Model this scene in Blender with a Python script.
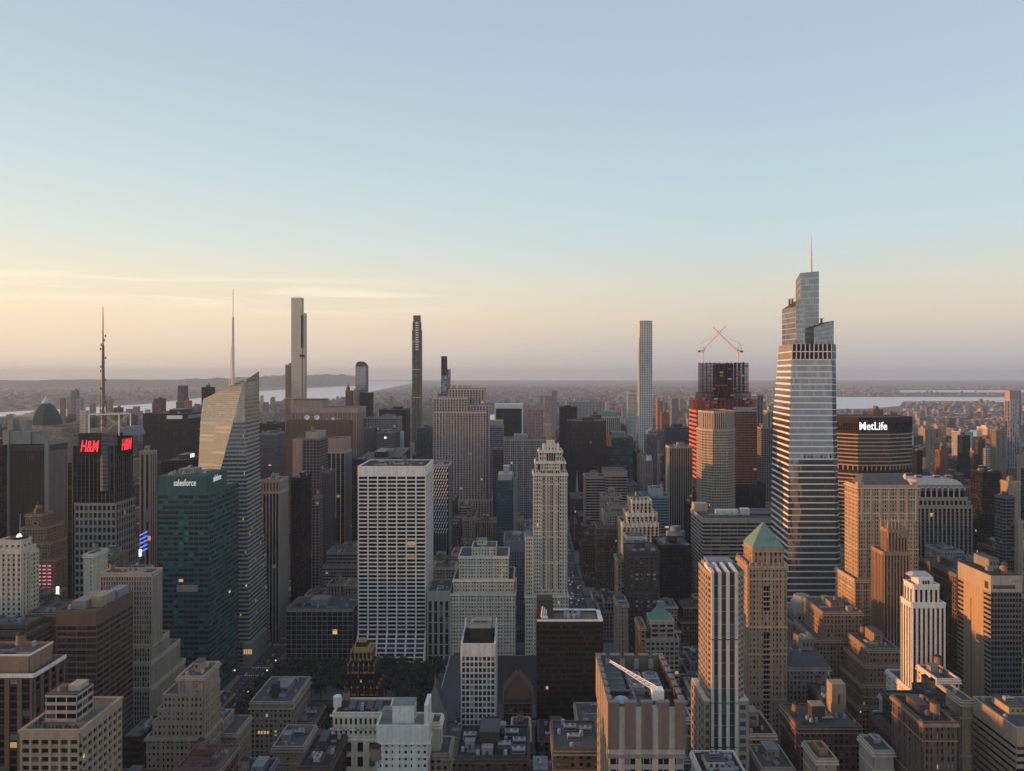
import bpy, math, random
import numpy as np
from mathutils import Vector, Matrix

S = bpy.context.scene
for o in list(bpy.data.objects):
    bpy.data.objects.remove(o)
COL = S.collection

# ------------------------------------------------------------------ camera
EYE = 290.0            # metres above the street
F, VX, VY = 735.0, 525.0, 374.0   # focal length and vanishing point of the avenues, in pixels of the 1024 x 771 photograph
cam_d = bpy.data.cameras.new('camera')
cam_d.sensor_width = 36.0
cam_d.lens = F / 1024 * 36
cam_d.shift_x = (512 - VX) / 1024
cam_d.shift_y = (VY - 385.5) / 1024
cam_d.clip_start, cam_d.clip_end = 1.0, 120000.0
cam = bpy.data.objects.new('camera', cam_d)
cam.location = (0, 0, EYE)
cam.rotation_euler = (math.pi / 2, 0, 0)
COL.objects.link(cam)
S.camera = cam

# ------------------------------------------------------------------ sky, sun, exposure
SUN_EL, SUN_AZ = math.radians(5.4), math.radians(3.5)     # AZ: degrees south of the cross streets' west
world = bpy.data.worlds.new('World')
S.world = world
world.use_nodes = True
wn, wl = world.node_tree.nodes, world.node_tree.links
wn.clear()
w_out = wn.new('ShaderNodeOutputWorld')
w_bg = wn.new('ShaderNodeBackground')
w_bg.inputs['Strength'].default_value = 0.15
sky = wn.new('ShaderNodeTexSky')
sky.sky_type = 'NISHITA'
sky.sun_disc = False
sky.sun_elevation = SUN_EL
sky.sun_rotation = math.radians(270) - SUN_AZ
sky.altitude = 200
sky.air_density, sky.dust_density, sky.ozone_density = 1.0, 1.2, 3.0
def wmath(op, a, b=None, c=None):
    n = wn.new('ShaderNodeMath'); n.operation = op
    for i, v in enumerate((a, b, c)):
        if v is None: continue
        if isinstance(v, (int, float)): n.inputs[i].default_value = v
        else: wl.new(v, n.inputs[i])
    return n.outputs[0]
# the evening sky: a tint by height above the horizon on top of the sky model, and thin cirrus
tc = wn.new('ShaderNodeTexCoord')
sep = wn.new('ShaderNodeSeparateXYZ'); wl.new(tc.outputs['Generated'], sep.inputs[0])
ramp = wn.new('ShaderNodeValToRGB')
wl.new(wmath('MAXIMUM', sep.outputs['Z'], 0.0), ramp.inputs[0])
SKY_H = [(0.0, (.50, .50, .535)), (.012, (.55, .525, .54)), (.035, (.66, .59, .555)), (.075, (.83, .71, .575)), (.115, (.81, .775, .65)), (.165, (.68, .785, .78)), (.25, (.59, .745, .80)), (.35, (.53, .665, .755)), (.47, (.495, .58, .705)), (.65, (.38, .47, .60)), (1.0, (.30, .38, .51))]
cr = ramp.color_ramp
while len(cr.elements) < len(SKY_H): cr.elements.new(.5)
for e, (p, c) in zip(cr.elements, SKY_H): e.position = p; e.color = (*c, 1)
# warmer and brighter towards the sunset in the west (-X)
west = wmath('MULTIPLY', sep.outputs['X'], -1.0)
ww = wmath('MULTIPLY', wmath('MAXIMUM', wmath('ADD', west, 0.25), 0.0), wmath('POWER', wmath('SUBTRACT', 1.0, wmath('MAXIMUM', sep.outputs['Z'], 0.0)), 5.0))
mixw = wn.new('ShaderNodeMixRGB'); mixw.blend_type = 'ADD'; wl.new(ww, mixw.inputs[0])
wl.new(ramp.outputs[0], mixw.inputs[1]); mixw.inputs[2].default_value = (.57, .36, .09, 1)
# cirrus streaks
mp = wn.new('ShaderNodeMapping'); wl.new(tc.outputs['Generated'], mp.inputs[0])
mp.inputs['Scale'].default_value = (2.2, 2.2, 42); mp.inputs['Rotation'].default_value = (0, math.radians(-2.5), 0)
nz = wn.new('ShaderNodeTexNoise'); wl.new(mp.outputs[0], nz.inputs['Vector'])
nz.inputs['Scale'].default_value = 1.6; nz.inputs['Detail'].default_value = 5; nz.inputs['Distortion'].default_value = .6
cl = wmath('MULTIPLY', wmath('MAXIMUM', wmath('SUBTRACT', nz.outputs['Fac'], .46), 0.0), 9.0)
hz = wmath('MAXIMUM', wmath('SUBTRACT', 1.0, wmath('MULTIPLY', wmath('ABSOLUTE', wmath('SUBTRACT', sep.outputs['Z'], .101)), 34.0)), 0.0)
wm = wmath('MINIMUM', wmath('MAXIMUM', wmath('MULTIPLY', wmath('SUBTRACT', west, 0.05), 3.0), 0.0), 1.0)
cf = wmath('MINIMUM', wmath('MULTIPLY', wmath('MULTIPLY', cl, hz), wm), .9)
mixc = wn.new('ShaderNodeMixRGB'); wl.new(cf, mixc.inputs[0]); wl.new(mixw.outputs[0], mixc.inputs[1]); mixc.inputs[2].default_value = (1.16, 1.02, .80, 1)
# sky model in the mix
mixn = wn.new('ShaderNodeMixRGB'); mixn.blend_type = 'MIX'; mixn.inputs[0].default_value = 0.12
sk = wn.new('ShaderNodeMixRGB'); sk.blend_type = 'MULTIPLY'; sk.inputs[0].default_value = 1
wl.new(sky.outputs[0], sk.inputs[1]); sk.inputs[2].default_value = (.15, .15, .15, 1)
wl.new(mixc.outputs[0], mixn.inputs[1]); wl.new(sk.outputs[0], mixn.inputs[2])
up = wn.new('ShaderNodeMixRGB'); up.blend_type = 'MULTIPLY'; up.inputs[0].default_value = 1
# sky behind the viewer tinted cooler and slightly brighter, as fill for shaded fronts
ahead_fac = wmath('MINIMUM', wmath('MAXIMUM', wmath('ADD', wmath('MULTIPLY', sep.outputs['Y'], 1.5), 0.5), 0.0), 1.0)
dm = wn.new('ShaderNodeMixRGB'); dm.blend_type = 'MIX'; wl.new(ahead_fac, dm.inputs[0])
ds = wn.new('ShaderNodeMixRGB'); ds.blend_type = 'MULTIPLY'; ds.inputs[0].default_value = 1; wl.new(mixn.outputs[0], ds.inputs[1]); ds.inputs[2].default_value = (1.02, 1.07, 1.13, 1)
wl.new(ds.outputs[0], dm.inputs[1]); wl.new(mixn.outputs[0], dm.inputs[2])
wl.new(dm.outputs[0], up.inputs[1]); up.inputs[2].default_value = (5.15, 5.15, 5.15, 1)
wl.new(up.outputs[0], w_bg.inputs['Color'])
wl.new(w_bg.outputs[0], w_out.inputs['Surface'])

sun_d = bpy.data.lights.new('sun', 'SUN')
sun_d.energy = 5.0
sun_d.angle = math.radians(0.6)
sun_d.color = (1.0, .41, .12)
sun = bpy.data.objects.new('sun', sun_d)
COL.objects.link(sun)
trav = Vector((math.cos(SUN_EL) * math.cos(SUN_AZ), math.cos(SUN_EL) * math.sin(SUN_AZ), -math.sin(SUN_EL)))
sun.rotation_euler = trav.to_track_quat('-Z', 'Y').to_euler()
sun.location = (-3000, 0, 900)

S.view_settings.view_transform = 'Standard'
S.view_settings.look = 'None'
S.view_settings.exposure = 0.37
S.view_settings.gamma = 1.0
S.cycles.use_denoising = True
S.cycles.max_bounces = 5
S.cycles.diffuse_bounces = 3
S.cycles.glossy_bounces = 3
S.cycles.volume_bounces = 0
S.cycles.sample_clamp_indirect = 4.0

# ------------------------------------------------------------------ materials
def nodes_of(name):
    m = bpy.data.materials.new(name); m.use_nodes = True
    n, l = m.node_tree.nodes, m.node_tree.links
    return m, n, l, n['Principled BSDF']

def mth(n, l, op, a, b=None):
    k = n.new('ShaderNodeMath'); k.operation = op
    for i, v in enumerate((a, b)):
        if v is None: continue
        if isinstance(v, (int, float)): k.inputs[i].default_value = v
        else: l.new(v, k.inputs[i])
    return k.outputs[0]

def wall_mat(name, rgb, rough=.85, var=.42, metal=0.0):
    """masonry, stone or metal: the base colour with weathering blotches, rain streaks and block-to-block variation"""
    m, n, l, p = nodes_of(name)
    g = n.new('ShaderNodeNewGeometry')
    mp = n.new('ShaderNodeMapping'); l.new(g.outputs['Position'], mp.inputs[0]); mp.inputs['Scale'].default_value = (.45, .45, .035)
    a = n.new('ShaderNodeTexNoise'); l.new(mp.outputs[0], a.inputs['Vector']); a.inputs['Scale'].default_value = 1.0; a.inputs['Detail'].default_value = 4
    b = n.new('ShaderNodeTexNoise'); l.new(g.outputs['Position'], b.inputs['Vector']); b.inputs['Scale'].default_value = .55; b.inputs['Detail'].default_value = 6; b.inputs['Roughness'].default_value = .7
    f = mth(n, l, 'ADD', mth(n, l, 'MULTIPLY', a.outputs['Fac'], .55), mth(n, l, 'MULTIPLY', b.outputs['Fac'], .45))
    f = mth(n, l, 'ADD', mth(n, l, 'MULTIPLY', mth(n, l, 'SUBTRACT', f, .5), var * 3.2), 1.0)
    x = n.new('ShaderNodeMixRGB'); x.blend_type = 'MULTIPLY'; x.inputs[0].default_value = 1
    x.inputs[1].default_value = (*rgb, 1)
    c = n.new('ShaderNodeCombineXYZ'); l.new(f, c.inputs[0]); l.new(f, c.inputs[1]); l.new(mth(n, l, 'MULTIPLY', f, .98), c.inputs[2])
    l.new(c.outputs[0], x.inputs[2])
    l.new(x.outputs[0], p.inputs['Base Color'])
    p.inputs['Roughness'].default_value = rough
    p.inputs['Metallic'].default_value = metal
    p.inputs['Specular IOR Level'].default_value = .2
    return m

def glass_mat(name, dark, blind, pblind=.3, rough=.12, metal=0.0, lit=.004, litcol=(1.0, .62, .25), litpow=1.1, spec=.5, jitter=.03):
    """window glass: each window (a cell of the UV grid) gets its own darkness or a drawn blind, a few are lit from inside"""
    m, n, l, p = nodes_of(name)
    uv = n.new('ShaderNodeUVMap')
    oi = n.new('ShaderNodeObjectInfo')
    fl = n.new('ShaderNodeVectorMath'); fl.operation = 'FLOOR'; l.new(uv.outputs[0], fl.inputs[0])
    ad = n.new('ShaderNodeVectorMath'); ad.operation = 'ADD'; l.new(fl.outputs[0], ad.inputs[0])
    cb = n.new('ShaderNodeCombineXYZ'); l.new(mth(n, l, 'MULTIPLY', oi.outputs['Random'], 997.0), cb.inputs[2]); l.new(cb.outputs[0], ad.inputs[1])
    wnz = n.new('ShaderNodeTexWhiteNoise'); wnz.noise_dimensions = '3D'; l.new(ad.outputs[0], wnz.inputs['Vector'])
    s3 = n.new('ShaderNodeSeparateXYZ'); l.new(wnz.outputs['Color'], s3.inputs[0])
    isb = mth(n, l, 'LESS_THAN', s3.outputs['X'], pblind)
    fac = mth(n, l, 'MULTIPLY', isb, mth(n, l, 'POWER', s3.outputs['Y'], 1.4))
    x = n.new('ShaderNodeMixRGB'); l.new(fac, x.inputs[0]); x.inputs[1].default_value = (*dark, 1); x.inputs[2].default_value = (*blind, 1)
    l.new(x.outputs[0], p.inputs['Base Color'])
    p.inputs['Roughness'].default_value = rough
    p.inputs['Metallic'].default_value = metal
    p.inputs['Specular IOR Level'].default_value = spec
    if lit > 0:
        on = mth(n, l, 'LESS_THAN', s3.outputs['Z'], lit)
        p.inputs['Emission Color'].default_value = (*litcol, 1)
        l.new(mth(n, l, 'MULTIPLY', on, mth(n, l, 'MULTIPLY', mth(n, l, 'ADD', s3.outputs['Y'], .15), litpow * .45)), p.inputs['Emission Strength'])
    if jitter:
        g = n.new('ShaderNodeNewGeometry')
        sb = n.new('ShaderNodeVectorMath'); sb.operation = 'SUBTRACT'; l.new(wnz.outputs['Color'], sb.inputs[0]); sb.inputs[1].default_value = (.5, .5, .5)
        sc = n.new('ShaderNodeVectorMath'); sc.operation = 'SCALE'; l.new(sb.outputs[0], sc.inputs[0]); sc.inputs['Scale'].default_value = jitter
        a2 = n.new('ShaderNodeVectorMath'); a2.operation = 'ADD'; l.new(g.outputs['Normal'], a2.inputs[0]); l.new(sc.outputs[0], a2.inputs[1])
        nm = n.new('ShaderNodeVectorMath'); nm.operation = 'NORMALIZE'; l.new(a2.outputs[0], nm.inputs[0])
        l.new(nm.outputs[0], p.inputs['Normal'])
    return m

def flat_mat(name, rgb, rough=.7, metal=0.0, emit=None, power=0.0):
    m, n, l, p = nodes_of(name)
    g = n.new('ShaderNodeNewGeometry')
    b = n.new('ShaderNodeTexNoise'); l.new(g.outputs['Position'], b.inputs['Vector']); b.inputs['Scale'].default_value = .8; b.inputs['Detail'].default_value = 4
    f = mth(n, l, 'ADD', mth(n, l, 'MULTIPLY', b.outputs['Fac'], .4), .8)
    x = n.new('ShaderNodeMixRGB'); x.blend_type = 'MULTIPLY'; x.inputs[0].default_value = 1; x.inputs[1].default_value = (*rgb, 1)
    c = n.new('ShaderNodeCombineXYZ')
    for i in range(3): l.new(f, c.inputs[i])
    l.new(c.outputs[0], x.inputs[2]); l.new(x.outputs[0], p.inputs['Base Color'])
    p.inputs['Roughness'].default_value = rough
    p.inputs['Metallic'].default_value = metal
    if emit:
        p.inputs['Emission Color'].default_value = (*emit, 1)
        p.inputs['Emission Strength'].default_value = power
    return m

M = {}
for nm, rgb in dict(
    white=(.66, .63, .58), travertine=(.72, .68, .63), cream=(.58, .51, .40), tan=(.30, .24, .18), beige=(.37, .32, .26),
    sand=(.38, .285, .195), goldbrick=(.31, .225, .155), umber=(.27, .18, .12), limestone=(.34, .315, .275), pinkstone=(.33, .25, .215), greystone=(.235, .23, .22), grey=(.175, .175, .18),
    midgrey=(.12, .12, .125), slate=(.095, .10, .11), brick=(.155, .09, .065), brown=(.125, .088, .066), darkbrick=(.065, .053, .048),
    bronze=(.034, .027, .024), black=(.022, .022, .026), navy=(.028, .034, .05), redbrick=(.17, .085, .065), orange=(.33, .18, .09),
    bluegrey=(.19, .225, .27), teal=(.034, .10, .10), rosestone=(.47, .385, .345), taupe=(.145, .115, .10), tealpale=(.10, .19, .19), gold=(.42, .26, .08), purple=(.12, .105, .13), steel=(.33, .35, .37), rust=(.23, .08, .06), olive=(.20, .18, .14)).items():
    M[nm] = wall_mat(nm + '_wall', rgb)
M['steelpanel'] = wall_mat('steel_panel', (.50, .52, .55), .38, .10, .75)
M['whitepanel'] = wall_mat('white_metal_panel', (.70, .70, .70), .4, .08)
M['old_copper'] = wall_mat('dull_copper', (.045, .078, .078), .7, .25)
M['warmsteel'] = wall_mat('warm_steel_panel', (.56, .46, .40), .4, .1, .5)
M['copper'] = wall_mat('verdigris_copper', (.12, .235, .20), .7, .22)
M['redtile'] = wall_mat('red_tile', (.20, .095, .07), .8, .2)
M['g_dark'] = glass_mat('dark_window_glass', (.010, .011, .014), (.18, .165, .14), .28, spec=.16)
M['g_black'] = glass_mat('black_window_glass', (.006, .007, .010), (.05, .048, .045), .3, lit=.002, spec=.15)
M['g_house'] = glass_mat('loft_window_glass', (.010, .010, .012), (.34, .31, .26), .3, lit=.005, spec=.14)
M['g_blue'] = glass_mat('blue_window_glass', (.03, .05, .07), (.10, .14, .17), .35, rough=.08, spec=.8)
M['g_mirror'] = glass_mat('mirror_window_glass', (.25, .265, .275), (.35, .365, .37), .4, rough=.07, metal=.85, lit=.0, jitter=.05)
M['g_pale'] = glass_mat('pale_window_glass', (.30, .29, .25), (.42, .40, .34), .5, rough=.10, metal=.7, lit=.002, jitter=.06)
M['g_green'] = glass_mat('green_window_glass', (.008, .02, .022), (.06, .16, .155), .4, rough=.1, lit=.003)
M['g_bronze'] = glass_mat('bronze_window_glass', (.022, .016, .013), (.07, .05, .04), .35, lit=.003)
M['g_sunset'] = glass_mat('sunset_mirror_glass', (.22, .14, .09), (.26, .18, .12), .3, rough=.1, metal=.75, lit=0)
M['roof_grey'] = wall_mat('grey_gravel_roof', (.085, .085, .09), .95, .35)
M['roof_pale'] = wall_mat('pale_membrane_roof', (.21, .21, .21), .9, .28)
M['roof_dark'] = wall_mat('tar_roof', (.035, .035, .038), .95, .35)
M['roof_tan'] = wall_mat('tan_paved_roof', (.15, .13, .105), .95, .3)
M['plant'] = flat_mat('galvanised_plant', (.30, .31, .32), .55)
M['plant_dark'] = flat_mat('dark_louvre', (.05, .05, .055), .6)
M['timber'] = flat_mat('weathered_timber', (.20, .13, .085), .85)
M['dish'] = flat_mat('white_paint', (.75, .75, .73), .5)
M['mast'] = flat_mat('mast_steel', (.16, .11, .10), .6)
M['mast_pale'] = flat_mat('pale_mast_steel', (.50, .53, .56), .5)
M['crane'] = flat_mat('crane_paint', (.68, .56, .45), .5)
M['deck'] = flat_mat('bare_steel_deck', (.028, .027, .032), .8)
M['netting'] = flat_mat('orange_netting', (.55, .11, .06), .8)
M['lit_pane'] = flat_mat('lit_window_pane', (.5, .4, .25), .5, 0, (1.0, .60, .25), .38)
M['blind'] = flat_mat('pale_blind', (.40, .40, .40), .7)
M['sign_white'] = flat_mat('lit_white_letters', (.8, .8, .8), .5, 0, (1, 1, 1), .85)
M['sign_dim'] = flat_mat('white_letters', (.8, .8, .8), .5, 0, (1, .96, .9), .22)
M['sign_red'] = flat_mat('lit_red_letters', (.6, .03, .04), .5, 0, (1, .035, .06), .75)
M['led_blue'] = flat_mat('blue_screen', (.1, .15, .3), .5, 0, (.12, .25, 1.0), .9)
M['led_white'] = flat_mat('white_screen', (.5, .5, .5), .5, 0, (.9, .95, 1.0), 1.0)
M['led_pink'] = flat_mat('pink_screen', (.4, .2, .2), .5, 0, (1.0, .30, .36), .55)
M['lamp'] = flat_mat('warm_lamp', (.8, .6, .3), .5, 0, (1.0, .62, .28), 1.6)
M['water'] = None
M['asphalt'] = None

# ------------------------------------------------------------------ mesh helpers
class MB:
    """collects faces and builds ONE mesh object"""
    def __init__(s): s.v, s.f, s.m, s.uv, s.slots = [], [], [], {}, []
    def slot(s, key):
        if key not in s.slots: s.slots.append(key)
        return s.slots.index(key)
    def poly(s, pts, key, uv=None):
        b = len(s.v); s.v.extend(tuple(p) for p in pts)
        s.f.append(tuple(range(b, b + len(pts)))); s.m.append(s.slot(key))
        if uv: s.uv[len(s.f) - 1] = uv
    def box(s, x0, x1, y0, y1, z0, z1, key, bottom=True):
        b = len(s.v); k = s.slot(key)
        s.v += [(x0, y0, z0), (x1, y0, z0), (x1, y1, z0), (x0, y1, z0), (x0, y0, z1), (x1, y0, z1), (x1, y1, z1), (x0, y1, z1)]
        fs = [(0, 1, 5, 4), (1, 2, 6, 5), (2, 3, 7, 6), (3, 0, 4, 7), (4, 5, 6, 7)] + ([(3, 2, 1, 0)] if bottom else [])
        for f in fs: s.f.append(tuple(b + i for i in f)); s.m.append(k)
    def slab(s, P, n, d, key, n2=None):
        """P = four corners of a patch (counter-clockwise seen from outside); a solid of thickness d standing proud along n"""
        b = len(s.v); k = s.slot(key)
        N = n * d; P = [Vector(p) for p in P]
        s.v += [tuple(p) for p in P] + [tuple(p + N) for p in P]
        for f in ((4, 5, 6, 7), (0, 1, 5, 4), (1, 2, 6, 5), (2, 3, 7, 6), (3, 0, 4, 7)):
            s.f.append(tuple(b + i for i in f)); s.m.append(k)
    def prism(s, pts, z0, z1, key, top=None, topkey=None, bottom=False):
        """pts counter-clockwise; top = optional other ring for a taper"""
        top = top or pts; n = len(pts); b = len(s.v); k = s.slot(key)
        s.v += [(x, y, z0) for x, y in pts] + [(x, y, z1) for x, y in top]
        for i in range(n):
            j = (i + 1) % n; s.f.append((b + i, b + j, b + n + j, b + n + i)); s.m.append(k)
        s.f.append(tuple(b + n + i for i in range(n))); s.m.append(s.slot(topkey or key))
        if bottom: s.f.append(tuple(b + i for i in reversed(range(n)))); s.m.append(k)
    def bar(s, a, b_, r, key, n=4):
        a, b_ = Vector(a), Vector(b_); d = (b_ - a)
        if d.length < 1e-6: return
        d.normalize(); u = d.orthogonal().normalized(); w = d.cross(u); base = len(s.v); k = s.slot(key)
        for p in (a, b_):
            for i in range(n):
                t = 2 * math.pi * (i + .5) / n; s.v.append(tuple(p + (u * math.cos(t) + w * math.sin(t)) * r))
        for i in range(n):
            j = (i + 1) % n; s.f.append((base + i, base + j, base + n + j, base + n + i)); s.m.append(k)
        s.f.append(tuple(base + n + i for i in range(n))); s.m.append(k)
        s.f.append(tuple(base + i for i in reversed(range(n)))); s.m.append(k)
    def cyl(s, x, y, z0, z1, r0, r1, key, n=14):
        c = [(math.cos(2 * math.pi * i / n), math.sin(2 * math.pi * i / n)) for i in range(n)]
        s.prism([(x + r0 * a, y + r0 * b) for a, b in c], z0, z1, key, [(x + r1 * a, y + r1 * b) for a, b in c], bottom=True)
    def build(s, name, parent=None, loc=None, shift=None, data_only=False):
        if not s.f: return None
        me = bpy.data.meshes.new(name)
        v = np.array(s.v, dtype=np.float64)
        off = Vector((0, 0, 0))
        if parent is not None: off = parent.matrix_basis.translation if parent.parent is None else parent.parent.matrix_basis.translation
        if shift is not None: off = Vector(shift)
        v -= np.array(off)
        me.from_pydata(v.tolist(), [], s.f)
        for k in s.slots: me.materials.append(M[k])
        me.polygons.foreach_set('material_index', s.m)
        if s.uv:
            ul = me.uv_layers.new(name='UVMap'); arr = np.zeros(len(me.loops) * 2, dtype=np.float32)
            ls = np.zeros(len(me.polygons), dtype=np.int32); me.polygons.foreach_get('loop_start', ls)
            for fi, uv in s.uv.items():
                for q, (a, b) in enumerate(uv): arr[2 * (ls[fi] + q)] = a; arr[2 * (ls[fi] + q) + 1] = b
            ul.data.foreach_set('uv', arr)
        me.update()
        if data_only: return me
        ob = bpy.data.objects.new(name, me); COL.objects.link(ob)
        if parent is not None: ob.parent = parent
        elif shift is not None: ob.location = off
        if loc is not None: ob.location = loc
        return ob

THINGS = []
SHORT = {}
def thing(name, label, cat, loc=(0, 0, 0), group=None, short=None):
    o = bpy.data.objects.new(name, None); COL.objects.link(o)
    o.empty_display_size = 5
    o.location = loc; o['label'] = label; o['category'] = cat
    if group: o['group'] = group
    o.matrix_basis = Matrix.Translation(loc)
    THINGS.append(o)
    if short: SHORT[short] = o
    return o
def tag(o, label, cat, group=None, kind=None):
    if label: o['label'] = label
    if cat: o['category'] = cat
    if group: o['group'] = group
    if kind: o['kind'] = kind
    return o
def wx(px, Y): return (px - VX) * Y / F
def wz(py, Y): return EYE - (py - VY) * Y / F

# ------------------------------------------------------------------ facades
# bay, floor height, pier width share, spandrel height share, pier depth, spandrel depth, wall, spandrel, glass, blank top band (m)
def style(bay, fh, pw, sh, pd, sd, wall, span, glass, top=2.0, roof='roof_grey', maj=None):
    return dict(bay=bay, fh=fh, pw=pw, sh=sh, pd=pd, sd=sd, wall=wall, span=span, glass=glass, top=top, roof=roof, maj=maj)
def alt(st, **k): d = dict(st); d.update(k); return d

def patch(f, g, P00, P10, P11, P01, st, nb, nf, cell=0.0, top=True, endp=True):
    """one wall: glass sheet g behind, piers and spandrels f standing proud of it"""
    P00, P10, P11, P01 = map(Vector, (P00, P10, P11, P01))
    n = (P10 - P00).cross(P01 - P00)
    if n.length < 1e-6: n = (P10 - P00).cross(P11 - P00)
    n.normalize()
    g.poly((P00, P10, P11, P01), st['glass'], ((cell, 0), (cell + nb, 0), (cell + nb, nf), (cell, nf)))
    def at(u, v):
        return (P00 * (1 - u) + P10 * u) * (1 - v) + (P01 * (1 - u) + P11 * u) * v
    H = ((P01 - P00).length + (P11 - P10).length) / 2
    tv = 1.0 - (st['top'] / H if top else 0)
    if tv < 0.02: tv = 0.02
    if st['sh'] > 0:
        dv = tv / nf
        for j in range(nf):
            v0, v1 = j * dv, (j + st['sh']) * dv
            f.slab((at(0, v0), at(1, v0), at(1, v1), at(0, v1)), n, st['sd'], st['span'])
    if st['pw'] > 0:
        hw = st['pw'] / nb / 2
        for i in range(nb + 1):
            if i in (0, nb) and not endp: continue
            k, dd = 1.0, st['pd']
            if st['maj'] and i % st['maj'][0] == 0: k, dd = st['maj'][1], st['maj'][2]
            u0, u1 = max(0, i / nb - hw * k), min(1, i / nb + hw * k)
            f.slab((at(u0, 0), at(u1, 0), at(u1, tv), at(u0, tv)), n, dd, st['wall'])
    if top and st['top'] > 0:
        f.slab((at(0, tv), at(1, tv), at(1, 1), at(0, 1)), n, max(st['pd'], st['sd'], st['maj'][2] if st['maj'] else 0) + .06, st['wall'])

def walls(f, g, pts, z0, z1, st, cell, skip=()):
    n = len(pts); nf = max(1, round((z1 - z0 - st['top']) / st['fh']))
    for i in range(n):
        a, b = pts[i], pts[(i + 1) % n]
        L = math.hypot(b[0] - a[0], b[1] - a[1])
        if L < .3: continue
        nb = max(1, round(L / st['bay']))
        s2 = st
        if i in skip: s2 = alt(st, sh=.5, pw=0, fh=st['fh'])
        patch(f, g, (*a, z0), (*b, z0), (*b, z1), (*a, z1), s2, nb, nf, cell + 37 * i)

def rect(x0, x1, y0, y1): return [(x0, y0), (x1, y0), (x1, y1), (x0, y1)]
def inset(pts, d):
    cx = sum(p[0] for p in pts) / len(pts); cy = sum(p[1] for p in pts) / len(pts)
    out = []
    for x, y in pts:
        out.append((x + (d if x < cx else -d), y + (d if y < cy else -d)))
    return out

_shared = {}
def unit_mesh(kind):
    if kind in _shared: return _shared[kind]
    m = MB()
    if kind == 'tank':       # timber water tank on a steel frame
        for a in (-1, 1):
            for b in (-1, 1): m.bar((a * 1.3, b * 1.3, 0), (a * 1.3, b * 1.3, 3.0), .14, 'mast')
        m.bar((-1.3, -1.3, 0), (1.3, -1.3, 3), .08, 'mast'); m.bar((1.3, -1.3, 0), (-1.3, -1.3, 3), .08, 'mast')
        m.cyl(0, 0, 3.0, 3.25, 2.15, 2.15, 'mast'); m.cyl(0, 0, 3.25, 7.2, 2.0, 1.9, 'timber'); m.cyl(0, 0, 7.2, 8.7, 2.1, .15, 'roof_dark')
    elif kind == 'cooler':   # cooling unit with fan rings
        m.box(-3, 3, -1.6, 1.6, .4, 2.6, 'plant'); m.box(-2.8, 2.8, -1.64, 1.64, .8, 2.0, 'plant_dark')
        for q in (-1.5, 1.5): m.cyl(q, 0, 2.6, 3.0, 1.1, 1.1, 'plant'); m.cyl(q, 0, 3.0, 3.03, .95, .95, 'plant_dark')
    elif kind == 'vent':
        m.box(-.8, .8, -.8, .8, 0, 1.6, 'plant'); m.cyl(0, 0, 1.6, 2.3, .6, .8, 'plant', 10)
    elif kind == 'duct':
        m.box(-4.5, 4.5, -.6, .6, .3, 1.4, 'plant'); m.box(3.3, 4.5, -.6, 2.4, .3, 1.4, 'plant'); m.box(-4.4, -2.4, -1.3, 1.3, 0, 2.1, 'plant')
    elif kind == 'head':     # stair or lift head house
        m.box(-2.5, 2.5, -2, 2, 0, 3.4, 'greystone'); m.box(-2.7, 2.7, -2.2, 2.2, 3.4, 3.6, 'roof_pale'); m.box(-.6, .6, -2.04, -1.9, 0, 2.2, 'plant_dark')
    elif kind == 'pipes':
        for q in (-.5, 0, .6): m.bar((-5, q, .5), (5, q, .5), .12, 'plant'); m.bar((5, q, .5), (5, q + 3, .5), .12, 'plant')
        for q in (-4, -1, 2, 4.6): m.box(q - .1, q + .1, -.8, .9, 0, .4, 'mast')
    elif kind == 'skylight':
        m.box(-2, 2, -1.2, 1.2, 0, .8, 'plant'); m.prism([(-2, -1.2), (2, -1.2), (2, 1.2), (-2, 1.2)], .8, 1.7, 'bluegrey', [(-1.9, -.05), (1.9, -.05), (1.9, .05), (-1.9, .05)])
    elif kind == 'dish':
        n = 14; pts = []
        for ring, (rr, zz) in enumerate(((.15, 0), (1.3, .25), (2.2, .8))):
            pts.append([(rr * math.cos(2 * math.pi * i / n), -zz, 3.2 + rr * math.sin(2 * math.pi * i / n)) for i in range(n)])
        for a in range(2):
            for i in range(n):
                j = (i + 1) % n; m.poly((pts[a][i], pts[a][j], pts[a + 1][j], pts[a + 1][i]), 'dish'); m.poly(tuple((p[0], p[1] + .12, p[2]) for p in (pts[a + 1][i], pts[a + 1][j], pts[a][j], pts[a][i])), 'dish')
        m.bar((0, .2, 0), (0, .2, 3.2), .25, 'mast_pale'); m.bar((0, 0, 3.2), (0, -1.6, 3.2), .06, 'mast_pale')
    _shared[kind] = m.build(kind, data_only=True)
    return _shared[kind]
UNIT_NAME = dict(tank='water_tank', cooler='cooling_unit', vent='roof_vent', duct='air_duct', head='stair_head', pipes='pipe_run', skylight='skylight', dish='satellite_dish')
UNIT_R = dict(tank=2.3, cooler=3.2, vent=1.0, duct=4.7, head=2.8, pipes=5.2, skylight=2.4, dish=2.4)
def unit(parent, kind, x, y, z, s=1.0, rz=0.0):
    o = bpy.data.objects.new(UNIT_NAME[kind], unit_mesh(kind)); COL.objects.link(o); o.parent = parent
    o.location = Vector((x, y, z)) - parent.matrix_basis.translation
    o.scale = (s, s, s); o.rotation_euler = (0, 0, rz)
    return o

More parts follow.
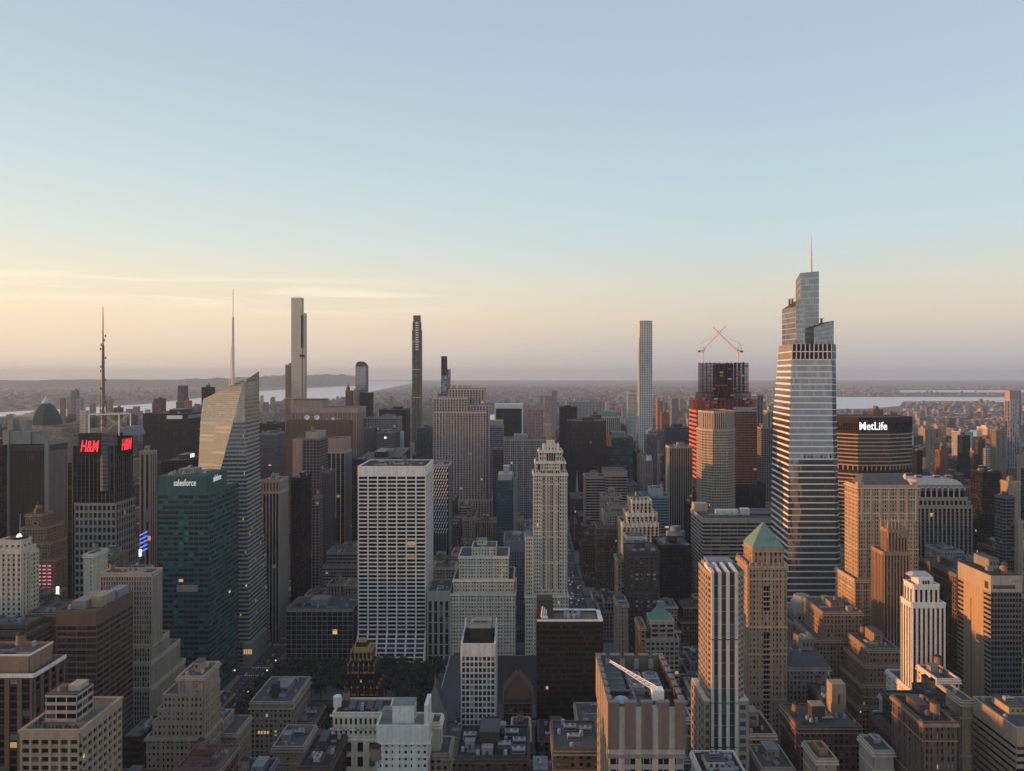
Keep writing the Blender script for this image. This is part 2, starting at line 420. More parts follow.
def clutter(root, x0, x1, y0, y1, z, seed, n=5, kinds=('tank', 'cooler', 'vent', 'duct', 'head', 'vent', 'cooler', 'pipes', 'skylight', 'vent'), s=1.0, house=True, wall='greystone', avoid=()):
    R = random.Random(seed); w, d = x1 - x0, y1 - y0
    placed = list(avoid)
    if y0 < 900 and w > 8 and d > 8:
        m = MB()
        for q in range(R.randint(4, 9)):
            a, b = R.uniform(1.5, w * .3), R.uniform(1.5, d * .35); xx, yy = R.uniform(x0, x1 - a), R.uniform(y0, y1 - b); zz = z + .012 + q * .006
            m.poly(((xx, yy, zz), (xx + a, yy, zz), (xx + a, yy + b, zz), (xx, yy + b, zz)), R.choice(('roof_dark', 'roof_grey', 'roof_pale', 'roof_tan', 'roof_dark')))
        m.build('roof_patches', root)
    if house and w > 9 and d > 9:
        hw, hd, hh = w * R.uniform(.25, .5), d * R.uniform(.28, .5), R.uniform(3.5, 8)
        cx, cy = x0 + w * R.uniform(.35, .65), y0 + d * R.uniform(.45, .7)
        m = MB(); m.box(cx - hw / 2, cx + hw / 2, cy - hd / 2, cy + hd / 2, z, z + hh, wall, False)
        m.box(cx - hw / 2 - .25, cx + hw / 2 + .25, cy - hd / 2 - .25, cy + hd / 2 + .25, z + hh, z + hh + .5, 'roof_pale' if R.random() < .4 else 'roof_grey')
        ph = m.build('mechanical_penthouse', root)
        for q in range(R.randint(1, 3)):
            qx = cx - hw / 2 + hw * (q + .5) / 3.2; m = MB(); m.box(qx, qx + 1.4, cy - hd / 2 - .06, cy - hd / 2 + .1, z + hh * .35, z + hh * .75, 'plant_dark'); m.build('louvre', ph)
        placed.append((cx, cy, max(hw, hd) / 2))
        if R.random() < .5: unit(root, R.choice(('cooler', 'vent', 'duct')), cx, cy, z + hh + .5, s * .8, R.choice((0, math.pi / 2)))
    for _ in range(n * 4):
        if n <= 0: break
        k = R.choice(kinds); r = UNIT_R[k] * s
        if w < 2 * r + 1 or d < 2 * r + 1: n -= .25; continue
        x, y = R.uniform(x0 + r, x1 - r), R.uniform(y0 + r, y1 - r)
        if any(math.hypot(x - a, y - b) < r + c for a, b, c in placed): continue
        placed.append((x, y, r)); unit(root, k, x, y, z, s * R.uniform(.85, 1.15), R.choice((0, math.pi / 2, math.pi)) + (math.pi if k == 'dish' and 0 else 0)); n -= 1

FOOT = []
def add_windows(root, st, face, x0, x1, y0, y1, z0, z1, maxn=100, zmin=None):
    """windows of one wall as parts: each has its own pane and meeting rail (upper rows first, they show largest)"""
    nf = max(1, round((z1 - z0 - st['top']) / st['fh'])); dz = (z1 - z0 - st['top']) / nf
    L = (x1 - x0) if face == 'S' else (y1 - y0); nb = max(1, round(L / st['bay'])); du = L / nb
    w, h = du * (1 - st['pw']) - .1, dz * (1 - st['sh']) - .1
    key = ('win', st['glass'], round(w, 2), round(h, 2), face)
    if key not in _shared:
        m = MB(); e = .05
        if face == 'S':
            m.poly(((-w / 2, -e, 0), (w / 2, -e, 0), (w / 2, -e, h), (-w / 2, -e, h)), st['glass'], ((0, 0), (.9, 0), (.9, .9), (0, .9)))
            m.box(-w / 2, w / 2, -e - .06, -e + .01, h * .5 - .06, h * .5 + .06, 'plant_dark'); m.box(-.05, .05, -e - .05, -e + .01, 0, h, 'plant_dark')
        else:
            s = 1 if face == 'E' else -1
            pts = [(s * e, -w / 2, 0), (s * e, w / 2, 0), (s * e, w / 2, h), (s * e, -w / 2, h)]
            m.poly(pts if s > 0 else pts[::-1], st['glass'], ((0, 0), (.9, 0), (.9, .9), (0, .9)))
            m.box(min(s * e, s * (e + .06)), max(s * e, s * (e + .06)), -w / 2, w / 2, h * .5 - .06, h * .5 + .06, 'plant_dark')
        _shared[key] = m.build('window', data_only=True)
    c = 0; base = root.matrix_basis.translation
    for j in reversed(range(nf)):
        zz = z0 + (j + st['sh']) * dz + .05
        if zmin is not None and zz < zmin: break
        for i in range(nb):
            if c >= maxn: return c
            u = (i + .5) * du
            p = (x0 + u, y0, zz) if face == 'S' else ((x1, y0 + u, zz) if face == 'E' else (x0, y1 - u, zz))
            o = bpy.data.objects.new('window', _shared[key]); COL.objects.link(o); o.parent = root; o.location = Vector(p) - base; c += 1
    return c

def building(name, label, cat, tiers, st, short=None, group=None, seed=0, nclut=4, house=True, parapet=1.0, win=None, kinds=None, houses_wall=None, foot=True, top_clutter=True, winmax=100):
    """tiers: (x0, x1, y0, y1, ztop[, style]) from the lowest up, each standing on the one before"""
    t0 = tiers[0]
    x0, x1, y0, y1 = t0[:4]
    root = thing(name, label, cat, ((x0 + x1) / 2, (y0 + y1) / 2, 0), group, short)
    root['top'] = float(tiers[-1][4])
    f, g, rf = MB(), MB(), MB()
    z = 0.0; nw = winmax
    for i, t in enumerate(tiers):
        s = t[5] if len(t) > 5 else st
        pts = t[0] if isinstance(t[0], list) else rect(*t[:4])
        X0, X1, Y0, Y1, z1 = t[:5]
        walls(f, g, rect(X0, X1, Y0, Y1), z, z1, s, seed * 13 + i * 211)
        rf.box(X0, X1, Y0, Y1, z1 - .25, z1, s['roof'], False)
        d = max(s['pd'], s['sd'], s['maj'][2] if s['maj'] else 0) + .06
        if parapet:
            ph, th = parapet, .45
            f.box(X0 - d, X1 + d, Y0 - d, Y0 + th, z1 + .003, z1 + ph, s['wall']); f.box(X0 - d, X1 + d, Y1 - th, Y1 + d, z1 + .003, z1 + ph, s['wall'])
            f.box(X0 - d, X0 + th, Y0 + th, Y1 - th, z1 + .003, z1 + ph - .004, s['wall']); f.box(X1 - th, X1 + d, Y0 + th, Y1 - th, z1 + .003, z1 + ph - .004, s['wall'])
        if foot: FOOT.append((X0, X1, Y0, Y1, z1, name))
        z = z1
    f.build('facade', root); g.build('glazing', root); rf.build('roof', root)
    tm = MB(); z = 0.0
    for i, t in enumerate(tiers):
        s = t[5] if len(t) > 5 else st
        X0, X1, Y0, Y1, z1 = t[:5]
        if s.get('trim') and Y0 < 1000 and z1 - z > 9:
            e = max(s['pd'], s['maj'][2] if s['maj'] else 0) + .07
            hs = [(z1 - s['top'] - .1, .55, .75)] + [(z1 - s['top'] - q * s['fh'], .4, .14) for q in (2, 8, 15, 23, 32) if z1 - s['top'] - q * s['fh'] > z + 6]
            if top_clutter or i < len(tiers) - 1: hs.append((z1 - .55, .5, .55))
            for zz, hh, ex in hs:
                q = e + ex
                tm.box(X0 - q, X1 + q, Y0 - q, Y0 - .05, zz, zz + hh, s['trim']); tm.box(X0 - q, X0 - .05, Y0 - .05, Y1 + q, zz, zz + hh - .01, s['trim']); tm.box(X1 + .05, X1 + q, Y0 - .05, Y1 + q, zz, zz + hh - .01, s['trim'])
        z = z1
    tm.build('stone_trim', root)
    if win:
        for i in reversed(range(len(tiers))):
            t = tiers[i]; s = t[5] if len(t) > 5 else st
            for face in win:
                if nw <= 0: break
                nw -= add_windows(root, s, face, *t[:4], tiers[i - 1][4] if i else 0, t[4], nw // (len(win) if face != win[-1] else 1))
    X0, X1, Y0, Y1, z1 = tiers[-1][:5]
    if top_clutter:
        kw = dict(kinds=kinds) if kinds else {}
        clutter(root, X0 + 1, X1 - 1, Y0 + 1, Y1 - 1, z1, seed + 5, nclut, house=house, wall=houses_wall or st['wall'], **kw)
    return root

def pxw(a, b, yt, Y0, D):
    """like px, but a..b is the whole visible width, the flank that recedes included"""
    if a > 600:
        k = min(.38 * (b - a), (a - VX) * D / Y0); xl = a + k; return px(xl, b, yt, Y0, Y0 * ((xl - VX) / (a - VX) - 1))
    if b < 450:
        k = min(.38 * (b - a), (VX - b) * D / Y0); xr = b - k; return px(a, xr, yt, Y0, Y0 * ((xr - VX) / (b - VX) - 1))
    return px(a, b, yt, Y0, D)

def px(xl, xr, yt, Y0, D, st=None):
    t = (wx(xl, Y0), wx(xr, Y0), Y0, Y0 + D, wz(yt, Y0))
    return t + (st,) if st else t

def loft(root, corners, z0, z1, st, edges, fname='facade', gname='glazing', closed_top=True, cell=0, nbs=None, f=None, g=None):
    """a shaft whose corner positions change with height: corners = list of (zs, xs, ys)"""
    own = f is None
    f = f or MB(); g = g or MB()
    nf = max(1, round((z1 - z0) / st['fh'])); dz = (z1 - z0) / nf
    def c(k, z):
        zs, xs, ys = corners[k]; return Vector((np.interp(z, zs, xs), np.interp(z, zs, ys), z))
    for (a, b) in edges:
        L = (c(b, z0) - c(a, z0)).length; nb = (nbs or {}).get((a, b)) or max(1, round(L / st['bay']))
        for j in range(nf):
            za, zb = z0 + j * dz, z0 + (j + 1) * dz
            P = (c(a, za), c(b, za), c(b, zb), c(a, zb))
            if (P[1] - P[0]).length < .2 and (P[2] - P[3]).length < .2: continue
            n = (P[1] - P[0]).cross(P[3] - P[0])
            if n.length < 1e-4: n = (P[2] - P[0]).cross(P[3] - P[0])
            n.normalize()
            g.poly(P, st['glass'], ((cell + 50 * a, j), (cell + 50 * a + nb, j), (cell + 50 * a + nb, j + 1), (cell + 50 * a, j + 1)))
            if st['sh'] > 0:
                zc = za + st['sh'] * dz
                f.slab((P[0], P[1], c(b, zc), c(a, zc)), n, st['sd'], st['span'])
            if st['pw'] > 0:
                hw = st['pw'] / nb / 2
                for i in range(nb + 1):
                    u0, u1 = max(0, i / nb - hw), min(1, i / nb + hw)
                    q = lambda u, r: (P[0] * (1 - u) + P[1] * u) if r == 0 else (P[3] * (1 - u) + P[2] * u)
                    f.slab((q(u0, 0), q(u1, 0), q(u1, 1), q(u0, 1)), n, st['pd'], st['wall'])
    if own:
        f.build(fname, root); g.build(gname, root)
    return f, g

def text_part(name, body, size, loc, root, key, face='S', depth=.5, shear=0.0, bold=0.0, width=None, z=None):
    cu = bpy.data.curves.new(name, 'FONT'); cu.body = body; cu.size = size; cu.extrude = depth / 2; cu.shear = shear; cu.offset = bold; cu.align_x = 'CENTER'; cu.align_y = 'CENTER'
    cu.resolution_u = 3
    tmp = bpy.data.objects.new(name + '_tmp', cu); COL.objects.link(tmp)
    bpy.context.view_layer.update()
    me = bpy.data.meshes.new_from_object(tmp.evaluated_get(bpy.context.evaluated_depsgraph_get()))
    bpy.data.objects.remove(tmp); bpy.data.curves.remove(cu)
    me.materials.clear(); me.materials.append(M[key])
    o = bpy.data.objects.new(name, me); COL.objects.link(o); o.parent = root
    o.location = Vector(loc) - root.matrix_basis.translation
    o.rotation_euler = (math.pi / 2, 0, 0 if face == 'S' else math.pi / 2)
    if width:
        w = me.vertices and (max(v.co.x for v in me.vertices) - min(v.co.x for v in me.vertices)); o.scale = (width / w, 1, 1) if w else (1, 1, 1)
    return o
# ------------------------------------------------------------------ ground, water, roads, hills
def ground_mat():
    m, n, l, p = nodes_of('city_ground')
    g = n.new('ShaderNodeNewGeometry')
    a = n.new('ShaderNodeTexNoise'); l.new(g.outputs['Position'], a.inputs['Vector']); a.inputs['Scale'].default_value = .0006; a.inputs['Detail'].default_value = 8; a.inputs['Roughness'].default_value = .68
    b = n.new('ShaderNodeTexVoronoi'); l.new(g.outputs['Position'], b.inputs['Vector']); b.inputs['Scale'].default_value = .011
    r = n.new('ShaderNodeValToRGB'); l.new(a.outputs['Fac'], r.inputs[0])
    r.color_ramp.elements[0].position = .40; r.color_ramp.elements[0].color = (.035, .05, .03, 1)
    r.color_ramp.elements[1].position = .56; r.color_ramp.elements[1].color = (.17, .15, .135, 1)
    x = n.new('ShaderNodeMixRGB'); x.blend_type = 'MULTIPLY'; x.inputs[0].default_value = .8
    l.new(r.outputs[0], x.inputs[1]); l.new(b.outputs['Color'], x.inputs[2])
    x2 = n.new('ShaderNodeMixRGB'); x2.inputs[0].default_value = .45; l.new(x.outputs[0], x2.inputs[1]); l.new(r.outputs[0], x2.inputs[2])
    l.new(x2.outputs[0], p.inputs['Base Color']); p.inputs['Roughness'].default_value = .95
    return m
def water_mat():
    m, n, l, p = nodes_of('river_water')
    p.inputs['Base Color'].default_value = (.66, .68, .68, 1); p.inputs['Metallic'].default_value = .3; p.inputs['Roughness'].default_value = .32; p.inputs['IOR'].default_value = 1.33
    g = n.new('ShaderNodeNewGeometry')
    a = n.new('ShaderNodeTexNoise'); l.new(g.outputs['Position'], a.inputs['Vector']); a.inputs['Scale'].default_value = .02; a.inputs['Detail'].default_value = 5
    b = n.new('ShaderNodeBump'); b.inputs['Strength'].default_value = .025; b.inputs['Distance'].default_value = 3; l.new(a.outputs['Fac'], b.inputs['Height']); l.new(b.outputs[0], p.inputs['Normal'])
    return m
M['ground'] = ground_mat()
M['water'] = water_mat()
M['asphalt'] = flat_mat('asphalt', (.05, .05, .052), .85)
M['pavement'] = flat_mat('pavement_concrete', (.17, .165, .16), .9)
M['paint'] = flat_mat('road_paint', (.7, .7, .66), .7)
M['paint_y'] = flat_mat('yellow_road_paint', (.7, .5, .1), .7)
M['wood'] = wall_mat('far_woodland', (.035, .055, .03), .95, .5)
M['hill'] = wall_mat('wooded_hill', (.04, .055, .04), .95, .4)
M['lawn'] = wall_mat('park_lawn', (.05, .075, .03), .95, .3)

FAR = 34000.0
def struct(name, mb, kind='structure'):
    o = mb.build(name); o['kind'] = kind; return o
m = MB()
m.poly(((-27000, -600, 0), (27000, -600, 0), (27000, FAR, 0), (-27000, FAR, 0)), 'ground')
struct('ground', m)
def gp(x, y, z=.3):
    Y = F * EYE / (y - VY); return (wx(x, Y), Y, z)
m = MB()
east = [(-2450, 500), (-2480, 4800), (-2350, 7400), (-2150, 8300), (-2450, 11200), (-2800, 15000), (-3250, 20000), (-4300, 30000)]
westb = [(-4100, 500), (-3950, 5600), (-3650, 7100), (-4500, 12500), (-4250, 17500), (-4300, 19500), (-6000, 24000), (-7900, 30000)]
for i in range(len(east) - 1):
    m.poly(((*westb[i], .3), (*east[i], .3), (*east[i + 1], .3), (*westb[i + 1], .3)), 'water')
struct('river_water', m)
m = MB()
m.poly([gp(x, y) for x, y in ((826, 409), (868, 408.6), (900, 406), (903, 401.5), (960, 401), (1010, 402), (1012, 397.5), (940, 397), (826, 397))], 'water')
m.poly([gp(x, y) for x, y in ((925, 436), (955, 438), (1000, 437), (1000, 431), (965, 430), (930, 431))], 'water')
m.poly([gp(x, y) for x, y in ((900, 392.2), (1060, 392.6), (1060, 390.2), (900, 390.4))], 'water')
struct('bay_water', m)

# avenues and streets: one asphalt sheet, raised pavement blocks with a kerb, painted lanes
AVE = [(-1120, 30), (-840, 30), (-550, 30), (-261, 30), (67, 30), (222, 26), (375, 40), (525, 26), (690, 30), (880, 30), (1080, 30), (1300, 30)]
def st_y(n): return (n - 33.1) * 80.5
m = MB(); m.poly(((-1800, -300, .02), (1800, -300, .02), (1800, 2400, .02), (-1800, 2400, .02)), 'asphalt'); struct('road', m)
m = MB()
xs = [-1800] + [a for a, w in AVE] + [1800]; ws = [0] + [w for a, w in AVE] + [0]
for i in range(len(xs) - 1):
    xa, xb = xs[i] + ws[i] / 2 - 4.5, xs[i + 1] - ws[i + 1] / 2 + 4.5
    for n in range(31, 62):
        ya, yb = st_y(n) + (11 if n == 42 else 7) - 2.5, st_y(n + 1) - (11 if n == 41 else 7) + 2.5
        m.box(xa, xb, ya, yb, .02, .17, 'pavement', False)
struct('pavement', m)
m = MB()
for ax, w in ((67, 30), (-261, 30), (222, 26)):
    for k in (-2, -1, 1, 2):
        for q in range(160):
            y = 560 + q * 8.0; m.box(ax + k * 3.3 - .1, ax + k * 3.3 + .1, y, y + 3.2, .024, .028, 'paint')
    for n in range(39, 56):
        y = st_y(n)
        for q in range(9):
            for s in (-9.5, 9.5): m.box(ax - 8.5 + q * 2, ax - 7.6 + q * 2, y + s - 1.3, y + s + 1.3, .024, .028, 'paint')
struct('road_markings', m)

# the wooded heights across the river
def ridge(name, line, w, seed):
    R = random.Random(seed); m = MB(); prev = None
    pts = []
    for (xa, ya, ha), (xb, yb, hb) in zip(line, line[1:]):
        for q in range(14):
            t = q / 14; pts.append((xa + (xb - xa) * t, ya + (yb - ya) * t, (ha + (hb - ha) * t) * R.uniform(.93, 1.04)))
    pts.append(line[-1])
    for x, y, h in pts:
        row = [(x + R.uniform(-60, 60), y + u * w, max(-5, h * k * R.uniform(.9, 1.08)) if k > 0 else -6) for u, k in ((-1, 0), (-.72, .55), (-.45, .86), (0, 1), (.5, .9), (1, 0))]
        if prev:
            for a in range(5): m.poly((prev[a], row[a], row[a + 1], prev[a + 1]), 'hill')
        prev = row
    return struct(name, m)
ridge('hills', [(-15000, 16500, 130), (-11000, 16000, 165), (-7600, 16300, 175), (-6300, 16600, 215), (-5700, 17500, 270), (-4750, 18600, 285), (-4420, 19400, 225), (-4380, 19700, 60)], 900, 3)

# the big park uptown, seen as one wood
R = random.Random(8); m = MB()
gx = np.linspace(-810, 40, 36); gy = np.linspace(2110, 6050, 130)
H = {}
for i, x in enumerate(gx):
    for j, y in enumerate(gy): H[i, j] = (x + R.uniform(-9, 9), y + R.uniform(-11, 11), (R.uniform(8, 20) if 0 < i < 35 and 0 < j < 129 else -.5))
for i in range(35):
    for j in range(129): m.poly((H[i, j], H[i + 1, j], H[i + 1, j + 1], H[i, j + 1]), 'wood')
o = struct('park_woodland', m, 'stuff')
m = MB(); m.poly([(-480, 4250, 22), (-120, 4250, 22), (-100, 4850, 22), (-500, 4850, 22)], 'water'); struct('reservoir_water', m)

# the far city: thousands of roofs nobody could count
def far_mat():
    m, n, l, p = nodes_of('far_buildings')
    g = n.new('ShaderNodeNewGeometry')
    r = n.new('ShaderNodeValToRGB'); l.new(g.outputs['Random Per Island'], r.inputs[0]); cr = r.color_ramp; cr.interpolation = 'CONSTANT'
    cols = [(0, (.17, .12, .10)), (.14, (.34, .30, .26)), (.3, (.25, .23, .22)), (.42, (.44, .41, .38)), (.55, (.15, .13, .12)), (.66, (.27, .20, .17)), (.76, (.55, .53, .50)), (.87, (.13, .14, .16)), (.94, (.36, .36, .36))]
    while len(cr.elements) < len(cols): cr.elements.new(.5)
    for e, (q, c) in zip(cr.elements, cols): e.position = q; e.color = (*c, 1)
    sn = n.new('ShaderNodeVectorMath'); sn.operation = 'SNAP'; l.new(g.outputs['Position'], sn.inputs[0]); sn.inputs[1].default_value = (4.2, 4.2, 3.6)
    wnz = n.new('ShaderNodeTexWhiteNoise'); l.new(sn.outputs[0], wnz.inputs['Vector'])
    f = mth(n, l, 'ADD', mth(n, l, 'MULTIPLY', wnz.outputs['Value'], .5), .28)
    c = n.new('ShaderNodeCombineXYZ')
    for i in range(3): l.new(f, c.inputs[i])
    x = n.new('ShaderNodeMixRGB'); x.blend_type = 'MULTIPLY'; x.inputs[0].default_value = 1; l.new(r.outputs[0], x.inputs[1]); l.new(c.outputs[0], x.inputs[2])
    l.new(x.outputs[0], p.inputs['Base Color']); p.inputs['Roughness'].default_value = .85
    return m
M['far'] = far_mat()
FARBOX = np.array([(0, 1, 5, 4), (1, 2, 6, 5), (2, 3, 7, 6), (3, 0, 4, 7), (4, 5, 6, 7)])
def far_city(name, n, yr, xr, size, height, tall, tall_h, seed, keep=None):
    R = np.random.default_rng(seed)
    u = R.random(n * 3); Y = yr[0] + (yr[1] - yr[0]) * u ** .75
    X = R.uniform(-1, 1, n * 3) * (Y * .74 + 60)
    ok = (X > xr[0]) & (X < xr[1])
    if keep: ok &= np.array([keep(a, b) for a, b in zip(X, Y)])
    X, Y = X[ok][:n], Y[ok][:n]
    X = np.round(X / 34) * 34 + R.uniform(-7, 7, len(X)); Y = np.round(Y / 40) * 40 + R.uniform(-9, 9, len(Y))
    n = len(X)
    a = R.uniform(*size, n) / 2; b = R.uniform(*size, n) / 2; h = height[0] + (height[1] - height[0]) * R.random(n) ** 2.2
    t = R.random(n) < tall; h[t] = R.uniform(*tall_h, t.sum()); a[t] = np.minimum(a[t], 13); b[t] = np.minimum(b[t], 13)
    V = np.zeros((n, 8, 3))
    for q, (sx, sy, sz) in enumerate(((-1, -1, 0), (1, -1, 0), (1, 1, 0), (-1, 1, 0), (-1, -1, 1), (1, -1, 1), (1, 1, 1), (-1, 1, 1))):
        V[:, q, 0] = X + sx * a; V[:, q, 1] = Y + sy * b; V[:, q, 2] = h * sz
    Fc = (np.arange(n)[:, None, None] * 8 + FARBOX[None]).reshape(-1, 4)
    me = bpy.data.meshes.new(name); me.from_pydata(V.reshape(-1, 3).tolist(), [], Fc.tolist()); me.materials.append(M['far'])
    o = bpy.data.objects.new(name, me); COL.objects.link(o); o['kind'] = 'stuff'
    return o
def off_water(x, y):
    if y < 100: return True
    p, g = VX + F * x / y, VY + F * EYE / y
    if 822 < p < 908 and 396.5 < g < 412: return False
    if p >= 908 and 395.5 < g < 403.5: return False
    if p > 895 and 389.5 < g < 393.5: return False
    return not (920 < p < 1006 and 429 < g < 441)
def in_park(x, y): return -830 < x < 60 and 2085 < y < 6080
far_city('distant_and_unseen_city', 5200, (2150, 6400), (-2380, 1750), (16, 42), (12, 62), .05, (60, 120), 11, lambda x, y: not in_park(x, y) and off_water(x, y))
far_city('distant_and_unseen_city', 11000, (6000, 16000), (-2150, 30000), (16, 55), (7, 24), .03, (28, 55), 12, lambda x, y: off_water(x, y) and x > -2100 - max(0, y - 9000) * .09)
far_city('distant_and_unseen_city', 4200, (1500, 7600), (2150, 30000), (16, 46), (7, 22), .04, (30, 60), 13, off_water)
far_city('distant_and_unseen_city', 4200, (3000, 14000), (-30000, -4000), (16, 52), (7, 28), .03, (35, 75), 14, lambda x, y: x < -4150 - max(0, y - 8500) * .2)
far_city('distant_and_unseen_city', 1500, (1500, 4200), (-2430, -1150), (18, 44), (10, 45), .05, (50, 95), 15)

# unseen blocks west of the view, added and sized to shade the lower streets
R = random.Random(5); m = MB()
for n in range(30, 44):
    for xa, xb in ((-525, -290), (-815, -575), (-1100, -865)):
        x = xa
        while x < xb - 20:
            w = R.uniform(28, 60); b = min(x + w, xb); y0, y1 = st_y(n) + 7, st_y(n + 1) - 7
            if b < -.73 * y1 - 14: m.box(x, b - 1, y0, y1, 0, R.uniform(95, 140) if R.random() < .6 else R.uniform(125, 172), 'far', False)
            x = b
for n in range(34, 60):
    for xa, xb in ((240, 350), (400, 508), (542, 672), (708, 862), (898, 1062), (1098, 1282), (1320, 1700)):
        x = xa
        while x < xb - 18:
            w = R.uniform(24, 52); b = min(x + w, xb); y0, y1 = st_y(n) + 7, st_y(n + 1) - 7
            if x > .70 * y1 + 10: m.box(x, b - 1, y0, y1, 0, R.uniform(25, 95), 'far', False)
            x = b
struct('distant_and_unseen_city', m, 'stuff')  # the unseen blocks on both sides, near rather than far
# evening air
hm = bpy.data.materials.new('evening_haze'); hm.use_nodes = True
hn, hl = hm.node_tree.nodes, hm.node_tree.links
hn.clear()
ho = hn.new('ShaderNodeOutputMaterial'); hv = hn.new('ShaderNodeVolumePrincipled'); hl.new(hv.outputs[0], ho.inputs['Volume'])
HAZE = 4.4e-5
hv.inputs['Density'].default_value = HAZE; hv.inputs['Color'].default_value = (.60, .79, 1.0, 1); hv.inputs['Anisotropy'].default_value = .1
M['haze'] = hm
m = MB(); m.box(-27200, 27200, -700, FAR + 200, -8, 470, 'haze')
o = struct('haze', m, 'stuff')
# ------------------------------------------------------------------ facade styles
TRIM = dict(tan='beige', brown='tan', brick='tan', darkbrick='brown', umber='sand', goldbrick='sand', limestone='travertine', greystone='limestone', sand='cream', cream='travertine', white='white', pinkstone='beige', beige='cream', orange='sand', grey='greystone')
P_ = lambda wall, glass='g_house', bay=3.4, fh=3.6, pw=.45, sh=.42, **k: dict(style(bay, fh, pw, sh, .30, .26, wall, k.pop('span', wall), glass, **dict(dict(maj=(3, 1.5, .44)), **k)), trim=TRIM.get(wall, wall))   # punched windows in masonry
V_ = lambda wall, glass='g_dark', bay=3.0, fh=3.7, pw=.38, sh=.34, **k: style(bay, fh, pw, sh, .7, .18, wall, k.pop('span', 'slate'), glass, **k)   # vertical piers
H_ = lambda wall, glass='g_dark', bay=6.0, fh=3.8, pw=.05, sh=.45, **k: style(bay, fh, pw, sh, .10, .35, wall, k.pop('span', wall), glass, **k)  # horizontal bands
G_ = lambda wall, glass='g_black', bay=1.9, fh=3.8, pw=.12, sh=.24, **k: style(bay, fh, pw, sh, .16, .10, wall, k.pop('span', wall), glass, **k)   # curtain wall

def back_depth(xl, xb, Y0):
    return Y0 * ((xl - VX) / (xb - VX) - 1)

# ================================================================== west of Sixth Avenue
# copper-roofed tower far left
Y = 1270
r = building('domed_tower', 'tan tower with a green copper pyramid roof and glass lantern on top', 'skyscraper',
    [px(26, 66, 440, Y, 60), px(30, 62, 428, Y + 5, 50)], P_('tan'), short='copper pyramid tower', seed=1, top_clutter=False)
x0, x1, _, _, z = px(31, 62, 427, Y, 40); cy = Y + 30; cx, w = wx(46, cy), (x1 - x0) / 2 * .94
oct_ = lambda rr, q=8: [(cx + rr * math.cos(2 * math.pi * (i + .5) / q), cy + rr * math.sin(2 * math.pi * (i + .5) / q)) for i in range(q)]
m = MB(); m.prism(oct_(w * .93), z - 6, z + 3, 'tan'); m.build('drum', r)
m = MB(); zt_ = wz(404, Y)
for (ra, ta), (rb, tb) in zip(((1, 0), (.93, .3), (.74, .62), (.5, .85)), ((.93, .3), (.74, .62), (.5, .85), (.28, 1))): m.prism(oct_(w * ra), z + 3 + (zt_ - z - 3) * ta, z + 3 + (zt_ - z - 3) * tb, 'old_copper', oct_(w * rb))
m.build('pyramid_roof', r)
m = MB(); m.prism(oct_(w * .24), wz(404, Y), wz(402, Y), 'mast_pale'); m.prism(oct_(w * .22), wz(402, Y), wz(397, Y), 'cream', oct_(.4)); m.build('lantern', r)

# dark slab with concrete fins
Y = 860
sl = V_('darkbrick', 'g_black', bay=2.2, pw=.45, sh=.2, span='darkbrick', top=6)
r = building('office_slab', 'dark brown slab with pale concrete corner fins and a notched concrete crown', 'skyscraper',
    [px(9, 49, 446, Y, 34, sl)], sl, short='finned dark slab', seed=2, top_clutter=False)
m = MB()
for a, b, t in ((4.5, 10.5, 430), (46, 49.5, 440)):
    m.box(wx(a, Y), wx(b, Y), Y - 3, Y + 36, 0, wz(t, Y), 'greystone')
m.box(wx(10.5, Y), wx(31, Y), Y - 1.5, Y + 30, wz(444, Y), wz(431.5, Y), 'greystone')
m.poly(((wx(31, Y), Y + 2, wz(431.5, Y)), (wx(31, Y), Y + 2, wz(444, Y)), (wx(46, Y), Y + 2, wz(444, Y)), (wx(46, Y), Y + 2, wz(438, Y))), 'greystone')
m.box(wx(18.5, Y), wx(23, Y), Y + 5, Y + 16, wz(431.5, Y), wz(420.5, Y), 'greystone'); m.box(wx(4.5, Y), wx(10, Y), Y + 5, Y + 16, wz(430, Y), wz(419, Y), 'greystone')
m.build('concrete_crown', r)
building('office_tower', 'black office tower cut off by the left edge of the view', 'skyscraper', [px(-40, 2.5, 446, 850, 40)], G_('black', 'g_black'), short='black edge tower', seed=3)

# stepped brown pyramid tower with clocks
Y = 790
st_ = P_('umber', bay=2.9, pw=.5, sh=.45, top=1.5)
r = building('clock_tower', 'brown stepped pyramid tower with round clocks near its narrow top', 'skyscraper',
    [px(12, 62, 590, Y, 60), px(16, 56, 560, Y + 6, 46), px(19, 50, 543, Y + 9, 38), px(21, 46, 528, Y + 12, 30), px(25.5, 41, 515, Y + 15, 20)], st_, short='clock pyramid', seed=4, top_clutter=False)
m = MB(); z = wz(515, Y + 15); cx = wx(33, Y + 15); cy = Y + 25
m.cyl(cx, cy, z, z + 6, 5.4, 4.6, 'brown', 8); m.cyl(cx, cy, z + 6, z + 9.5, 2.6, 3.2, 'tan', 10); m.cyl(cx, cy, z + 9.5, z + 13, 3.2, .4, 'bronze', 10); m.build('globe_turret', r)
for c_, zz in ((24, 530), (35.3, 523.5)):
    m = MB(); ya = Y + (11.2 if c_ < 30 else 14.2)
    q = [(wx(c_, ya) + 3.4 * math.cos(t * math.pi / 8), ya, wz(zz, ya) + 3.4 * math.sin(t * math.pi / 8)) for t in range(16)]
    b = [Vector(p) for p in q]; m.poly(b, 'tan'); m.poly([p + (Vector((wx(c_, ya), ya, wz(zz, ya))) - p) * .45 + Vector((0, -.15, 0)) for p in b], 'bronze')
    m.build('clock_face', r)
m = MB()
